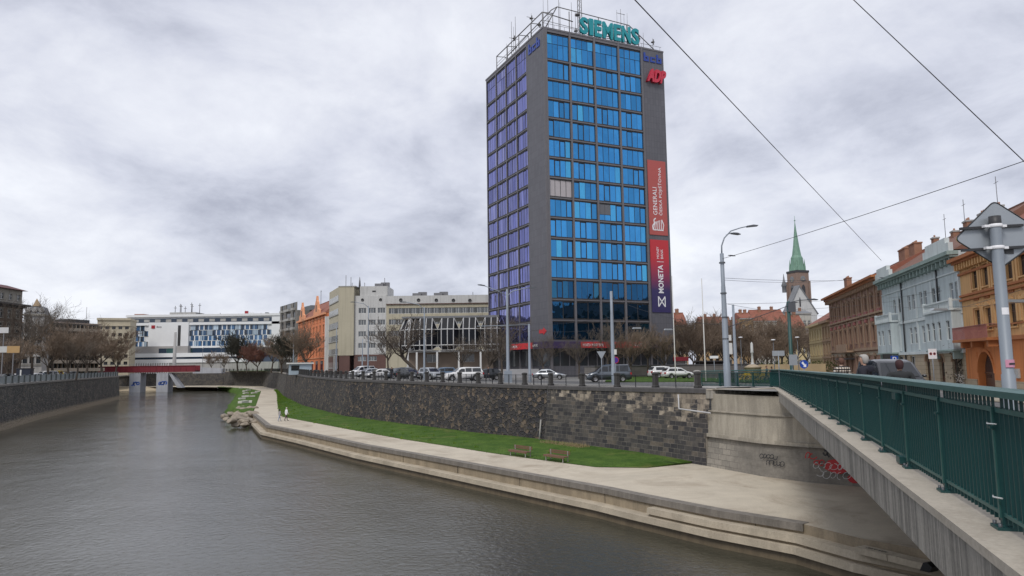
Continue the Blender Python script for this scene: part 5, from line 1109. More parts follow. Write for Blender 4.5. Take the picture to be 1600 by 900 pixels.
# ------------------------------------------------------------ red bridge across the bend
YR = 300.0; M_REDP = mat('oxide_red_paint', (0.17, 0.012, 0.022), 0.6, 0.2, 0.4, 0.4)
xa, xb = at_x(140, YR), at_x(305, YR); rb = empty('red_bridge', (xa, YR, PROM_Z), 0, 'dark red steel footbridge on two painted concrete piers at the river bend', 'bridge'); W = xb-xa
zr = lambda py: aty(222, py, YR).z-PROM_Z
g = MB(); g.box(0, W, 0, 0.4, zr(582), zr(572), M_REDP); g.box(0, W, 4.6, 5, zr(582), zr(572), M_REDP); g.box(0, W, 0.4, 4.6, zr(580.5), zr(579), M_REDP)
for i in range(int(W/2.5)): g.box(i*2.5, i*2.5+0.12, -0.1, -0.002, zr(582), zr(572), M_REDP)
g.box(0, W, -0.2, -0.003, zr(572.6), zr(571.8), M_REDP); g.build('girder', None, rb)
g = MB(); g.box(0, W, -0.15, -0.05, zr(569), zr(568.6))
for i in range(int(W/1.5)): g.box(i*1.5, i*1.5+0.08, -0.14, -0.06, zr(572), zr(568.6))
g.build('parapet', flat('grey_rail', (0.3, 0.31, 0.33)), rb)
M_PIER = mat('pale_pier', (0.36, 0.37, 0.40), 0.85, 0.15, 0.3, 0.3); M_BLUEG = flat('blue_spray', (0.03, 0.09, 0.35))
for pxl, pxr in ((203, 220), (245, 263)):
    x0, x1 = at_x(pxl, YR)-xa, at_x(pxr, YR)-xa; m_ = MB(); m_.prism([(x0, -2.2), (x1, -2.2), (x1, zr(583)), (x0-0.1, zr(583))], 0.2, 4.8, M_PIER); pr = m_.build('pier', None, rb)
    m_ = MB()
    for st_ in scrawl((x0+x1)/2-.9, 1.9, 3, 1.5, int(pxl)):
        for k in range(11): a, b = Vector(st_[k]), Vector(st_[k+1]); d = (b-a).normalized(); n = Vector((-d.y, d.x))*0.28; m_.face([(p.x, 0.19, p.y) for p in (a+n, b+n, b-n, a-n)])
    m_.build('graffiti', M_BLUEG, pr, recalc=False)
x0 = at_x(262, YR)-xa; m_ = MB(); m_.prism([(x0, zr(583)), (x0+1.2, zr(583)), (x0+6, 0), (x0+4.0, 0)], 0.6, 3.6, M_PIER); m_.build('stair', None, rb)
m_ = MB(); X0 = at_x(300, 318); X1 = at_x(345, 318); m_.prism([(0, 0), (X1-X0, 0), (X1-X0, 2.0), (2, 2.6), (0, 2.6)], 0, 4)
tag(m_.build('retaining_wall', M_PIER, None, (X0, 319, aty(320, 583, 318).z-0.1)), 'low pale concrete retaining wall beside the end of the red bridge', 'wall')
# ------------------------------------------------------------ left bank houses
M_SOOT = mat('sooty_brown_render', (0.14, 0.105, 0.08), 0.9, 0.25, 0.3, 0.4); M_SOOTL = mat('pale_grey_render', (0.30, 0.285, 0.25), 0.9, 0.2, 0.3, 0.4)
A, B = Vector((at_x(-110, 150), 150)), Vector((at_x(31, 178), 178)); zg = 0.4
lh, W = house_root('corner_house', 'tall sooty brown corner house with a pale attic storey and heavy dark cornice', 'house', A, B, zg)
zc, zt = aty(25, 476, 176).z-zg, aty(25, 454, 176).z-zg
facade(lh, [(W-2-i*2.9, 4.8+r*3.3, 1.25, 2.1) for r in range(4) for i in range(9) if 4.8+r*3.3+2.1 < zc-0.5], W, -0.5, zc, M_SOOT, F_WHITE, G_DARK, depth=16, trim=M_SOOTL, nv=2, nh=2, head='flat')
facade(lh, [(W-2-i*2.9, zc+0.9, 1.2, 1.5) for i in range(9)], W-0.6, zc, zt, M_SOOTL, F_WHITE, G_DARK, name='attic', depth=15, nv=2, nh=2, trim=M_SOOTL)
boxes('cornice', [(-0.5, W+1.2, -1.2, 16, zc-0.35, zc+0.1), (-0.2, W+0.5, -0.6, 16, zc-0.8, zc-0.353), (0, W+0.3, -0.3, 16, 4.0, 4.3)], mat('dark_cornice', (0.05, 0.045, 0.042)), lh)
mb = MB(); mb.add([(-0.5, -0.9, zt), (W+0.3, -0.9, zt), (W+0.3, 16, zt), (-0.5, 16, zt), (2, 2.5, zt+1.2), (W-2.5, 2.5, zt+1.2), (W-2.5, 13, zt+1.2), (2, 13, zt+1.2)], [(0, 1, 5, 4), (1, 2, 6, 5), (2, 3, 7, 6), (3, 0, 4, 7), (4, 5, 6, 7), (3, 2, 1, 0)]); mb.build('roof', mat('dark_red_roof', (0.10, 0.035, 0.035)), lh)
A, B = Vector((at_x(33, 205), 205)), Vector((at_x(65, 207), 207)); zg = 0.4
lh, W = house_root('ornate_house', 'pale grey ornate house with round dormers and a small pointed roof turret', 'house', A, B, zg)
zc = aty(50, 491, 206).z-zg; zt = aty(50, 478, 206).z-zg; M_GST = mat('grey_stucco', (0.37, 0.36, 0.345), 0.85, 0.2, 0.4, 0.4)
facade(lh, [(W*(0.17+0.33*i), 4.2+r*2.9, 1.1, 1.8) for r in range(4) for i in range(3)], W, -0.5, zc, M_GST, F_DARK, G_DARK, depth=10, trim=M_GST, nv=2, nh=2, head='gable')
boxes('cornice', [(-0.3, W+0.3, -0.5, 10, zc-0.4, zc+.1), (-0.1, W+0.1, -0.25, 0, 3.6, 3.8)], M_SOOTL, lh)
mb = MB(); mb.add([(0, 0, zc+.1), (W, 0, zc+.1), (W, 10, zc+.1), (0, 10, zc+.1), (0.6, 1.2, zt), (W-.6, 1.2, zt), (W-.6, 9, zt), (0.6, 9, zt)], [(0, 1, 5, 4), (1, 2, 6, 5), (2, 3, 7, 6), (3, 0, 4, 7), (4, 5, 6, 7)]); rf = mb.build('roof', M_ROOFG, lh)
for i in range(3):
    mb = MB(); mb.lathe([(0.0, 0.0), (0.5, 0), (0.7, 0), (0.75, -0.6)], 12, M_GST); mb.build('dormer', None, rf, (W*(0.17+0.33*i), 0.0, zc+1.2), (math.pi/2, 0, 0))
mb = MB(); mb.add([(W*.35, 1, zt), (W*.75, 1, zt), (W*.75, 4, zt), (W*.35, 4, zt), (W*.5, 2.5, zt+2.4)], [(0, 1, 4), (1, 2, 4), (2, 3, 4), (3, 0, 4)]); mb.build('turret', mat('ochre_roof', (0.28, 0.2, 0.12)), rf)
A, B = Vector((at_x(62, 262), 262)), Vector((at_x(153, 285), 285)); zg = 0.6
lh, W = house_root('terraced_block', 'wide flat-roofed block with cream balcony bands over dark window strips', 'apartment block', A, B, zg)
zt = aty(110, 505, 272).z-zg; M_CRB = mat('cream_bands', (0.36, 0.30, 0.235), 0.85, 0.15, 0.3, 0.3)
boxes('window_strip', [(0, W, 0.6, 16, 0, zt-0.2)], G_DARK, lh); nb = 6
for r in range(nb): boxes('balcony_band', [(-0.2-(nb-r)*0.8, W+0.2, -0.4-(nb-r)*0.5, 0.602, 1.6+r*(zt-1.6)/nb, 1.6+r*(zt-1.6)/nb+1.25)], M_CRB, lh)
boxes('divider', [(W*i/14-.15, W*i/14+.15, -0.2, 0.61, 0, zt-0.5) for i in range(15)], M_CRB, lh); boxes('roof', [(-0.3, W+0.3, -0.6, 16, zt-0.2, zt+0.35)], mat('tan_fascia', (0.30, 0.24, 0.20)), lh); boxes('penthouse', [(W*0.5, W*0.88, 2, 9, zt+0.35, zt+1.8)], F_DARK, lh)
mb = MB(); mb.tube([(W*.85, 3, zt), (W*.85, 3, zt+7)], 0.1, 4); mb.build('aerial', M_AER, lh)
A, B = Vector((at_x(149, 318), 318)), Vector((at_x(201, 322), 322)); zg = 0.8
lh, W = house_root('apartment_block', 'light beige apartment block with rows of small square windows left of the white hotel', 'apartment block', A, B, zg)
zt = aty(175, 497, 320).z-zg; M_BG = mat('beige_render', (0.45, 0.40, 0.30), 0.85, 0.1, 0.3, 0.2)
facade(lh, [(W*(0.1+0.2*i), 4+r*3.15, 1.5, 1.5) for r in range(6) for i in range(5)], W, -0.5, zt-1.0, M_BG, F_BROWN, G_DARK, depth=14, nv=2, nh=1)
boxes('cornice', [(-0.2, W+0.2, -0.4, 14.2, zt-3.6, zt-3.2), (-0.2, W+0.2, -0.5, 14.2, zt-1.0, zt)], M_BG, lh)
# dark kiosk and boards on the left bank
q = aty(36, 585, 140); kk = empty('kiosk', (q.x, 140, 0.35), 0.2, 'black advertising kiosk with a white stripe on the left bank', 'kiosk'); boxes('body', [(-1.2, 1.2, 0, 1.6, 0, 2.4)], flat('kiosk_navy', (0.01, 0.015, 0.03)), kk); boxes('roof', [(-1.35, 1.35, -0.12, 1.7, 2.402, 2.52)], F_DARK, kk); boxes('stripe', [(-0.55, -0.3, -0.03, -0.002, 0.3, 2.2)], F_WHITE, kk)
for px, py, w, hh, c, lab in ((6, 516, 1.6, 1.0, (0.5, 0.5, 0.5), 'upper white board on a tall post at the left edge'), (4, 546, 2.0, 1.1, (0.45, 0.45, 0.43), 'lower white board on a post at the left edge'), (21, 546, 2.1, 1.2, (0.38, 0.24, 0.10), 'yellow-brown board on a post beside the dark kiosk')):
    q = aty(px, py, 128); s_ = empty('billboard', (q.x, 128, 0.3), 0.1, lab, 'board'); boxes('post', [(-.07, .07, 0.02, .16, 0, q.z-0.3)], M_AER, s_); boxes('panel', [(-w/2, w/2, -0.06, 0.018, q.z-0.3-hh/2, q.z-0.3+hh/2)], flat('board%d' % px, c), s_)
# ------------------------------------------------------------ row of town houses on the right
HB, HO, HOE = Vector((46.21, 89.98)), Vector((40.44, 64.87)), Vector((33.9, 40.0))
HBR, HY1, HY2 = Vector((54.63, 124.51)), Vector((56.5, 132.3)), Vector((60.1, 146.9)); HZ = -0.6
def uz(A, B, px, py): u, z = fp(A, B, px, py); return u, z-HZ
M_BLUH = mat('pale_blue_plaster', (0.46, 0.52, 0.53), 0.8, 0.12, 0.25, 0.4); M_BLUT = mat('pale_blue_trim', (0.55, 0.60, 0.60), 0.8, 0.1, 0.5, 0.25); M_GRNT = mat('grey_green_trim', (0.24, 0.31, 0.29), 0.8, 0.15, 0.6, 0.3)
M_SANDS = m_panel('sandstone_base', (0.36, 0.29, 0.20), 1.1, 0.42)
M_TAN = mat('tan_orange_plaster', (0.60, 0.35, 0.15), 0.8, 0.1, 0.3, 0.4); M_ORD = mat('deep_orange_plaster', (0.50, 0.17, 0.05), 0.8, 0.08, 0.3, 0.4); M_ORB = mat('brown_orange_trim', (0.36, 0.13, 0.045), 0.8, 0.15, 0.6, 0.2)
M_BRN = mat('rosy_brown_plaster', (0.30, 0.175, 0.125), 0.85, 0.15, 0.3, 0.35); M_BRNT = mat('sandy_brown_trim', (0.33, 0.22, 0.145), 0.85, 0.18, 0.5, 0.4); M_ROSE = mat('rose_ornament', (0.30, 0.12, 0.11), 0.85, 0.2, 1.0)
M_YEL = mat('yellow_plaster', (0.50, 0.40, 0.22), 0.8, 0.1, 0.3, 0.2); M_YELB = mat('yellow_brown_plaster', (0.40, 0.28, 0.16), 0.8, 0.12, 0.3, 0.3); M_CHIM = mat('brick_chimney', (0.27, 0.14, 0.09), 0.9, 0.2, 1.5)
G_REFL = glass('sky_window_glass', (0.16, 0.18, 0.20), 0.15)
def dentils(root, W, z, m, n, d=0.55, y=-0.6, x0=0.0):
    b0 = MB(); b0.box(-0.13, 0.13, y, -0.003, -0.55, 0, m); me = b0.mesh('bracket')
    for i in range(n): inst('bracket', me, root, (x0+W*(i+0.5)/n, 0, z))
def arch_ops(cx, w, z0, h_): return (cx-w/2, cx+w/2, z0, z0+h_)
def door_part(root, cx, w, hh, z0, frame, y=0.25, ring=None, name='door'):
    """arched door: leaf, glazed fan and stone ring"""
    mb = MB(); r = w/2; zs = z0+hh-r; mb.box(cx-r, cx+r, y, y+0.05, z0, zs, frame); mb.add([(cx+r*math.cos(math.pi*k/12), y, zs+r*math.sin(math.pi*k/12)) for k in range(13)], [tuple(range(13))], G_DARK)
    for k in (-1, 1): mb.box(cx+k*r*0.5-0.28*r, cx+k*r*0.5+0.28*r, y-0.02, y-0.002, z0+0.9, zs-0.15, G_DARK); 
    mb.box(cx-r, cx+r, y-0.05, y-0.003, zs-0.07, zs+0.05, frame)
    d = mb.build(name, None, root); mb = MB(); t = 0.22
    P = [(cx+(r+t)*math.cos(math.pi*k/12), zs+(r+t)*math.sin(math.pi*k/12)) for k in range(13)]; Q = [(cx+r*math.cos(math.pi*k/12), zs+r*math.sin(math.pi*k/12)) for k in range(13)]
    for k in range(12): mb.prism([P[k], P[k+1], Q[k+1], Q[k]], -0.1, y+0.05, ring)
    # spandrels square the arch up to the rectangular opening
    for s in (0, 1):
        for k in range(6):
            kk = k if s == 0 else 12-k; k2 = k+1 if s == 0 else 11-k; X = cx+r if s == 0 else cx-r
            mb.face([(Q[kk][0], 0.0, Q[kk][1]), (Q[k2][0], 0.0, Q[k2][1]), (Q[k2][0], 0.0, zs+r), (Q[kk][0], 0.0, zs+r)], ring)
    mb.build('arch', None, d)
# pale blue house
bh, W = house_root('town_house', 'pale blue town house with two balconied bays, white balustrades and sandstone ground floor', 'house', HB, HO, HZ)
U = lambda px, py=500: uz(HB, HO, px, py)
zc = U(1445, 412)[1]; z2a, z2b = U(1443, 480)[1], U(1443, 455)[1]; z1a, z1b = U(1446, 535.5)[1], U(1446, 508.5)[1]; zg_ = U(1446, 551)[1]
b1, b2 = U(1404)[0], U(1461)[0]
up = [(U(p, 470)[0], z2a, 0.95, z2b-z2a) for p in (1397, 1404.5, 1420, 1427, 1439, 1446, 1459.5, 1467, 1488, 1497)]
lo_ = [(U(p, 520)[0], z1a, 0.95, z1b-z1a) for p in (1423.5, 1430.5, 1443, 1450)]
facade(bh, up+lo_, W, zg_, zc, M_BLUH, F_WHITE, G_REFL, depth=13, nv=1, nh=2, trim=None)
gd = [(U(1452, 590)[0], 0.15, 1.5, 3.1), (U(1474, 590)[0], 0.15, 1.4, 3.0), (U(1429, 590)[0], 1.2, 1.6, 1.9), (U(1411, 590)[0], 1.2, 1.6, 1.9), (U(1495, 590)[0], 0.1, 1.5, 3.1)]
mb = MB(); wall_open(mb, W, -0.5, zg_-0.003, [(c-w/2, c+w/2, b, b+hh) for c, b, w, hh in gd], M_SANDS, y=-0.05); mb.build('stone_base', None, bh, recalc=False)
for c, b, w, hh in gd:
    if hh > 2.5: door_part(bh, c, w, hh, b, F_BROWN, ring=M_BRNT)
    else: inst('window', win(w, hh, F_WHITE, G_DARK, nv=2, nh=1), bh, (c, 0, b))
boxes('string_course', [(-0.1, W+0.1, -0.25, 0, zg_-0.15, zg_+0.15), (0.0, W, -0.12, 0, z2a-1.35, z2a-1.15), (0, W, -0.1, 0, zc-1.9, zc-1.75), (0, W, -0.08, 0, z1b+0.75, z1b+0.9)], M_BLUT, bh)
boxes('cornice', [(-0.1, W+0.1, -0.95, 0, zc-0.35, zc), (0, W, -0.7, 0, zc-0.55, zc-0.353)], M_GRNT, bh); dentils(bh, W, zc-0.56, M_GRNT, 22)
[boxes('pilaster', [(x-.2, x+.2, -0.1, -0.003, zg_+0.3, zc-2.0)], M_BLUT, bh) for x in (0.3, b1+.4, U(1434)[0], b2-.4, W-0.3)]
for nm, (x0, x1, pxs) in {'a': (0.1, b1, (1386, 1392, 1403)), 'b': (b2, W-0.15, (1464, 1475, 1484.5, 1499))}.items():
    pr = 0.9; zt = z1b+0.9; ops = [(U(p, 520)[0]+0.3*(0), z1a, 0.85, z1b-z1a) for p in pxs]; ops = [(clamp(c, x0+0.7, x1-0.7), b, w, hh) for c, b, w, hh in ops]
    mb = MB(); wall_open(mb, x1-x0, zg_+0.151, zt, [(c-w/2, c+w/2, b, b+hh) for c, b, w, hh in ops], M_BLUH, x0=x0, y=0.0); mb.box(x0, x1, 0, pr-0.01, zg_+0.151, zt, M_BLUH, skip='f'); bay = mb.build('bay', None, bh, (0, -pr, 0), recalc=False)
    for c, b, w, hh in ops: inst('window', win(w, hh, F_WHITE, G_DARK, nv=1, nh=2), bay, (c, 0, b))
    mb = MB(); mb.box(x0-.15, x1+.15, -pr-.15, 0, zt+.002, zt+0.18, M_BLUT)
    n = int((x1-x0)/0.28)
    for k in range(n+1): mb.lathe([(0.06, 0.18), (0.09, 0.35), (0.05, 0.55), (0.07, 0.85)], 6, M_BLUT, (x0+(x1-x0)*k/n, -pr, zt))
    mb.box(x0-.1, x1+.1, -pr-.12, -pr+.12, zt+0.85, zt+1.0, M_BLUT)
    for x in (x0, x1): mb.box(x-.14, x+.14, -pr-.14, -pr+.14, zt+.181, zt+1.1, M_BLUT); mb.box(x-.08, x+.08, -pr+.141, 0, zt+0.85, zt+1.0, M_BLUT)
    mb.build('balcony', None, bh); boxes('bay_base', [(x0-.1, x1+.1, -pr-.1, 0, zg_+0.0, zg_+0.15), (x0+.4, x0+.7, -pr+.1, 0, zg_-.7, zg_), (x1-.7, x1-.4, -pr+.1, 0, zg_-.7, zg_)], M_GRNT, bh)
    mb = MB(); mb.box(x0, x1, -0.7, -0.3, zc+.003, zc+0.8, M_BLUT); mb.box(x0+0.8, x1-0.8, -0.7, -0.3, zc+.8, zc+1.35, M_BLUT); mb.build('attic_parapet', None, bh)
for px_, z_ in ((1413, 0.3), (1470, z2a)): mb = MB(); x = U(px_)[0]; mb.tube([(x, -0.12, z_), (x, -0.12, zc-0.8)], 0.08, 6); mb.build('downpipe', F_DARK, bh)
gable_roof(bh, W, 13, zc+0.1, 4.3, M_ROOFB, over=0.3, chims=[(3, 5.5, .9, .6, 4.5), (8.5, 5.8, .9, .6, 4.3), (13.5, 5.4, 1.1, .6, 4.5), (17, 5.6, 1.1, .6, 4.6), (21, 5.4, 1.0, .6, 4.5)], mch=M_CHIM, mcap=M_LGREY)
mb = MB()
for x, t in ((5, 7.2), (11, 7.6), (19.5, 8.0)): mb = MB(); mb.tube([(x, 6, zc+3.5), (x, 6, zc+t)], 0.035, 4); mb.tube([(x-.5, 6, zc+t-.6), (x+.5, 6, zc+t-.6)], 0.025, 4); mb.build('aerial', M_AER, bh)
# orange house
oh2, W = house_root('town_house', 'orange town house with tan upper storeys, iron balcony and an arched doorway', 'house', HO, HOE, HZ)
U = lambda px, py=500: uz(HO, HOE, px, py)
zc = U(1513, 400)[1]; z2a, z2b = U(1526, 450)[1], U(1526, 417)[1]; z1a, z1b = U(1530, 516)[1], U(1530, 484)[1]; zg_ = U(1530, 532)[1]
cols_ = [1.7+3.2*i for i in range(8) if 1.7+3.2*i < W-1]
cols_[0] = U(1524, 440)[0]; cols_[1] = U(1541, 440)[0]; dx_ = cols_[1]-cols_[0]; cols_ = [cols_[0]+dx_*i for i in range(int((W-2)/dx_))]
facade(oh2, [(c, z, 1.15, hh) for c in cols_ for z, hh in ((z2a, z2b-z2a), (z1a, z1b-z1a))], W, zg_, zc, M_TAN, F_BROWN, G_DARK, depth=13, trim=M_TAN, head='gable', nv=2, nh=2)
[boxes('pilaster', [(c+dx_/2-.17+s*0.26, c+dx_/2+.17+s*.26, -0.13, -0.003, a, b)], M_TAN, oh2) for c in cols_ for s in (-1, 1) for a, b in ((zg_+1.2, z1b+.5), (z2a-.3, z2b+.6))]
boxes('panel', [(c-0.95, c-0.78, -0.05, -0.003, a, b) for c in cols_ for a, b in ((zg_+1.2, z1b+.4), (z2a-.2, z2b+.4))]+[(c+0.78, c+0.95, -0.05, -0.003, a, b) for c in cols_ for a, b in ((zg_+1.2, z1b+.4), (z2a-.2, z2b+.4))], M_ORD, oh2)
boxes('string_course', [(-0.05, W, -0.3, 0, zg_-.15, zg_+.15), (0, W, -0.2, 0, z2a-.5, z2a-.32), (0, W, -0.22, 0, z1b+1.0, z1b+1.15), (0, W, -0.1, 0, zg_+1.0, zg_+1.12)], M_ORB, oh2)
[boxes('frieze_ornament', [(c-.5+k*.36, c-.22+k*.36, -0.09, -0.003, z2a-1.05, z2a-.85) for k in range(3)], M_ORB, oh2) for c in cols_]
boxes('cornice', [(-0.1, W, -0.95, 0, zc-.3, zc), (0, W, -0.65, 0, zc-.5, zc-.303), (0, W, -.2, 0, zc-1.5, zc-1.3)], M_ORB, oh2); dentils(oh2, W, zc-.5, M_TAN, 40, y=-0.5)
dw = U(1530, 590)[0], U(1555, 590)[0]; dcx, dww = (dw[0]+dw[1])/2, dw[1]-dw[0]; zd = U(1543, 549)[1]
gd = [(dcx, 0.2, dww, zd-0.2), (U(1583, 590)[0]-0.2, 0.1, 0.9, 3.4)]
mb = MB(); wall_open(mb, W, -0.5, zg_-.15, [(c-w/2, c+w/2, b, b+hh) for c, b, w, hh in gd], M_ORD, x0=0, y=-0.04, rev=0.6); mb.build('ground_floor_wall', None, oh2, recalc=False)
door_part(oh2, dcx, dww, zd-0.2, 0.2, F_BROWN, y=0.5, ring=M_ORD); boxes('door', [(gd[1][0]-.45, gd[1][0]+.45, 0.3, 0.36, 0.1, 3.5)], F_DARK, oh2)
boxes('plinth', [(0, gd[0][0]-dww/2-.25, -.12, -.045, -.5, 0.95), (gd[0][0]+dww/2+.25, gd[1][0]-.5, -.12, -.045, -.5, 0.95), (gd[1][0]+.5, W, -.12, -.045, -.5, 0.95)], M_SANDS, oh2); boxes('notice_box', [(gd[1][0]+1.0, gd[1][0]+1.7, -.18, -.045, 1.2, 1.9)], M_LGREY, oh2)
bx0, bx1 = U(1509, 525)[0], U(1566, 525)[0]
mb = MB(); mb.box(bx0, bx1, -1.1, 0, zg_-.1, zg_+.12, M_ORB)
for x in (bx0+1.6, (bx0+bx1)/2, bx1-.5): mb.prism([(x-.2, zg_-.1), (x+.2, zg_-.1), (x+.2, zg_-.6), (x-.2, zg_-.6)], -0.9, 0, M_ORB)
n = int((bx1-bx0)/0.14)
for k in range(n+1): x = bx0+(bx1-bx0)*k/n; mb.box(x-.014, x+.014, -1.05, -1.02, zg_+.12, zg_+1.15, M_ROSE)
mb.box(bx0, bx1, -1.07, -1.0, zg_+1.15, zg_+1.2, M_ROSE)
for x in (bx0, bx1): mb.box(x-.03, x+.03, -1.0, 0, zg_+1.15, zg_+1.2, M_ROSE)
mb.build('balcony', None, oh2)
gable_roof(oh2, W, 13, zc+.05, 4.6, M_ROOFR, over=0.3, chims=[(1.0, 3.0, 1.3, .8, 3.4), (11, 5.4, 1.8, .8, 5.0), (19, 5.4, 1.6, .8, 5.0)], mch=M_CHIM, mcap=M_CHIM)
mb = MB(); mb.tube([(7, 6, zc+4), (7, 6, zc+8.5)], 0.04, 4); mb.build('aerial', M_AER, oh2)
# plant-covered doorway by the blue house: flower stall greenery
# brown house
bh2, W = house_root('town_house', 'wide rosy brown town house with heavy cornice and ornate sooty window surrounds', 'house', HBR, HB, HZ)
U = lambda px, py=500: uz(HBR, HB, px, py)
zc = U(1345, 443)[1]; z2a, z2b = U(1345, 488)[1], U(1345, 468)[1]; z1a, z1b = U(1345, 535)[1], U(1345, 512)[1]; zg_ = U(1345, 547)[1]; n = 10
cols_ = [W*(i+.5)/n for i in range(n)]
facade(bh2, [(c, z, 1.1, hh) for c in cols_ for z, hh in ((z2a, z2b-z2a), (z1a, z1b-z1a), (1.0, 2.2))], W, -.5, zc, M_BRN, F_BROWN, G_DARK, depth=13, trim=M_BRNT, head='gable', nv=2, nh=2)
[boxes('pilaster', [(W*i/n-.2, W*i/n+.2, -.14, -.003, zg_, zc-1.0)], M_BRNT, bh2) for i in range(1, n)]
boxes('string_course', [(0, W, -.3, 0, zg_-.1, zg_+.25), (0, W, -.3, 0, z2a-.75, z2a-.5), (0, W, -.15, 0, z1b+1.0, z1b+1.15)], M_BRNT, bh2)
boxes('stone_base', [(0, W, -.06, -.003, -.5, 0.8), (0, W, -.06, -.003, 3.4, 3.9)], M_SANDS, bh2)
[boxes('frieze_ornament', [q_], M_ROSE, bh2) for q_ in [(c-.8, c+.8, -.22, -.003, z2a-.48, z2a-.15) for c in cols_]+[(c-.35, c+.35, -.3, -.003, z1b+.5, z1b+.95) for c in cols_]]
boxes('cornice', [(-.2, W+.1, -1.2, 0, zc-.3, zc), (0, W, -.8, 0, zc-.6, zc-.303)], M_ORB, bh2); dentils(bh2, W, zc-.6, M_BRNT, 34, y=-.7)
boxes('balcony', [(W*.3, W*.52, -1.2, 0, zg_-.25, zg_+.02), (W*.3, W*.52, -1.2, -1.12, zg_+.02, zg_+1.0)], M_BRNT, bh2); boxes('awning', [(W*.33, W*.5, -1.6, 0, zg_-1.3, zg_-1.1)], F_DARK, bh2)
gable_roof(bh2, W, 13, zc+.05, 3.4, M_ROOFR, over=.5, chims=[(1.4, 3.0, 2.2, .8, 3.1), (28, 5, 3.0, .9, 3.9), (32.5, 5, 2.4, .9, 3.9)], mch=M_CHIM, mcap=M_CHIM)
for k, (Aq, Bq, m_, mt_, lab, py_t, n) in enumerate(((HY1, HBR, M_YELB, M_BRNT, 'narrow yellow-brown town house with orange roof next to the rosy brown house', 501, 3), (HY2, HY1, M_YEL, M_YEL, 'light yellow town house with a red roof at the far end of the row', 507, 5))):
    r_, W = house_root('town_house', lab, 'house', Aq, Bq, HZ); pm_ = 1291 if k == 0 else 1273
    zc = uz(Aq, Bq, pm_, py_t)[1]; cols_ = [W*(i+.5)/n for i in range(n)]
    facade(r_, [(c, z, 1.05, 1.9) for c in cols_ for z in (1.0, zc*.40, zc*.70)], W, -.5, zc, m_, F_BROWN, G_DARK, depth=11, trim=mt_, nv=2, nh=2)
    boxes('cornice', [(-.1, W+.1, -.6, 0, zc-.4, zc), (0, W, -.2, 0, zc*.33, zc*.36), (0, W, -.15, 0, zc*.63, zc*.65)], mt_, r_); gable_roof(r_, W, 11, zc+.05, 3.6, M_ROOFR, over=.4)
# a further house towards our side, out of the frame, seen only mirrored in the tower's lowest windows
A, B = HOE, Vector((27, 12)); r_, W = house_root('town_house', 'plain sandy town house at the near end of the row', 'house', A, B, HZ)
facade(r_, [(1.6+i*3.2, z, 1.1, 2) for i in range(int((W-2)/3.2)) for z in (1.2, 5.2, 9)], W, -.5, 12.5, M_YELB, F_BROWN, G_DARK, depth=13, trim=M_BRNT, nv=2, nh=2); gable_roof(r_, W, 13, 12.55, 4.4, M_ROOFR)
# pavement and kerb in front of the houses
def strip(name, pts, w0, w1, m, zf, dz, side=1, kerb=0.0):
    L = offs(pts, w0); Rr = offs(pts, w1); mb = MB(); fine = []
    for i in range(len(pts)-1):
        n = max(1, int((pts[i+1]-pts[i]).length/3))
        for k in range(n):
            f0, f1 = k/n, (k+1)/n; P = [L[i].lerp(L[i+1], f0), L[i].lerp(L[i+1], f1), Rr[i].lerp(Rr[i+1], f1), Rr[i].lerp(Rr[i+1], f0)]
            q = [(p.x, p.y, zf(p.x, p.y)+dz) for p in P]; mb.face(q, m)
            if kerb: mb.face([q[0], q[1], (q[1][0], q[1][1], q[1][2]-kerb), (q[0][0], q[0][1], q[0][2]-kerb)], m); mb.face([q[3], q[2], (q[2][0], q[2][1], q[2][2]-kerb), (q[3][0], q[3][1], q[3][2]-kerb)], m)
    return tag(mb.build(name, None, None, recalc=True), kind='structure')
row = [HY2, HBR, HB, HO, HOE, Vector((27, 12))]
strip('pavement', row, -0.0, -3.6, M_PAVE, h, 0.14, kerb=0.2)
strip('road', [p for p in row], -4.0, -13, M_ASPH, h, 0.035)
strip('road_marking', row, -8.3, -8.45, flat('road_white', (0.6, 0.6, 0.58)), h, 0.042)
# road with parked cars along the embankment, pavement beside the railing
tl = TOP[:9]
strip('pavement', tl, -0.6, -4.0, M_PAVE, h, 0.10, kerb=0.12)
strip('road', tl, -4.2, -15, M_ASPH, h, 0.02)
mb = MB(); V_ = [atz(px, py, 0) for px, py in ((960, 598.5), (1098, 597.5), (1096, 590), (960, 590))]
sheet('verge', [atz(px, py, 0.0).xy for px, py in ((945, 599), (1120, 597), (1118, 588.5), (950, 588.5))], h, M_GRASS, step=2, dz=0.07, kind='structure')
sheet('verge', [atz(px, py, 0.0).xy for px, py in ((1118, 598), (1215, 597), (1200, 588.5), (1120, 588.5))], h, M_GRASS, step=2, dz=0.075, kind='structure')
sheet('verge', [(-75, 232), (-56, 190), (-70, 245), (-100, 290), (-125, 320), (-135, 345), (-60, 345)], h, M_GRASS, step=9, dz=0.3, kind='structure')
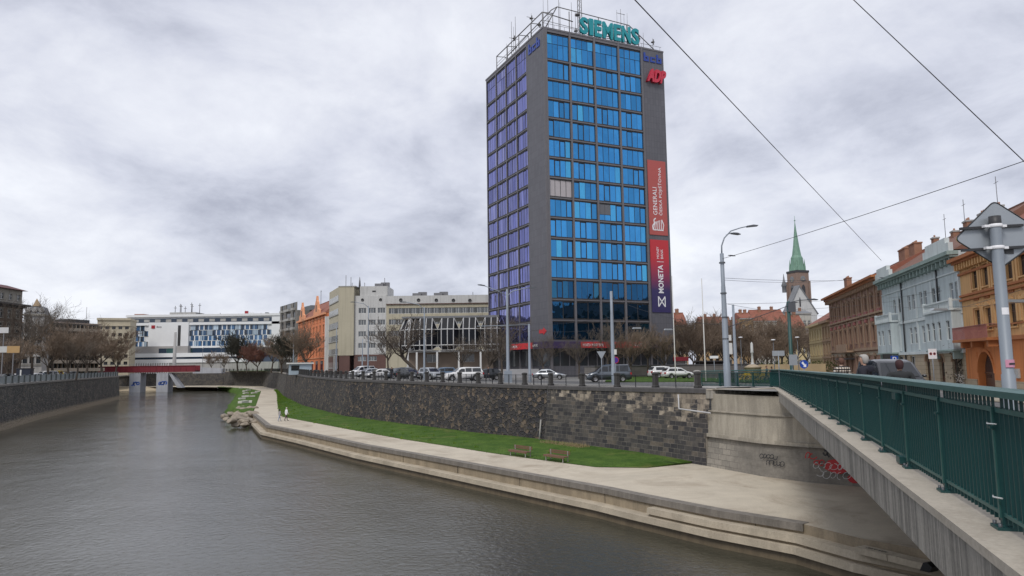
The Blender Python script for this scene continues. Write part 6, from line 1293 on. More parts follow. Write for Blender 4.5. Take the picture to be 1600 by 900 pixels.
# ------------------------------------------------------------ far town, right of the tower
def plain_house(label, pxl, pxr, Y, ytop, rise, m, mr, n=5, rows=3, zg=-0.3, name='house', D=10):
    A, B = Vector((at_x(pxl, Y), Y)), Vector((at_x(pxr, Y), Y)); r_, W = house_root(name, label, 'house', A, B, zg); zc = aty((pxl+pxr)/2, ytop, Y).z-zg; st = zc/(rows+.3)
    facade(r_, [(W*(i+.5)/n, 1.0+st*k, min(1.3, W/n*.5), st*.52) for i in range(n) for k in range(rows)], W, -2, zc, m, F_WHITE, G_DARK, depth=D, nv=2, nh=2)
    boxes('cornice', [(-.2, W+.2, -.4, 0, zc-.4, zc)], M_LGREY, r_); gable_roof(r_, W, D, zc, rise, mr, over=.5, chims=[(W*.3, D*.4, 1, .7, rise+.9), (W*.7, D*.45, 1, .7, rise+.9)], mch=M_CHIM); return r_
M_WP = mat('old_white_plaster', (0.40, 0.385, 0.345), 0.85, 0.12, 0.3, 0.3); M_OCH = mat('ochre_plaster', (0.36, 0.24, 0.12), 0.85, 0.1, 0.3, 0.2)
plain_house('tan house with an orange tiled roof just right of the tower', 1043, 1076, 215, 508, 4.0, M_YELB, M_ROOFR, 4, 3)
plain_house('long white house with red tiled roof below the church', 1181, 1232, 262, 501, 4.3, M_WP, M_ROOFR, 7, 4)
plain_house('tall ochre house left of the long white house', 1160, 1180, 255, 497, 2.2, M_OCH, M_ROOFR, 2, 4)
plain_house('low house with dark red roof among the bare trees', 1138, 1162, 250, 517, 4.0, M_YELB, M_ROOFR, 3, 2)
plain_house('pale house right of the church with flat grey roof', 1236, 1272, 290, 489, 1.2, M_WP, M_ROOFG, 5, 4)
plain_house('red-roofed house half hidden behind the yellow house', 1232, 1262, 235, 513, 4.5, M_YEL, M_ROOFR, 4, 3)
plain_house('distant ochre house above the park trees', 1098, 1135, 300, 505, 3, M_OCH, M_ROOFR, 4, 3)
# church on its square
YC = 520.0; M_CHS = mat('church_stone', (0.22, 0.155, 0.125), 0.9, 0.15, 0.1, 0.2); M_COP = mat('copper_green', (0.15, 0.27, 0.20), 0.6, 0.2, 0.15, 0.4)
cx = aty(1247, 440, YC).x; ch = empty('church', (cx, YC, -0.5), math.radians(18), 'gothic church with brown stone tower, tall green copper spire and white gable', 'church')
cz = lambda py: aty(1245, py, YC).z+0.5; zt_, ztip = cz(427), cz(346)
mb = MB(); mb.box(-5.2, 5.2, -5.2, 5.2, 0, zt_, M_CHS); 
for sx in (-1, 1):
    for sy in (-1, 1): mb.box(sx*5.2-0.7, sx*5.2+0.7, sy*5.2-0.7, sy*5.2+0.7, 0, zt_-6, M_CHS)
mb.build('tower', None, ch)
boxes('gallery', [(-5.5, 5.5, -5.5, 5.5, zt_+.003, zt_+1.6)], F_DARK, ch)
for s in range(2):
    mb = MB(); mb.prism([(-1.5, 0), (1.5, 0), (1.5, 6), (0.8, 7.6), (0, 8.3), (-.8, 7.6), (-1.5, 6)], -5.35, -5.21, F_DARK); mb.build('window', None, ch, (0, 0, zt_-17), (0, 0, s*math.pi/2*-1))
    mb = MB(); mb.lathe([(0, .0), (2.1, 0), (2.1, .12), (1.8, .16), (0, .16)], 20, M_ROOFG); mb.box(-.12, .12, -1.6, 0, .17, .25, flat('gilt', (.6, .45, .15))); ck = mb.build('clock', None, ch, (0 if s == 0 else -5.22, -5.22 if s == 0 else 0, zt_-4.6), (math.pi/2, 0, 0) if s == 0 else (math.pi/2, 0, -math.pi/2))
mb = MB(); sz = zt_+1.6; Hs = ztip-sz
mb.lathe([(5.2, 0), (4.6, Hs*.10), (4.3, Hs*.26), (3.3, Hs*.31), (2.1, Hs*.52), (1.0, Hs*.78), (0.25, Hs*.97), (0.18, Hs)], 8, M_COP, (0, 0, sz), smooth=False, ph=math.pi/8); mb.lathe([(0, 0), (.7, .7), (0, 1.4)], 6, M_COP, (0, 0, sz+Hs)); mb.tube([(0, 0, sz+Hs), (0, 0, sz+Hs+4)], 0.16, 4)
for k in range(4): a = k*math.pi/2+math.pi/4; mb.lathe([(0.9, 0), (0.8, 3), (0, 9)], 6, M_COP, (4.9*math.cos(a), 4.9*math.sin(a), sz), smooth=False)
mb.build('spire', None, ch)
_nx = aty(0, 480, YC).x-at_x(0, YC); xg0, xg1 = at_x(1213, YC)+_nx-cx, at_x(1262, YC)+_nx-cx; zb, zp_ = cz(488), cz(452); xm = at_x(1236, YC)+_nx-cx
mb = MB(); mb.prism([(xg0, 0), (xg1+2, 0), (xg1+2, zb-1), (xm, zp_), (xg0, zb-1)], -14, -9, M_WHITER, mside=M_ROOFG); nv_ = mb.build('nave', None, ch)
mb = MB(); mb.prism([(xm-.6, zp_-14), (xm+.6, zp_-14), (xm+.6, zp_-9), (xm, zp_-7), (xm-.6, zp_-9)], -14.1, -14.01, F_DARK); mb.prism([(xg0-1.2, zb-2), (xg0-.6, zb-2.6), (xm, zp_+.2), (xm, zp_+1.2)], -14.4, -9, M_ROOFG); mb.prism([(xg1+3.2, zb-2), (xg1+2.6, zb-2.6), (xm, zp_+.2), (xm, zp_+1.2)], -14.4, -6, M_ROOFG); mb.build('gable_window', None, nv_)
mb = MB(); xs_ = at_x(1229.5, YC)+_nx-cx; mb.lathe([(1.6, cz(458)), (1.6, cz(449)), (2.2, cz(448)), (0.8, cz(440)), (0.1, cz(429))], 6, M_ROOFG, (xs_, -2, 0)); mb.build('ridge_turret', None, ch)
# ------------------------------------------------------------ bare trees
M_BARK = mat('bark', (0.075, 0.06, 0.048), 0.95, 0.3, 2.0, bmp=0.5); M_TWIG = mat('twigs', (0.12, 0.098, 0.078), 0.95, 0.25, 0.5); M_TWIGB = mat('brown_twigs', (0.19, 0.14, 0.10), 0.95, 0.3, 0.4); M_TWIGR = mat('red_brown_twigs', (0.16, 0.07, 0.05), 0.95, 0.3, 0.4); M_TWIGD = mat('dark_twigs', (0.05, 0.048, 0.035), 0.95, 0.3, 0.4)
def tree_meshes(seed, H=10.0, trunk=0.28, spread=0.75, r0=0.2, dens=1.0, mt=M_TWIG, gnarl=0.18, tw=0.016, lean=0.0, up=0.25):
    rr = random.Random(seed); T, Cw = MB(), MB()
    def rv(): return Vector((rr.gauss(0, 1), rr.gauss(0, 1), rr.gauss(0, 1))).normalized()
    def branch(p, d, L, r, lv):
        n = 5 if lv == 0 else 4 if lv < 3 else 3; pts = [p]; rad = [r]; q = p.copy(); dd = d.copy()
        for k in range(n):
            dd = (dd+rv()*gnarl*(0.5 if lv == 0 else 1.0)+Vector((0, 0, up*0.25 if lv else 0))).normalized(); q = q+dd*(L/n); pts.append(q.copy()); rad.append(max(tw*0.6, r*(1-0.72*(k+1)/n) if lv else r*(1-0.35*(k+1)/n)))
        (T if lv < 2 else Cw).tube(pts, rad, 8 if lv == 0 else 5 if lv < 2 else 3, M_BARK if lv < 2 else mt, caps=False)
        if lv >= 4: return
        cnt = [7, 6, 6, 5][lv]; cnt = max(2, int(round(cnt*(dens if lv > 1 else 1))))
        for i in range(cnt):
            f = (0.75+0.25*(i+0.5)/cnt) if lv == 0 else 0.22+0.78*(i+rr.random()*.8)/cnt; f = min(1.0, f); k = min(n-1, int(f*n)); pp = pts[k].lerp(pts[k+1], f*n-k)
            side = rv(); side = (side-dd*side.dot(dd)).normalized()
            if lv == 0: a = 2*math.pi*i/cnt+rr.uniform(-.4, .4); nd = (Vector((math.cos(a)*spread, math.sin(a)*spread, 1.0 if i else 1.6))).normalized(); nL = (H-H*trunk)*rr.uniform(0.5, 0.78); nr = r*0.42
            else: nd = (dd*0.8+side*rr.uniform(0.55, 1.0)+Vector((0, 0, up))).normalized(); nL = L*rr.uniform(0.38, 0.62); nr = max(tw, r*0.45)
            branch(pp, nd, nL, nr, lv+1)
    branch(Vector((0, 0, -0.2)), Vector((lean, 0, 1)).normalized(), H*trunk*1.3, r0, 0)
    return T.mesh('trunk'), Cw.mesh('crown')
KINDS = {'open': [tree_meshes(s, 10, 0.30, 0.8, 0.2, 1.0) for s in (1, 2)], 'tall': [tree_meshes(s, 14, 0.3, 0.45, 0.22, 1.0, M_TWIG) for s in (5,)],
         'brown': [tree_meshes(s, 10, 0.22, 0.7, 0.2, 1.25, M_TWIGB, tw=0.024) for s in (8, 9)], 'gnarled': [tree_meshes(s, 9, 0.34, 1.0, 0.26, 0.75, M_TWIG, 0.42, tw=0.022, lean=-0.18) for s in (12,)],
         'red': [tree_meshes(31, 8, 0.18, 0.8, 0.16, 1.3, M_TWIGR, tw=0.045)], 'dark': [tree_meshes(33, 11, 0.2, 0.6, 0.2, 1.3, M_TWIGD, tw=0.045)], 'park': [tree_meshes(s, 12, 0.25, 0.65, 0.22, 1.3, M_TWIGB, tw=0.028) for s in (41, 42)]}
BASEH = {'open': 10, 'tall': 14, 'brown': 10, 'gnarled': 9, 'red': 8, 'dark': 11, 'park': 12}
tcount = {}
def tree(kind, px, Y, ytop, label, group=None, zf=h, sxy=1.0):
    x = at_x(px, Y); z0 = zf(x, Y); zt = aty(px, ytop, Y).z; k = (zt-z0)/(BASEH[kind]*1.02); i = tcount.get(kind, 0); tcount[kind] = i+1; tm, cm = KINDS[kind][i % len(KINDS[kind])]
    r = empty('bare_tree', (x, Y, z0), random.uniform(0, 6.28), label, 'tree', group); r.scale = (k*sxy, k*sxy, k); inst('trunk', tm, r); inst('crown', cm, r); return r
G1 = 'bare trees along the street by the tower'
for kind, px, Y, yt, lab, s in (
    ('gnarled', 657, 112, 482, 'leaning gnarled bare tree in front of the glazed pavilion', 1.25), ('open', 606, 128, 503, 'slim bare tree in front of the white office face', 1.0),
    ('open', 783, 96, 497, 'bare tree with a thick dark trunk at the left corner of the tower', 1.15), ('gnarled', 748, 105, 512, 'low spreading bare tree between pavilion and tower', 1.2), ('open', 722, 110, 520, 'small bare tree in front of the pavilion columns', 1.1),
    ('brown', 478, 165, 506, 'bare tree in front of the orange corner house', 1.1), ('dark', 450, 190, 515, 'dark bushy bare tree in front of the dark concrete block', 1.2),
    ('open', 850, 106, 523, 'bare tree below the dark grey tower edge', 1.1), ('open', 905, 104, 520, 'bare tree before the purple canopy band', 1.1), ('open', 950, 107, 505, 'taller bare tree behind the grey van', 1.1), ('brown', 985, 108, 508, 'brownish bare tree at the right part of the tower front', 1.1), ('open', 1012, 112, 500, 'bare tree below the navy banner', 1.0), ('brown', 1040, 112, 512, 'brownish bare tree at the right corner of the tower', 1.1)):
    tree(kind, px, Y, yt, lab, G1, sxy=s)
G2 = 'bare park trees right of the tower'
pr_ = random.Random(4)
labs = ['bare brown park tree just right of the tower', 'bare park tree behind the white cars', 'wide bare park tree left of the tall grey lamp mast', 'bare park tree beside the thin flagpole', 'bare park tree in front of the ochre house', 'bare park tree behind the white column', 'low bare park tree under the long white house', 'bare park tree left of the dark green tram mast', 'bare park tree right of the dark green tram mast', 'bare park tree in front of the yellow end house', 'small bare park tree near the kiosk roof', 'distant bare park tree left of the church gable', 'bare park tree behind the traffic signs', 'slender bare park tree behind the far flagpole']
for i, (px, Y, yt) in enumerate(((1062, 150, 497), (1082, 140, 500), (1112, 148, 493), (1100, 165, 498), (1160, 190, 505), (1180, 200, 515), (1200, 175, 505), (1222, 185, 500), (1248, 170, 500), (1262, 178, 508), (1190, 160, 530), (1205, 215, 497), (1212, 150, 520), (1130, 158, 492))):
    tree('park' if Y > 140 else 'brown', px, Y, yt, labs[i], G2, sxy=pr_.uniform(1.1, 1.5))
for i, (px, Y, yt) in enumerate(((1072, 172, 505), (1092, 180, 500), (1122, 178, 503), (1148, 182, 510), (1170, 176, 520), (1232, 205, 505), (1140, 200, 500))):
    tree('park', px, Y, yt, 'bare brown park tree in the back row of the park', 'back row of bare park trees', sxy=1.45)
G3 = 'bare trees on the left bank'
for i, (kind, px, Y, yt, s, lab) in enumerate((('tall', 30, 150, 500, 1.3, 'bare tree before the sooty corner house'), ('tall', 52, 172, 468, 1.2, 'tall thin bare tree in front of the ornate grey house'), ('tall', 84, 182, 482, 1.25, 'tallest bare tree standing before the terraced block'), ('brown', 76, 160, 512, 1.35, 'bushy brown tree left of the tallest bare tree'), ('brown', 108, 176, 510, 1.4, 'bushy brown tree in front of the cream balcony bands'), ('brown', 136, 200, 512, 1.5, 'wide brown bushy tree before the beige block'), ('brown', 160, 222, 510, 1.45, 'brown bushy tree nearest the red bridge'), ('brown', 180, 236, 532, 1.3, 'small brown tree at the left end of the red bridge'), ('brown', 12, 140, 522, 1.3, 'low bare tree at the left edge'), ('open', 120, 160, 530, 1.3, 'small bare tree above the left river wall'))):
    tree(kind, px, Y, yt, lab, G3, zf=hl, sxy=s)
for kind, px, Y, yt, s, lab in (('dark', 372, 268, 513, 1.25, 'dark dense bare tree in front of the hotel windows'), ('dark', 386, 262, 530, 1.2, 'lower dark tree beside the reddish one'), ('red', 402, 255, 537, 1.35, 'round reddish-brown bare tree on the bank before the hotel'), ('brown', 424, 250, 520, 1.2, 'brown tree between the hotel end and the concrete block'), ('brown', 350, 300, 548, 1.2, 'small brown tree above the far wall'), ('brown', 330, 320, 550, 1.2, 'small brown tree behind the end of the red bridge'), ('brown', 440, 215, 528, 1.3, 'brown bare tree above the bend of the embankment wall')):
    tree(kind, px, Y, yt, lab, 'trees above the river bend', sxy=s)
# ------------------------------------------------------------ embankment railing with stone pillars
M_IRON = flat('black_iron', (0.02, 0.022, 0.025), 0.5, 0.4); M_PILL = mat('dark_pillar_stone', (0.05, 0.048, 0.047), 0.85, 0.3, 2.0, bmp=0.4); M_PLIT = mat('grey_pillar_stone', (0.30, 0.29, 0.27), 0.85, 0.15, 1.0)
def pillar_mesh(m):
    mb = MB(); mb.lathe([(0.30, 0), (0.30, 0.14), (0.235, 0.2), (0.225, 0.98), (0.285, 1.03), (0.285, 1.14), (0.12, 1.2), (0, 1.2)], 4, m, ph=math.pi/4, smooth=False); return mb.mesh('pillar')
PM = pillar_mesh(M_PILL); PML = pillar_mesh(M_PLIT); PMS = pillar_mesh(M_PILL)
def bars_mesh(L, H=0.95, step=0.14, th=0.012, m=M_IRON, mids=2):
    mb = MB(); n = max(2, int(L/step))
    for k in range(1, n): x = L*k/n; mb.tube([(x, 0, 0.06), (x, 0, H)], th, 3, m, caps=False)
    for z in (0.1, H): mb.box(0, L, -0.018, 0.018, z, z+0.035, m)
    for k in range(1, mids+1): x = L*k/(mids+1); mb.box(x-.025, x+.025, -.025, .025, 0, H+.06, m)
    return mb.mesh('rail_panel')
def embank_rail(name, label, pts, zf, spacing, PMm, Hn=0.95, step=0.14, th=0.012, m=M_IRON, mids=2, skipfirst=False, scale=1.0, cap=100):
    L = [0]
    for a, b in zip(pts, pts[1:]): L.append(L[-1]+(b-a).length)
    n = max(2, int(L[-1]/spacing)); P = resample(pts, n+1); root = empty(name, (P[0].x, P[0].y, zf(P[0].x, P[0].y)), 0, label, 'railing'); o0 = Vector((P[0].x, P[0].y, zf(P[0].x, P[0].y)))
    Lp = L[-1]/n; bm_ = bars_mesh(Lp-0.5, Hn, step, th, m, mids)
    for i, p in enumerate(P):
        q = P[min(i+1, n)]; d = q-p if i < n else p-P[i-1]; a = math.atan2(d.y, d.x); z = zf(p.x, p.y)
        inst('pillar', PMm, root, (p.x-o0.x, p.y-o0.y, z+0.05-o0.z), (0, 0, a), (scale, scale, scale))
        if i < n: inst('rail_panel', bm_, root, (p.x+d.normalized().x*0.25-o0.x, p.y+d.normalized().y*.25-o0.y, z+0.05-o0.z), (0, -math.atan2(zf(q.x, q.y)-z, d.length), a))
    return root
ET = offs(FOOT, -0.95)
embank_rail('embankment_railing', 'black iron railing between dark stone pillars on the squared masonry wall near the bridge', [ET[0].lerp(ET[1], 0.22)]+ET[1:4], h, 4.1, PM, mids=1, th=0.011)
embank_rail('embankment_railing', 'long black iron railing between dark stone pillars along the rubble wall', ET[3:9], h, 3.75, PM, step=0.2, th=0.014)
embank_rail('embankment_railing', 'far dark railing with small pillars along the wall at the river bend', ET[8:12], h, 4.2, PM, step=0.4, th=0.02, mids=1)
LE = offs(LW, 0.9)
M_LRAIL = flat('pale_grey_railing', (0.30, 0.33, 0.34), 0.6)
PMG = pillar_mesh(flat('dark_green_pillar', (0.05, 0.06, 0.06)))
lr = embank_rail('river_wall_railing', 'pale grey railing with dark posts on the left river wall', [LE[1].lerp(LE[2], 0.6)]+LE[2:6], hl, 4.2, PMG, Hn=1.15, step=0.09, th=0.03, m=M_LRAIL, mids=0, scale=1.1)
px_ = rail_pt(45.7); q = POSTS[0]; pl = empty('gate_pillar', (q.x-0.35, q.y+0.1, h(q.x, q.y)), 0, 'pale stone pillar where the teal railing meets the wall', 'pillar'); inst('shaft', PML, pl, (0, 0, 0), (0, 0, 0.3), (1.15, 1.15, 1.15))
# ------------------------------------------------------------ benches on the promenade
M_WOOD = mat('bench_wood', (0.15, 0.08, 0.05), 0.7, 0.2, 3.0); M_BSTEEL = flat('bench_steel', (0.36, 0.35, 0.33), 0.5, 0.4)
def bench(px, py, rz, label):
    p = atz(px, py, PROM_Z); r = empty('park_bench', (p.x, p.y, PROM_Z), rz, label, 'bench', 'wooden benches on the promenade')
    for k in range(4): boxes('seat_slat', [(-1.15, 1.15, -0.22+k*0.125, -0.22+k*0.125+0.105, 0.42, 0.46)], M_WOOD, r)
    boxes('front_rail', [(-1.17, 1.17, -0.25, -0.222, 0.33, 0.46)], M_WOOD, r)
    for k in range(2): boxes('back_slat', [(-1.15, 1.15, 0.33, 0.36, 0.56+k*0.14, 0.67+k*0.14)], M_WOOD, r)
    for x in (-0.95, 0.95):
        mb = MB(); mb.box(x-.03, x+.03, -0.2, -0.15, 0, 0.42); mb.box(x-.03, x+.03, 0.28, 0.33, 0, 0.82); mb.box(x-.03, x+.03, -0.15, 0.28, 0.37, 0.415); mb.build('leg', M_BSTEEL, r)
b_a = math.atan2((EDGE[5]-EDGE[6]).y, (EDGE[5]-EDGE[6]).x)
bench(812, 713.5, b_a, 'brown wooden bench on the promenade, the left one of two'); bench(869, 721.5, b_a, 'brown wooden bench on the promenade, the right one nearer the bridge')
# ------------------------------------------------------------ vehicles
M_TYRE = flat('tyre', (0.018, 0.018, 0.018), 0.9); M_RIM = flat('rim', (0.35, 0.35, 0.36), 0.4, 0.6); M_CG = glass('car_glass', (0.02, 0.023, 0.027), 0.05); M_HL = flat('headlight_glass', (0.7, 0.72, 0.75), 0.15); M_TLR = flat('tail_light_red', (0.35, 0.01, 0.01), 0.3); M_BLP = flat('bumper_plastic', (0.03, 0.03, 0.032), 0.6)
def paint(name, c, metal=0.3):
    if name in _mc: return _mc[name]
    m, nt, b = new_mat(name); b.inputs['Base Color'].default_value = c+(1,); b.inputs['Metallic'].default_value = metal; b.inputs['Roughness'].default_value = 0.3; b.inputs['Coat Weight'].default_value = 0.6; _mc[name] = m; return m
CARS = {   # length, half width, wheel radius, axles, lower-body top line, roof line, pillars (x of windscreen base/top, B pillar, C, rear window top/base)
 'sedan': dict(L=4.6, w=0.89, r=0.32, ax=(0.85, 3.5), low=[(0, .45), (0.05, .62), (0.5, .76), (1.25, .92), (3.75, .96), (4.45, .93), (4.58, .75), (4.6, .45)], top=[(1.2, .91), (2.0, 1.38), (2.6, 1.46), (3.3, 1.42), (4.05, .95)], win=[(1.45, 2.15, 2.55), (2.62, 2.68, 3.5)]),
 'hatch': dict(L=4.3, w=0.89, r=0.33, ax=(0.82, 3.4), low=[(0, .45), (0.05, .66), (0.45, .82), (1.1, .98), (3.9, 1.0), (4.2, .98), (4.28, .8), (4.3, .45)], top=[(1.05, .97), (1.8, 1.45), (2.5, 1.54), (3.6, 1.5), (4.2, .99)], win=[(1.3, 1.95, 2.42), (2.5, 2.55, 3.6)]),
 'suv': dict(L=4.6, w=0.93, r=0.37, ax=(0.9, 3.6), low=[(0, .5), (0.05, .8), (0.4, .98), (1.2, 1.08), (4.2, 1.1), (4.5, 1.08), (4.58, .85), (4.6, .5)], top=[(1.15, 1.07), (1.85, 1.6), (2.6, 1.7), (4.0, 1.66), (4.5, 1.08)], win=[(1.4, 1.98, 2.5), (2.58, 2.6, 3.9)]),
 'van': dict(L=4.95, w=0.96, r=0.35, ax=(0.95, 3.95), low=[(0, .45), (0.05, .75), (0.35, .98), (1.0, 1.14), (4.6, 1.14), (4.88, 1.14), (4.94, .9), (4.95, .45)], top=[(0.95, 1.13), (1.75, 1.82), (2.4, 1.94), (4.6, 1.93), (4.9, 1.14)], win=[(1.2, 1.85, 2.35), (2.45, 2.45, 3.55), (3.65, 3.65, 4.6)]),
 'pickup': dict(L=5.1, w=0.93, r=0.38, ax=(0.95, 4.0), low=[(0, .5), (0.05, .85), (0.4, 1.0), (1.4, 1.1), (5.0, 1.12), (5.08, .9), (5.1, .5)], top=[(1.35, 1.09), (2.0, 1.62), (2.6, 1.74), (4.7, 1.72), (5.0, 1.12)], win=[(1.6, 2.15, 2.6), (2.68, 2.7, 3.5), (3.6, 3.6, 4.7)]),
}
_cm = {}
def car_parts(kind, pm):
    key = (kind, pm.name)
    if key in _cm: return _cm[key]
    c = CARS[kind]; L, w, r = c['L'], c['w'], c['r']; parts = []
    def zl(prof, x): return interp(x, prof)
    xs = sorted({round(x, 3) for x, _ in c['low']}|{a+s*r*k for a in c['ax'] for s in (-1, 1) for k in (1.12, 0.8, 0.4)}|{a for a in c['ax']}); mb = MB(); V = []; K = 8
    for x in xs:
        t = zl(c['low'], x); e = min(x, L-x); tw = w*(1-0.20*max(0, 1-e/0.45)**2); zb = 0.22
        for a in c['ax']:
            if abs(x-a) < r*1.13: zb = max(zb, r+math.sqrt(max(0, (r*1.13)**2-(x-a)**2)))
        if e < 0.3: zb = max(zb, 0.25+0.1*(0.3-e)/.3)
        zb = min(zb, t-0.04); mid = zb+(t-zb)*0.55
        ring = [(-tw*.97, zb), (-tw, mid), (-tw*.96, t-.07), (-tw*.88, t), (tw*.88, t), (tw*.96, t-.07), (tw, mid), (tw*.97, zb)]
        V += [(x, y, z) for y, z in ring]
    n = len(xs); mb.add(V, [(i*K+k, i*K+(k+1) % K, (i+1)*K+(k+1) % K, (i+1)*K+k) for i in range(n-1) for k in range(K)], pm, True); mb.add(V[:K], [tuple(range(K))], pm); mb.add(V[-K:], [tuple(reversed(range(K)))], pm)
    tp = c['top']; rw = w*0.74; bw = w*0.90; zr = max(z for _, z in tp); zbt = tp[0][1]
    V = []
    for x, z in tp:
        f = clamp((z-zbt)/(zr-zbt)); yw = bw+(rw-bw)*f; V += [(x, -bw if f < .1 else -yw, z-.05 if f > .1 else z), (x, -yw*0.85, z), (x, yw*.85, z), (x, bw if f < .1 else yw, z-.05 if f > .1 else z)]
    mb.add(V, [(i*4+k, i*4+k+1, (i+1)*4+k+1, (i+1)*4+k) for i in range(len(tp)-1) for k in range(3)], pm, True)
    side = [(x, z-(.05 if i not in (0, len(tp)-1) else 0)) for i, (x, z) in enumerate(tp)]
    for s in (-1, 1):
        P = [(x, s*(bw+(rw-bw)*clamp((z-zbt)/(zr-zbt))), z) for x, z in side]; mb.add(P, [tuple(range(len(P)))], pm)
    mb.box(0.3, L-.3, -w*.9, w*.9, 0.24, 0.5, M_BLP)
    parts.append(('body', mb, (0, 0, 0)))
    def yat(z): return bw+(rw-bw)*clamp((z-zbt)/(zr-zbt))
    # glass: windscreen, rear and side windows a few mm proud of the cabin
    g = MB(); (x0, z0), (x1, z1) = tp[0], tp[1]; e = 0.012
    def q(xa, za, xb, zb, m_): return [(xa, -yat(za)*.88, za), (xa, yat(za)*.88, za), (xb, yat(zb)*.84, zb), (xb, -yat(zb)*.84, zb)]
    f0, f1 = 0.08, 0.93; X = lambda f: x0+(x1-x0)*f; Zz = lambda f: z0+(z1-z0)*f
    g.face([(a-e, b, c_+e) for a, b, c_ in q(X(f0), Zz(f0), X(f1), Zz(f1), 0)]); parts.append(('windscreen', g, M_CG))
    g = MB(); (x0, z0), (x1, z1) = tp[-1], tp[-2]
    g.face([(a+e, b, c_+e) for a, b, c_ in q(X(0.15), Zz(0.15), X(0.85), Zz(0.85), 0)]); parts.append(('rear_window', g, M_CG))
    for s in (-1, 1):
        for a, b, d in c['win']:
            g = MB(); zb = zbt+0.05; zt = min(interp(b, side), interp(d, side), zr)-.07
            P = [(a, zb), (d, zb), (d, min(zt, interp(d, side)-.06)), (b, min(zt, interp(b, side)-.06))]
            if d > tp[-2][0]-.1 and kind in ('sedan', 'hatch', 'suv'): P[1] = (min(d+.25, tp[-1][0]-.3), zb)
            g.face([(x, s*(yat(z)+.01), z) for x, z in P]); parts.append(('side_window', g, M_CG))
        g = MB(); g.lathe([(0, 0), (0.11, 0.0), (0.1, 0.1), (0, .12)], 8, pm, (c['win'][0][0]+.1, s*(w+.06), zbt+.02)); parts.append(('mirror', g, None))
        zh = zl(c['low'], .3)-.17
        g = MB(); g.box(-0.01, .3, *( (w*.52, w*.86) if s > 0 else (-w*.86, -w*.52)), zh-.06, zh+.1, M_HL); parts.append(('headlight', g, None))
        zt_ = zl(c['low'], L-.3)-.22; g = MB(); g.box(L-.2, L+.012, *((w*.56, w*.88) if s > 0 else (-w*.88, -w*.56)), zt_-.12, zt_+.12, M_TLR); parts.append(('tail_light', g, None))
    g = MB(); g.box(-.02, .1, -w*.5, w*.5, zl(c['low'], .3)-.24, zl(c['low'], .3)-.1, M_BLP); g.box(-.02, .12, -w*.75, w*.75, .3, .42, M_BLP); parts.append(('grille', g, None))
    g = MB(); g.box(-.03, -.021, -.26, .26, .42, .53, F_WHITE); parts.append(('number_plate', g, None)); g = MB(); g.box(L+.003, L+.013, -.26, .26, .55, .66, F_WHITE); parts.append(('number_plate', g, None))
    out_ = []
    for nm, m_, mm in parts:
        if isinstance(mm, bpy.types.Material): m_.mats = [mm]
        me = m_.mesh(nm)
        bm = bmesh.new(); bm.from_mesh(me); bmesh.ops.recalc_face_normals(bm, faces=bm.faces); bm.to_mesh(me); bm.free(); out_.append((nm, me))
    ty = MB(); ty.lathe([(r*.62, -.1), (r*.93, -.1), (r, -.06), (r, .06), (r*.93, .1), (r*.62, .1)], 18, M_TYRE); tyre = ty.mesh('tyre'); rm = MB(); rm.lathe([(0, .07), (r*.15, .075), (r*.62, .06), (r*.62, .1)], 18, M_RIM)
    for k in range(5): a = k*1.2566; rm.box(-.03, .03, r*.15, r*.6, .065, .085, M_RIM, Matrix.Rotation(a, 4, 'Z'))
    rm.lathe([(0, -.05), (r*.62, -.05)], 12, M_BLP)
    for zc in (.0,): pass
    _cm[key] = (out_, tyre, rm.mesh('rim'), c); return _cm[key]
def vehicle(kind, x, y, z, rz, pm, label, name='parked_car', cat='car', group='cars parked along the embankment'):
    """rz: heading of the bonnet is local -x"""
    ps, ty, rm, c = car_parts(kind, pm); r = empty(name, (x, y, z), rz, label, cat, group); L = c['L']
    for nm, me in ps: inst(nm, me, r, (-L/2, 0, 0))
    for a in c['ax']:
        for s in (-1, 1):
            wr = (math.pi/2 if s < 0 else -math.pi/2, 0, 0); o = inst('wheel', ty, r, (a-L/2, s*(c['w']-.1), c['r']), wr); inst('rim', rm, o)
    return r
P_W = paint('white_paint', (0.72, 0.72, 0.72), 0.0); P_S = paint('silver_paint', (0.42, 0.44, 0.46), 0.6); P_G = paint('grey_blue_paint', (0.085, 0.10, 0.12), 0.4); P_D = paint('dark_paint', (0.03, 0.033, 0.038), 0.4); P_B = paint('blue_paint', (0.10, 0.16, 0.24), 0.4); P_Y = paint('yellow_paint', (0.65, 0.5, 0.03), 0.0)
def car_px(kind, px, Y, heading, pm, label, **k):
    x = at_x(px, Y); return vehicle(kind, x, Y, h(x, Y)+0.03, heading, pm, label, **k)
car_px('pickup', 723, 92, 0.35, P_W, 'large white pickup with canopy parked in front of the pavilion', name='pickup_truck', cat='pickup')
car_px('suv', 673, 101, 2.2, P_S, 'silver off-roader parked nose out behind the leaning tree')
car_px('hatch', 640, 103, 2.3, P_D, 'dark parked car left of the silver off-roader')
car_px('suv', 624, 109, 0.6, P_G, 'blue-grey parked car before the white office face')
car_px('sedan', 592, 118, 0.5, P_W, 'low white parked car in front of the brown tiled base')
car_px('hatch', 602, 128, 0.5, P_D, 'dark parked car behind the white one')
car_px('van', 566, 136, 0.7, P_W, 'white van parked by the corner of the blank slab', name='parked_van', cat='van')
car_px('hatch', 575, 125, 0.7, P_S, 'silver parked car next to the white van')
car_px('hatch', 759, 98, 0.3, P_D, 'dark parked car at the end of the row behind the white pickup')
car_px('suv', 690, 107, 0.4, P_B, 'blue parked car half hidden by the white pickup')
car_px('sedan', 858, 100, 3.0, P_S, 'silver sedan parked beside the pale stairs')
car_px('van', 950, 81, 0.0, P_G, 'grey-blue passenger van parked behind the tram mast', name='parked_van', cat='van')
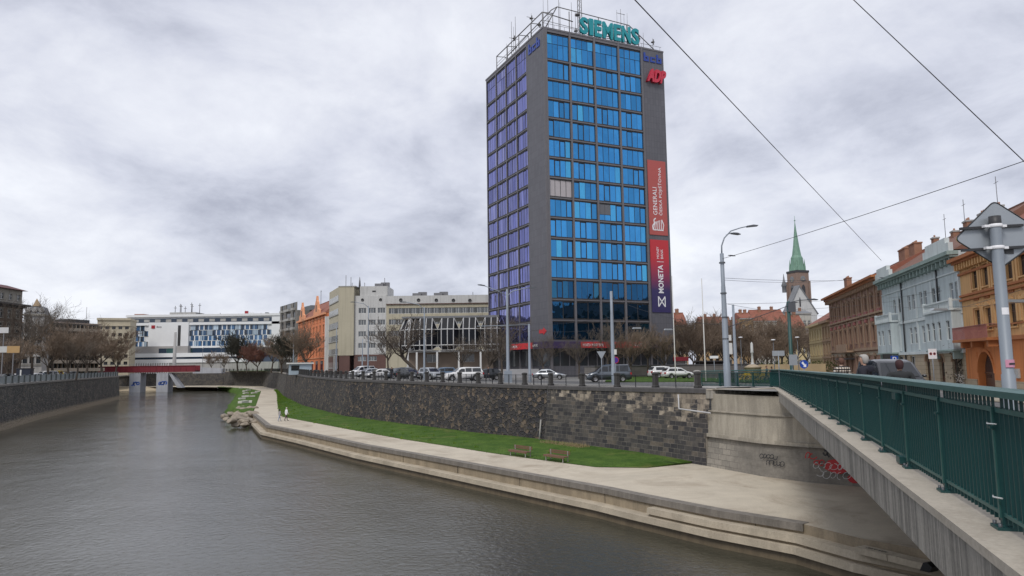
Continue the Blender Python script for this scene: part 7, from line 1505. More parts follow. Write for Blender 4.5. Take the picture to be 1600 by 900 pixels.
car_px('suv', 1038, 104, 3.35, P_W, 'white off-road car parked at the right, the left one of two', group='white cars right of the tower')
car_px('hatch', 1058, 100, 3.35, P_W, 'white hatchback parked at the right, nearest the flagpole', group='white cars right of the tower')
# moving people carrier on the bridge
vp = Vector((at_x(1390, 33), 33)); vehicle('van', vp.x, vp.y, h(vp.x, vp.y)-0.12, math.atan2(RD.y, RD.x)+0.12-0.0, paint('charcoal_paint', (0.018, 0.019, 0.022), 0.1), 'dark grey people carrier with lit headlights driving over the bridge', name='driving_van', cat='van', group=None)
for i, (px, Y, kd, pm, lab) in enumerate(((24, 150, 'sedan', P_W, 'white car left of the dark kiosk'), (52, 148, 'hatch', P_W, 'white car just right of the dark kiosk'), (62, 156, 'sedan', P_B, 'blue car between two white cars on the left bank'), (72, 160, 'van', P_W, 'white van left of the yellow one'), (83, 170, 'van', P_Y, 'yellow van on the left bank'), (93, 178, 'hatch', P_W, 'white car right of the yellow van'), (110, 200, 'suv', P_D, 'dark car near the red bridge'), (8, 140, 'hatch', P_D, 'dark car at the left edge'))):
    x = at_x(px, Y); vehicle(kd, x, Y, hl(x, Y)+0.02, 1.1+0.3*(i % 3), pm, lab, group='cars on the left bank', name='parked_van' if kd == 'van' else 'parked_car', cat='van' if kd == 'van' else 'car')
# white bus shelter / kiosk by the wall
x = at_x(433+24, 150); x = at_x(470, 158); ks = empty('kiosk', (x, 158, h(x, 158)), 0.4, 'small white kiosk with pale blue side above the embankment wall', 'kiosk'); boxes('body', [(-2.3, 2.3, 0, 2.2, 0, 2.3)], mat('kiosk_blue', (0.35, 0.42, 0.48)), ks); boxes('roof', [(-2.8, 2.7, -.4, 2.5, 2.302, 2.6)], F_WHITE, ks); boxes('window', [(-2.0, -0.3, -.04, -.002, 0.9, 2.0)], G_DARK, ks)
# ------------------------------------------------------------ lamp posts, masts and wires
M_GALV = flat('mast_grey_blue', (0.235, 0.27, 0.315), 0.55, 0.1); M_GRN = flat('mast_green', (0.012, 0.06, 0.055), 0.5); M_POLE = flat('pole_grey', (0.22, 0.25, 0.285), 0.5, 0.1); M_LAMP = flat('lamp_housing', (0.10, 0.11, 0.125), 0.5, 0.2); M_FLAG = flat('flagpole_white', (0.50, 0.49, 0.46)); M_SIGNB = flat('sign_back', (0.34, 0.37, 0.40), 0.45, 0.3)
def mast(px, py_base, Y, ytop, r0, r1, m, name, label, cat='mast', steps=True, group=None):
    x = aty(px, py_base, Y).x; z0 = h(x, Y); H = aty(px, ytop, Y).z-z0; r = empty(name, (x, Y, z0), 0, label, cat, group); mb = MB()
    if steps: mb.lathe([(r0*1.15, 0), (r0*1.15, H*.18), (r0*1.02, H*.185), (r0*.98, H*.5), (r0*.9, H*.505), (r1*1.1, H*.75), (r1, H*.755), (r1, H), (0, H)], 12, m)
    else: mb.lathe([(r0, 0), (r1, H), (0, H)], 10, m)
    mb.build('pole', None, r); return r, H
def arm(root, pts, rad, m=M_GALV, lamp=None, nm='arm'):
    mb = MB(); mb.tube(pts, rad, 6, m); a = mb.build(nm, None, root)
    if lamp:
        for p, d in lamp:
            mb = MB(); p = Vector(p); d = Vector(d).normalized(); M = Matrix.Translation(p) @ d.to_track_quat('X', 'Z').to_matrix().to_4x4()
            mb.prism([(0, -.03), (0.8, -.06), (0.86, 0.0), (0.5, .09), (0, .07)], -.15, .15, M_LAMP, M); mb.build('lamp_head', None, root)
    return a
tm, H = mast(1137, 603, 54.5, 396, 0.23, 0.15, M_GALV, 'lamp_mast', 'tallest grey street lamp mast with curved double arm at the bridge end', 'street lamp')
k = 54.5/1130
arm(tm, [(0, 0, H-.1), (0.02, 0, H+.6), (0.25, 0, H+1.2), (0.75, -.05, H+1.72), (1.5, -.1, H+1.95), (2.05, -.15, H+2.05)], [.06, .055, .05, .045, .04, .035], M_GALV, [((1.95, -.15, H+2.0), (1, -.05, 0.12))])
arm(tm, [(0.4, 0, H+1.42), (0.9, .4, H+1.66), (1.25, .7, H+1.66)], .035, M_GALV, [((1.0, .5, H+1.62), (.8, .5, 0.02))])
for z in (0.36, .52, .7, .93): mb = MB(); mb.lathe([(0.24, -.05), (0.24, .05)], 10, M_LAMP, (0, 0, H*z)); mb.build('band', None, tm)
t2, H2 = mast(1151, 600, 66, 476, 0.16, 0.11, M_GALV, 'tram_mast', 'shorter grey mast with two white plates just right of the tall lamp mast'); boxes('plate', [(-.75, -.25, -.05, 0, H2*.38, H2*.52)], F_WHITE, t2); boxes('plate', [(-.55, -.3, -.05, 0, H2*.55, H2*.62)], F_WHITE, t2)
t3, H3 = mast(1238, 590, 62, 471, 0.17, 0.14, M_GRN, 'tram_mast', 'dark green tram mast with a side lamp in front of the church', steps=False)
arm(t3, [(0, 0, H3-.1), (1.0, 0, H3+.1), (1.9, 0, H3+.12)], .04, M_LAMP, [((1.7, 0, H3+.12), (1, 0, .02))]); boxes('bracket', [(-.1, .55, -.2, .2, H3-.9, H3-.1)], M_LAMP, t3)
t4, H4 = mast(959, 603, 70, 455, 0.18, 0.13, M_GALV, 'tram_mast', 'grey tram mast standing in front of the grey-blue van'); boxes('control_box', [(.1, .35, -.15, .1, 2.9, 3.4)], F_WHITE, t4)
t5, H5 = mast(794, 602, 82, 452, 0.17, 0.11, M_GALV, 'street_lamp', 'tall grey street lamp with two curved arms at the left corner of the tower', 'street lamp')
arm(t5, [(0, 0, H5*.86), (.1, 0, H5-.7), (.6, 0, H5-.25), (1.6, 0, H5), (2.6, 0, H5+.15)], .05, M_GALV, [((2.5, 0, H5+.1), (1, 0, .1))]); arm(t5, [(0, 0, H5*.93), (-1.2, 0, H5-.1), (-2.6, 0, H5+.45)], .045, M_GALV, [((-2.5, 0, H5+.42), (-1, 0, .2))]); boxes('service_box', [(-.45, .45, -.3, .3, 0, 1.35)], M_GALV, t5)
t6, H6 = mast(828, 600, 86, 506, 0.15, 0.12, M_GALV, 'tram_mast', 'lower grey mast right of the double-armed lamp'); arm(t6, [(0, 0, H6-.1), (-6.2, 0, H6-.2)], .05, M_GALV)
for px, Y, yt, lab, arms in ((663, 100, 480, 'grey street lamp between the two gnarled trees with an arm to the left', -1), (575, 132, 478, 'grey street lamp before the white office face', -1), (525, 150, 510, 'grey mast in front of the blank slab end', 0), (458, 175, 520, 'thin grey mast before the orange corner house', 0), (566, 140, 530, 'short grey mast beside the white van', 0)):
    t_, H_ = mast(px, 585, Y, yt, 0.13, 0.08, M_GALV, 'street_lamp', lab, 'street lamp')
    if arms: arm(t_, [(0, 0, H_-.3), (arms*.8, 0, H_+.4), (arms*2.6, 0, H_+.75)], .05, M_GALV, [((arms*2.5, 0, H_+.72), (arms, 0, .05))])
for px, Y, yt, lab in ((1056, 90, 431, 'white flagpole in front of the white parked cars'), (1103, 80, 435, 'thin pale flagpole left of the tall lamp mast')):
    t_, H_ = mast(px, 598, Y, yt, 0.075, 0.04, M_FLAG, 'flagpole', lab, 'flagpole', steps=False)
for px, Y, yt, lab in ((1160, 120, 528, 'low park lamp with flat head left of the white column'), (1211, 110, 532, 'low park lamp with two flat heads right of the white column'), (1249, 110, 528, 'low dark park lamp before the yellow end house')):
    t_, H_ = mast(px, 590, Y, yt, 0.07, 0.05, M_LAMP, 'park_lamp', lab, 'park lamp', steps=False); mb = MB(); mb.lathe([(0, 0), (.38, .05), (.3, .16), (0, .2)], 10, M_SIGNW, (0, 0, H_)); mb.build('lamp_shade', None, t_)
for px, Y, yt, lab in ((272, 325, 540, 'slim lamp post with white globe before the hotel podium, the left one'), (316, 325, 543, 'slim lamp post with white globe before the green hotel glass'), (345, 325, 543, 'slim lamp post with white globe before the hotel, the right one')):
    t_, H_ = mast(px, 575, Y, yt, 0.1, 0.07, M_LAMP, 'park_lamp', lab, 'park lamp', steps=False); mb = MB(); mb.lathe([(0, -.5), (.5, -.2), (.5, .3), (0, .5)], 10, M_SIGNW, (0, 0, H_)); mb.build('lamp_shade', None, t_)
st_, H_ = mast(272, 578, 322, 519, 0.9, 0.5, M_HG, 'stone_pillar', 'grey stone monument pillar in front of the hotel', 'monument', steps=False)
M_WIRE = flat('cable_black', (0.03, 0.03, 0.035), 0.5)
def wire(a, b, label, r=0.012, sag=0.0, group=None, n=10, name='overhead_wire'):
    a, b = Vector(a), Vector(b); mb = MB(); mb.tube([Vector((0, 0, 0)).lerp(b-a, i/n)+Vector((0, 0, -sag*4*(i/n)*(1-i/n))) for i in range(n+1)], r, 4); o = mb.build(name, M_WIRE, None, a); return tag(o, label, 'wire', group)
wire(atz(978, -15, 8.5), atz(1377, 407, 8.3), 'long overhead wire running down from the top edge towards the brown house', 0.013)
wire(atz(1315, -18, 7.5), aty(1640, 290, 9.5), 'thick overhead wire crossing the top right corner', 0.009)
pA = Vector((tm.location.x, 54.5, tm.location.z+H*.96)); pB = aty(1640, 238, 26); wire(pA, pB, 'overhead wire rising from the tall lamp mast to the right edge', 0.016, 0.12)
mb = MB(); q_ = pA.lerp(pB, 0.03)
def mpt(t, f): return Vector((t.location.x, t.location.y, t.location.z+f))
wl_ = [(mpt(tm, H*.815), aty(1420, 432, 85), 'upper of two span wires from the tall mast to the brown house', .013, .35), (mpt(tm, H*.80), aty(1330, 436, 90), 'lower of two span wires from the tall mast', .012, .3), (mpt(tm, H*.62), aty(1400, 458, 88), 'tram wire from the tall mast past the church tower', .012, .3),
       (mpt(tm, H*.625), aty(1240, 490, 75), 'slanting wire from the tall mast down to the green mast', .012, .1), (mpt(tm, H*.44), mpt(t3, H3*.95), 'thick cross-span from the tall mast to the green mast', .03, .02), (mpt(t3, H3*.9), aty(1400, 470, 86), 'wire from the green mast to the blue house', .012, .15),
       (mpt(t3, H3*.85), aty(1388, 492, 86), 'lower wire from the green mast to the blue house', .012, .2), (mpt(tm, H*.46), mpt(t4, H4*.93), 'wire from the tall mast back to the mast by the van', .012, .5), (mpt(t4, H4*.6), mpt(t6, H6*.9), 'thin wire between the mast by the van and the lower mast', .011, .3), (mpt(t4, H4*.72), mpt(t5, H5*.62), 'wire between the mast by the van and the double-armed lamp', .011, .3),
       (aty(1385, 466, 84), aty(1640, 420, 52), 'wire strung across the pale blue facade', .012, .25), (aty(1385, 505, 84), aty(1620, 445, 40), 'lower wire strung across the pale blue facade', .012, .3)]
for a, b, lab, r, sg_ in wl_: wire(a, b, lab, r, sg_)
def insul(p, label, s=1.0): mb = MB(); mb.tube([(-.28*s, 0, .03), (-.1*s, 0, .01), (.1*s, 0, -.01), (.28*s, 0, -.03)], [.02, .05, .05, .02], 6); return tag(mb.build('wire_insulator', M_WIRE, None, p), label, 'insulator')
insul(pA.lerp(pB, .06), 'black insulator on the wire rising from the tall lamp mast'); insul(wl_[0][0].lerp(wl_[0][1], .33)-Vector((0, 0, .3)), 'black insulator on the upper span wire'); insul(wl_[2][0].lerp(wl_[2][1], .3)-Vector((0, 0, .25)), 'black insulator on the tram wire left of the church'); insul(aty(1378, 434, 84), 'black insulator near the brown house cornice')
# hanging street lights over the road
for px, py, Y, lab, L in ((995, 513, 75, 'flat hanging street light right of the van mast', .9), (1044, 515, 78, 'flat hanging street light beside the flagpole', .9), (1467, 484, 52, 'hanging street light in front of the blue house', 1.3), (1585, 471, 40, 'hanging street light in front of the orange house', 1.4)):
    p = aty(px, py, Y); r_ = empty('hanging_light', p, 0.2, lab, 'street light'); mb = MB(); mb.prism([(-L/2, -.05), (L/2, -.05), (L*.4, .1), (-L*.4, .1)], -.18, .18); mb.build('housing', M_SIGNB, r_); mb = MB(); mb.tube([(0, 0, .1), (0, 0, .35)], .015, 4); mb.build('hook', M_WIRE, r_)
wire(aty(1385, 478, 86), aty(1467, 480, 52), 'wire holding the light before the blue house, left half', .01, .1); wire(aty(1467, 480, 52), aty(1660, 466, 38), 'wire holding the lights before the blue and orange houses', .01, .1); wire(mpt(t4, H4*.55), aty(1056, 511, 85), 'wire holding the lights right of the van mast', .01, .1)
# ------------------------------------------------------------ road signs
def disc(mb, r, z, y0, y1, m, n=20, cx=0): mb.prism([(cx+r*math.cos(6.2832*k/n), z+r*math.sin(6.2832*k/n)) for k in range(n)], y0, y1, m)
# the big back-turned diamond sign on a pole beside us
p0 = aty(1580, 640, 9.0); zg = h(p0.x, 9.0)+.012; ptop = aty(1555.5, 338, 9.0); ds = empty('road_sign', (p0.x, 9.0, zg), 0, 'large diamond road sign seen from behind on a grey pole at the right edge', 'road sign')
pole_top = Vector((ptop.x-p0.x, 0, ptop.z-zg)); 
mb = MB(); bx = pole_top.x*0.0; px0 = aty(1577, 610, 9.0).x-p0.x
mb.lathe([(0.078, 0), (0.078, 1.4), (0.068, 1.41), (0.068, pole_top.z-.12), (0.066, pole_top.z-.1)], 16, M_POLE, (0, 0, 0)); mb.lathe([(0.07, pole_top.z-.1), (0.07, pole_top.z), (0, pole_top.z+.01)], 16, F_DARK, (0, 0, 0)); mb.build('pole', None, ds)
cz_ = pole_top.z-.22; hx_, hz_ = .52, .43
def rcorner(P, r=0.07, n=5):
    o = []
    for i in range(len(P)):
        a, b, c = Vector(P[i-1]), Vector(P[i]), Vector(P[(i+1) % len(P)]); u, v = (a-b).normalized(), (c-b).normalized(); s, e = b+u*r, b+v*r
        for k in range(n+1): t = k/n; o.append(tuple(s*(1-t)**2+b*2*t*(1-t)+e*t*t))
    return o
tilt = aty(1553, 314, 9.1); L0 = aty(1492, 374, 9.1); B0 = aty(1564, 419, 9.1); R0 = aty(1636, 366, 9.1)
dia = rcorner([(q.x-p0.x, q.z-zg) for q in (L0, B0, R0, tilt)])
mb = MB(); mb.prism(dia, .10, .115, M_SIGNB); 
inn = rcorner([(q.x-p0.x, q.z-zg) for q in (L0, B0, R0, tilt)], .07)
for i in range(len(dia)):
    a, b = Vector((dia[i][0], .1, dia[i][1])), Vector((dia[(i+1) % len(dia)][0], .1, dia[(i+1) % len(dia)][1])); mb.tube([a, b], .009, 4, F_DARK)
mb.build('plate', None, ds)
mb = MB(); mb.prism(dia, .116, .12, flat('sign_yellow', (.7, .55, .05))); mb.build('front_face', None, ds)
for py in (353, 387):
    q = aty(1555, py, 9.0); z = q.z-zg; sl_ = 0.045
    for x0, x1 in ((-.40, -.09), (.09, .40)): mb = MB(); mb.add([(x0, .055, z-.016+x0*sl_), (x1, .055, z-.016+x1*sl_), (x1, .055, z+.016+x1*sl_), (x0, .055, z+.016+x0*sl_), (x0, .098, z-.016+x0*sl_), (x1, .098, z-.016+x1*sl_), (x1, .098, z+.016+x1*sl_), (x0, .098, z+.016+x0*sl_)], [(0, 1, 2, 3), (4, 7, 6, 5), (0, 4, 5, 1), (3, 2, 6, 7), (0, 3, 7, 4), (1, 5, 6, 2)], F_DARK); mb.build('brace', None, ds)
    mb = MB(); mb.lathe([(0.074, -.022), (0.079, -.018), (0.079, .018), (0.074, .022)], 16, M_SIGNW, (0, 0, z)); mb.box(-.14, -.07, -.01, .05, z-.015, z+.015, M_SIGNW); mb.box(.07, .14, -.01, .05, z-.015, z+.015, M_SIGNW); mb.build('clamp', None, ds)
q = aty(1585, 391, 9.0); boxes('label_plate', [(q.x-p0.x-.055, q.x-p0.x+.055, .09, .098, q.z-zg-.03, q.z-zg+.03)], F_DARK, ds)
M_STK = flat('pink_sticker', (.55, .25, .35)); 
def wrap(nm, z0, z1, a0, a1, m, r=.0795, n=8):
    mb = MB()
    for k in range(n): t0, t1 = a0+(a1-a0)*k/n, a0+(a1-a0)*(k+1)/n; mb.face([(r*math.cos(t0), r*math.sin(t0), z0), (r*math.cos(t1), r*math.sin(t1), z0), (r*math.cos(t1), r*math.sin(t1), z1), (r*math.cos(t0), r*math.sin(t0), z1)])
    return mb.build(nm, m, ds)
zq = lambda py: aty(1570, py, 9.0).z-zg
wrap('sticker', zq(574), zq(562), -2.4, -.9, M_STK); wrap('sticker', zq(492), zq(481), -2.3, -1.0, M_SIGNW, .0695); boxes('sticker_mark', [(-.03, .04, -.083, -.081, zq(570), zq(567))], F_DARK, ds)
# street-name style sign, plates and discs in the middle distance
def pole_sign(name, px, ytop, Y, lab, z_extra=0.0, r=.035, cat='road sign'):
    x = at_x(px, Y); z0 = h(x, Y); H = aty(px, ytop, Y).z-z0; s_ = empty(name, (x, Y, z0), 0, lab, cat); mb = MB(); mb.tube([(0, 0, 0), (0, 0, H)], r, 8); mb.build('post', M_GALV, s_); return s_, H
s_, H_ = pole_sign('road_sign', 1217, 548, 50, 'back of a wide rectangular sign on a slim pole behind the teal railing'); boxes('plate', [(-.42, .42, -.03, -.0, H_-.35, H_)], M_SIGNB, s_)
s_, H_ = pole_sign('road_sign', 1238, 554, 58, 'grey square sign back fixed low on the green tram mast'); boxes('plate', [(-.33, .33, -.26, -.22, H_-.85, H_)], M_SIGNB, s_)
s_, H_ = pole_sign('road_sign', 1256, 563, 56, 'round blue keep-right sign with a white arrow right of the green mast'); mb = MB(); disc(mb, .33, H_-.3, -.05, -.02, flat('sign_blue', (.01, .06, .35))); mb.build('disc', None, s_); mb = MB(); mb.prism([(-.2, H_-.2), (-.08, H_-.08), (.08, H_-.34), (.16, H_-.26), (.16, H_-.52), (-.08, H_-.5), (0, H_-.43)], -.056, -.051, M_SIGNW); mb.build('arrow', None, s_)
s_, H_ = pole_sign('road_sign', 940, 549, 72, 'back of a give-way triangle on a slim pole left of the tram mast'); mb = MB(); mb.prism([(-.45, H_), (.45, H_), (0, H_-.8)], -.04, -.01, M_SIGNB); mb.build('plate', None, s_)
s_, H_ = pole_sign('road_sign', 962, 558, 74, 'round purple-blue no-parking sign with red rim beside the tram mast'); mb = MB(); disc(mb, .34, H_-.3, -.05, -.02, flat('sign_red', (.4, .02, .04))); disc(mb, .27, H_-.3, -.056, -.051, flat('sign_violet', (.06, .02, .25))); mb.build('disc', None, s_)
s_, H_ = pole_sign('road_sign', 1398, 556, 70, 'blue square parking sign with white P above the dark van'); boxes('plate', [(-.36, .36, -.05, -.02, H_-.7, H_)], flat('sign_blue', (.01, .06, .35)), s_); fit_text('lettering', 'P', M_SIGNW, s_, -.18, .18, H_-.6, H_-.1, -.051, .004)
s_, H_ = pole_sign('road_sign', 1458, 545, 62, 'white rectangular sign with two dark discs before the blue house'); boxes('plate', [(-.36, .36, -.05, -.02, H_-.85, H_)], M_SIGNW, s_)
for cx in (-.16, .16): mb = MB(); disc(mb, .12, H_-.42, -.056, -.051, flat('sign_red', (.4, .02, .04)), cx=cx); disc(mb, .08, H_-.42, -.06, -.057, F_DARK, cx=cx); mb.build('disc', None, s_)
s_, H_ = pole_sign('road_sign', 1116, 556, 85, 'white rectangular sign low among the trees left of the tall lamp mast'); boxes('plate', [(-.5, .5, -.05, -.02, H_-.3, H_)], M_SIGNW, s_)
s_, H_ = pole_sign('road_sign', 1387, 553, 78, 'dark sign at the corner of the blue house'); boxes('plate', [(-.5, .5, -.05, -.02, H_-.5, H_)], M_BLP, s_)
# white column in the park, fountain-like kiosk and low sandy wall
x = at_x(1176, 100); mc = empty('column_monument', (x, 100, h(x, 100)), 0, 'slender white column on a broad pale pedestal in the park', 'monument'); zz0 = h(x, 100); zt = lambda py: aty(1176, py, 100).z-zz0
mb = MB(); mb.lathe([(1.1, -.2), (1.1, zt(575)), (1.25, zt(574)), (.75, zt(571)), (.35, zt(569))], 12, M_SANDS); mb.build('pedestal', None, mc); mb = MB(); mb.lathe([(.28, zt(569)), (.17, zt(566)), (.15, zt(552)), (.25, zt(551)), (.2, zt(549)), (.17, zt(537)), (0, zt(534))], 10, M_WHITER); mb.build('shaft', None, mc)
x0, x1 = at_x(1186, 118), at_x(1290, 118); mb = MB(); mb.box(0, x1-x0, 0, .5, -1, aty(1230, 569, 118).z-h(x0, 118)); tag(mb.build('park_wall', mat('sand_wall', (.42, .32, .19)), None, (x0, 118, h(x0, 118))), 'long low sand-coloured wall at the edge of the park', 'wall')
x0 = at_x(1186, 121); mb = MB()
for _ in range(2600): p = Vector((random.uniform(0, 13), random.uniform(0, 1.6), random.uniform(0.3, 2.0)+.3*math.sin(_))); a = Vector((random.gauss(0, .12), random.gauss(0, .12), random.gauss(0, .12))); b = Vector((random.gauss(0, .12), random.gauss(0, .12), random.gauss(0, .12))); mb.face([p, p+a, p+b])
tag(mb.build('hedge', m_grass('hedge_leaves', (.03, .05, .018), (.06, .08, .025)), None, (x0, 119.5, h(x0, 118)+.6), recalc=False), 'dark green clipped hedge behind the sandy park wall', 'hedge')
x = at_x(1045, 128); kk = empty('kiosk', (x, 128, 0), .2, 'small white kiosk with a dark red awning behind the white cars', 'kiosk'); boxes('body', [(-3, 3, 0, 3, 0, 3.0)], M_WHITER, kk); boxes('awning', [(.6, 3.4, -.8, 0, 2.5, 3.2)], flat('awning_red', (.2, .02, .03)), kk)
x = at_x(1118, 125); bs = empty('bus_shelter', (x, 125, -.1), 0.1, 'dark bus shelter under the bare park trees', 'shelter'); boxes('roof', [(-3, 3, 0, 2, 2.4, 2.6)], F_DARK, bs); boxes('back_panel', [(-2.9, 2.9, 1.85, 1.95, 0, 2.397)], G_DARK, bs)
for x_ in (-2.8, 2.8): boxes('post', [(x_-.05, x_+.05, .1, .2, 0, 2.397)], F_DARK, bs)
# ------------------------------------------------------------ yellow bicycles behind the railing
M_BY = flat('yellow_frame', (.60, .42, .02))
def bicycle_parts():
    P = []
    for x in (-.52, .52):
        m = MB(); n = 16; m.tube([(x+.33*math.cos(6.2832*k/n), 0, .34+.33*math.sin(6.2832*k/n)) for k in range(n+1)], .022, 5, M_TYRE, caps=False)
        for k in range(6): a = k*math.pi/6; m.tube([(x-.32*math.cos(a), 0, .34-.32*math.sin(a)), (x+.32*math.cos(a), 0, .34+.32*math.sin(a))], .004, 3, M_RIM, caps=False)
        P.append(('wheel', m.mesh('wheel')))
    m = MB()
    for a, b in (((-.52, .34), (-.12, .32)), ((-.12, .32), (-.22, .8)), ((-.12, .32), (.36, .78)), ((-.22, .74), (.34, .82)), ((-.52, .34), (-.22, .74)), ((.52, .34), (.36, .9))): m.tube([(a[0], 0, a[1]), (b[0], 0, b[1])], .022, 5, M_BY)
    P.append(('frame', m.mesh('frame'))); m = MB(); m.prism([(-.36, .88), (-.1, .86), (-.1, .9), (-.36, .94)], -.08, .08, M_BLP); P.append(('saddle', m.mesh('saddle')))
    m = MB(); m.tube([(.34, -.28, 1.0), (.38, 0, .98), (.34, .28, 1.0)], .014, 5, M_BLP); m.tube([(.36, 0, .88), (.38, 0, .98)], .014, 5, M_BLP); P.append(('handlebar', m.mesh('handlebar'))); m = MB(); m.box(.45, .72, -.15, .15, .72, .95, M_BY); P.append(('basket', m.mesh('basket'))); return P
BP = bicycle_parts()
for i, (px, Y, a) in enumerate(((1156, 72, .3), (1162, 73, .5), (1168, 72.5, .2), (1176, 74, .6), (1184, 73, .4), (1190, 74, .3))):
    x = at_x(px, Y); b = empty('bicycle', (x, Y, h(x, Y)+.08), a, 'yellow and black bicycle in the row parked behind the teal railing', 'bicycle', 'yellow bicycles behind the teal railing')
    for nm, me in BP: inst(nm, me, b)
# ------------------------------------------------------------ people
SKIN = flat('skin', (.42, .25, .18), .6)
def person(name_label, loc, rz, height=1.74, coat=(.03, .03, .035), legs=(.05, .05, .07), hair=(.08, .05, .03), pose='stand', coat_m=None, hairlen=.0, build_=1.0, lean=.05, cap_c=None, coatlen=.0, arms='down', trousers=None):
    k = height/1.74; bm = bmesh.new(); L = bm.verts.layers.skin.verify(); V = {}
    def v(n, x, y, z, r, ry=None):
        q = bm.verts.new((x*k, y*k, z*k)); q[L].radius = (r*k, (ry or r)*k); V[n] = q; return q
    w = .18*build_; st = .16 if pose == 'walk' else .0
    v('pel', 0, 0, .93, .15*build_, .11); v('waist', 0, -lean*.3, 1.1, .135*build_, .10); v('chest', 0, -lean*.6, 1.3, .165*build_, .115); v('neck0', 0, -lean*.8, 1.46, .075, .07); v('neck', 0, -lean, 1.51, .052); v('head0', 0, -lean-.01, 1.58, .072, .082); v('head1', 0, -lean-.012, 1.66, .078, .092); v('head2', 0, -lean-.005, 1.72, .05, .06)
    E = [('pel', 'waist'), ('waist', 'chest'), ('chest', 'neck0'), ('neck0', 'neck'), ('neck', 'head0'), ('head0', 'head1'), ('head1', 'head2')]
    for s, t in ((-1, 'l'), (1, 'r')):
        d = st*s
        v('hip'+t, s*.09*build_, 0, .88, .09*build_); v('kn'+t, s*.1, -d*.8-.03*abs(st), .48, .06*build_); v('an'+t, s*.1, -d*1.5+.05*(d > 0), .09, .04); v('toe'+t, s*.11, -d*1.5-.17, .035, .035)
        E += [('pel', 'hip'+t), ('hip'+t, 'kn'+t), ('kn'+t, 'an'+t), ('an'+t, 'toe'+t)]
        v('sh'+t, s*w, -lean*.6, 1.41, .072*build_); a2 = -d*.7
        if arms == 'rail' : v('el'+t, s*(w+.09), -.08, 1.17, .052*build_); v('wr'+t, s*(w-.02), -.3, 1.1, .03)
        else: v('el'+t, s*(w+.06), -lean*.5-a2*.4+.03, 1.15, .052*build_); v('wr'+t, s*(w+.06), -lean*.5-a2-.06, .92, .028)
        E += [('chest', 'sh'+t), ('sh'+t, 'el'+t), ('el'+t, 'wr'+t)]
        W = V['wr'+t].co/k; D = (V['wr'+t].co-V['el'+t].co).normalized(); v('pa'+t, *(W+D*.07), .026, .03); E.append(('wr'+t, 'pa'+t)); sd = Vector((0, 1, 0)); sd = (sd-D*sd.dot(D)).normalized()
        for j, (o_, ln) in enumerate(((-.03, .065), (-.01, .08), (.01, .075), (.028, .06))):
            b = V['pa'+t].co/k+sd*o_*1.0+D*.02; c = b+D*ln*.55+Vector((-s*.006, 0, 0)); e = c+D*ln*.45+Vector((-s*.018, 0, 0)); v('f%d' % j+t, *b, .0095); v('g%d' % j+t, *c, .0085); v('h%d' % j+t, *e, .0075); E += [('pa'+t, 'f%d' % j+t), ('f%d' % j+t, 'g%d' % j+t), ('g%d' % j+t, 'h%d' % j+t)]
        b = W+D*.03-sd*.03; v('t0'+t, *b, .011); c = b+D*.03-sd*.018; v('t1'+t, *c, .0095); e = c+D*.025; v('t2'+t, *e, .008); E += [('wr'+t, 't0'+t), ('t0'+t, 't1'+t), ('t1'+t, 't2'+t)]
    for a, b in E: bm.edges.new((V[a], V[b]))
    V['pel'][L].use_root = True
    me = bpy.data.meshes.new('person'); bm.to_mesh(me); bm.free(); o = bpy.data.objects.new('tmp', me); COL.objects.link(o); md = o.modifiers.new('s', 'SKIN'); md.use_smooth_shade = True; o.modifiers.new('u', 'SUBSURF').levels = 1
    dg = bpy.context.evaluated_depsgraph_get(); body = bpy.data.meshes.new_from_object(o.evaluated_get(dg)); bpy.data.objects.remove(o)
    cm = coat_m or flat('coat%.3f%.3f' % coat[:2], coat, .85); lm = flat('legs%.3f%.3f' % legs[:2], legs, .85); sm_ = flat('shoe', (.03, .03, .03))
    body.materials.clear()
    for m in (SKIN, cm, lm, sm_): body.materials.append(m)
    for p in body.polygons:
        c = p.center/k; ax = abs(c.x)
        if c.z > 1.5: mi = 0
        elif c.z < .09 and ax < .25: mi = 3
        elif ax > w+.0 and c.z < .93 and ax > .19: mi = 0
        elif arms == 'rail' and c.y < -.27 and c.z > 1.0: mi = 0
        elif c.z < .95-coatlen: mi = 2
        else: mi = 1
        p.material_index = mi; p.use_smooth = True
    body.name = 'body'; root = empty('person', loc, rz, name_label, 'person'); link(bpy.data.objects.new('body', body), root)
    hm = flat('hair%.3f' % hair[0], hair, .8); mb = MB(); yy = (-lean-.004)*k
    pr = []; n = 12; rows = [(0.0, 1.768), (.055, 1.76), (.09, 1.73), (.106, 1.68), (.106, 1.63), (.092, 1.575-hairlen*.5), (.07, 1.54-hairlen)]
    Vh = []
    for ri, (r_, z_) in enumerate(rows):
        for q in range(n):
            t = 2*math.pi*q/n; fr = math.sin(t) < -.25 and ri >= 3   # keep the face clear
            rr_ = r_*(.72 if fr else 1.0); Vh.append((rr_*math.cos(t)*.95*k, yy+(rr_*math.sin(t)*1.12+.012)*k, (z_ if not fr else max(z_, 1.70))*k))
    mb.add(Vh, [(a*n+q, a*n+(q+1) % n, (a+1)*n+(q+1) % n, (a+1)*n+q) for a in range(len(rows)-1) for q in range(n)], hm, True); mb.build('hair', None, root)
    f = MB(); ce = flat('eye_dark', (.03, .02, .02))
    for s in (-1, 1): f.lathe([(0, -.008), (.011, 0), (0, .008)], 6, ce, (s*.03*k, (-lean-.088)*k, 1.645*k)); f.lathe([(0, -.025), (.016, 0), (0, .03)], 6, SKIN, (s*.08*k, (-lean)*k, 1.63*k))
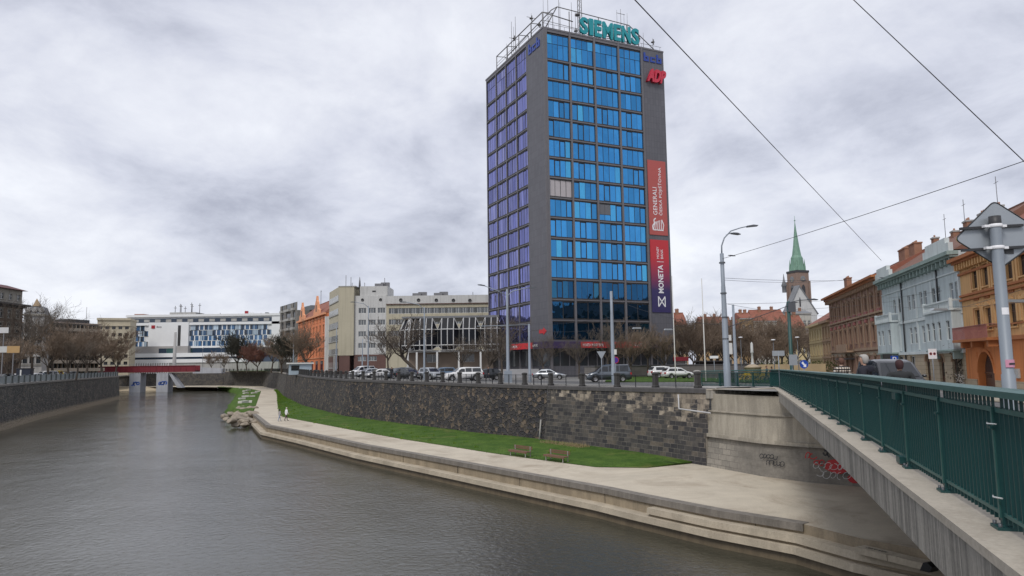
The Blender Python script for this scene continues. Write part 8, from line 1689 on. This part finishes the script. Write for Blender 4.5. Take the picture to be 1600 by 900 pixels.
    f.add([(-.014*k, (-lean-.085)*k, 1.60*k), (.014*k, (-lean-.085)*k, 1.60*k), (0, (-lean-.118)*k, 1.605*k), (0, (-lean-.088)*k, 1.65*k)], [(0, 1, 2), (0, 2, 3), (1, 3, 2)], SKIN); f.box(-.022*k, .022*k, (-lean-.088)*k, (-lean-.075)*k, 1.572*k, 1.58*k, flat('lips', (.3, .1, .09))); f.build('face', None, root)
    return root, k
def plaid():
    m, nt, b = new_mat('black_white_plaid'); co = N(nt, 'ShaderNodeTexCoord').outputs['Object']; w1 = N(nt, 'ShaderNodeTexWave', wave_type='BANDS', bands_direction='Z'); w1.inputs['Scale'].default_value = 3.2; nt.links.new(co, w1.inputs[0]); w2 = N(nt, 'ShaderNodeTexWave', wave_type='BANDS', bands_direction='X'); w2.inputs['Scale'].default_value = 3.2; nt.links.new(co, w2.inputs[0])
    c = mixc(nt, 1.0, ramp(nt, w1.outputs[0], [(.42, (.03, .03, .035)), (.55, (.6, .55, .48))]), ramp(nt, w2.outputs[0], [(.4, (.35, .3, .27)), (.6, (1, 1, 1))]), 'MULTIPLY'); nt.links.new(c, b.inputs['Base Color']); b.inputs['Roughness'].default_value = .9; return m
def onb(px, Y): x = at_x(px, Y); return (x, Y, h(x, Y)+.012)
person('person in a black and white plaid jacket on the bridge, back turned, leftmost of three', onb(1316, 26.5), math.pi+.2, 1.76, coat_m=plaid(), hair=(.10, .045, .03), build_=1.35)
r_, k_ = person('person in black hooded coat with light grey hair on the bridge before the van', onb(1353, 18.3), math.pi+.9, 1.76, coat=(.012, .012, .02), hair=(.36, .34, .32), build_=1.45, coatlen=.1)
mb = MB(); mb.lathe([(.17, 1.35), (.18, 1.41), (.15, 1.48), (.09, 1.51), (.08, 1.45)], 12, None, (0, .03, 0)); mb.build('hood', flat('hood_navy', (.01, .011, .02), .9), r_)
person('person with dark reddish hair and dark jacket on the bridge, rightmost of three', onb(1406, 17.3), math.pi-.2, 1.61, coat=(.02, .022, .024), hair=(.04, .014, .016), build_=1.4, hairlen=.02, coatlen=.1)
q = atz(436.5, 658.5, PROM_Z); person('small walker with dark hair and pale blue jeans on the riverside promenade', (q.x, q.y, PROM_Z), 2.2, 1.62, coat=(.35, .33, .34), legs=(.25, .3, .4), hair=(.02, .015, .015), pose='walk', hairlen=.22)
q = atz(447, 658, PROM_Z); person('walker in a bright white coat on the riverside promenade', (q.x, q.y, PROM_Z), 2.2, 1.82, coat=(.75, .75, .76), legs=(.10, .07, .07), hair=(.5, .45, .4), pose='walk', build_=1.25, coatlen=.12)
for px, Y, rz_, ht_, c_, lab in ((762, 90, 1.2, 1.75, (.02, .02, .025), 'dark-dressed pedestrian walking past the pale stairs'), (746, 96, -1.0, 1.7, (.03, .03, .04), 'dark-dressed pedestrian at the end of the parked cars'), (612, 104, .5, 1.7, (.02, .02, .02), 'dark-dressed pedestrian between the parked cars'), (1197, 74, 1.0, 1.75, (.03, .035, .05), 'dark figure standing behind the teal railing near the bicycles'), (1205, 76, 2.0, 1.7, (.1, .02, .03), 'figure in dark red behind the teal railing')):
    x = at_x(px, Y); person(lab, (x, Y, h(x, Y)+.05), rz_, ht_, coat=c_, pose='walk')
# flower stall by the blue house
q = aty(1501, 598, 66); fs = empty('flower_stand', (q.x, 66, HZ), 0.1, 'dark climbing plant and flower pots beside the doorway of the blue house', 'plants')
mb = MB(); rr = random.Random(5)
for _ in range(900): z = rr.uniform(.2, 4.2); s = .35+.35*math.sin(z*1.3)**2; p = Vector((rr.gauss(0, s*.5), rr.gauss(0, s*.5), z)); a = Vector((rr.gauss(0, .09), rr.gauss(0, .09), rr.gauss(0, .09))); b = Vector((rr.gauss(0, .09), rr.gauss(0, .09), rr.gauss(0, .09))); mb.face([p, p+a, p+b])
mb.build('foliage', mat('dry_vine', (.06, .05, .035)), fs, recalc=False)
for k in range(7): mb = MB(); mb.lathe([(.1, 0), (.15, .3), (0, .3)], 8, M_CHIM, (rr.uniform(-.6, .8), rr.uniform(-.7, -.3), .1)); mb.build('pot', None, fs)
mb = MB()
for _ in range(160): p = Vector((rr.uniform(-.7, .9), rr.uniform(-.8, -.2), rr.uniform(.4, 1.4))); mb.add([p+Vector((.06, 0, 0)), p+Vector((-.03, 0, .05)), p+Vector((-.03, .03, -.05))], [(0, 1, 2)], None)
mb.build('blossoms', F_WHITE, fs, recalc=False)
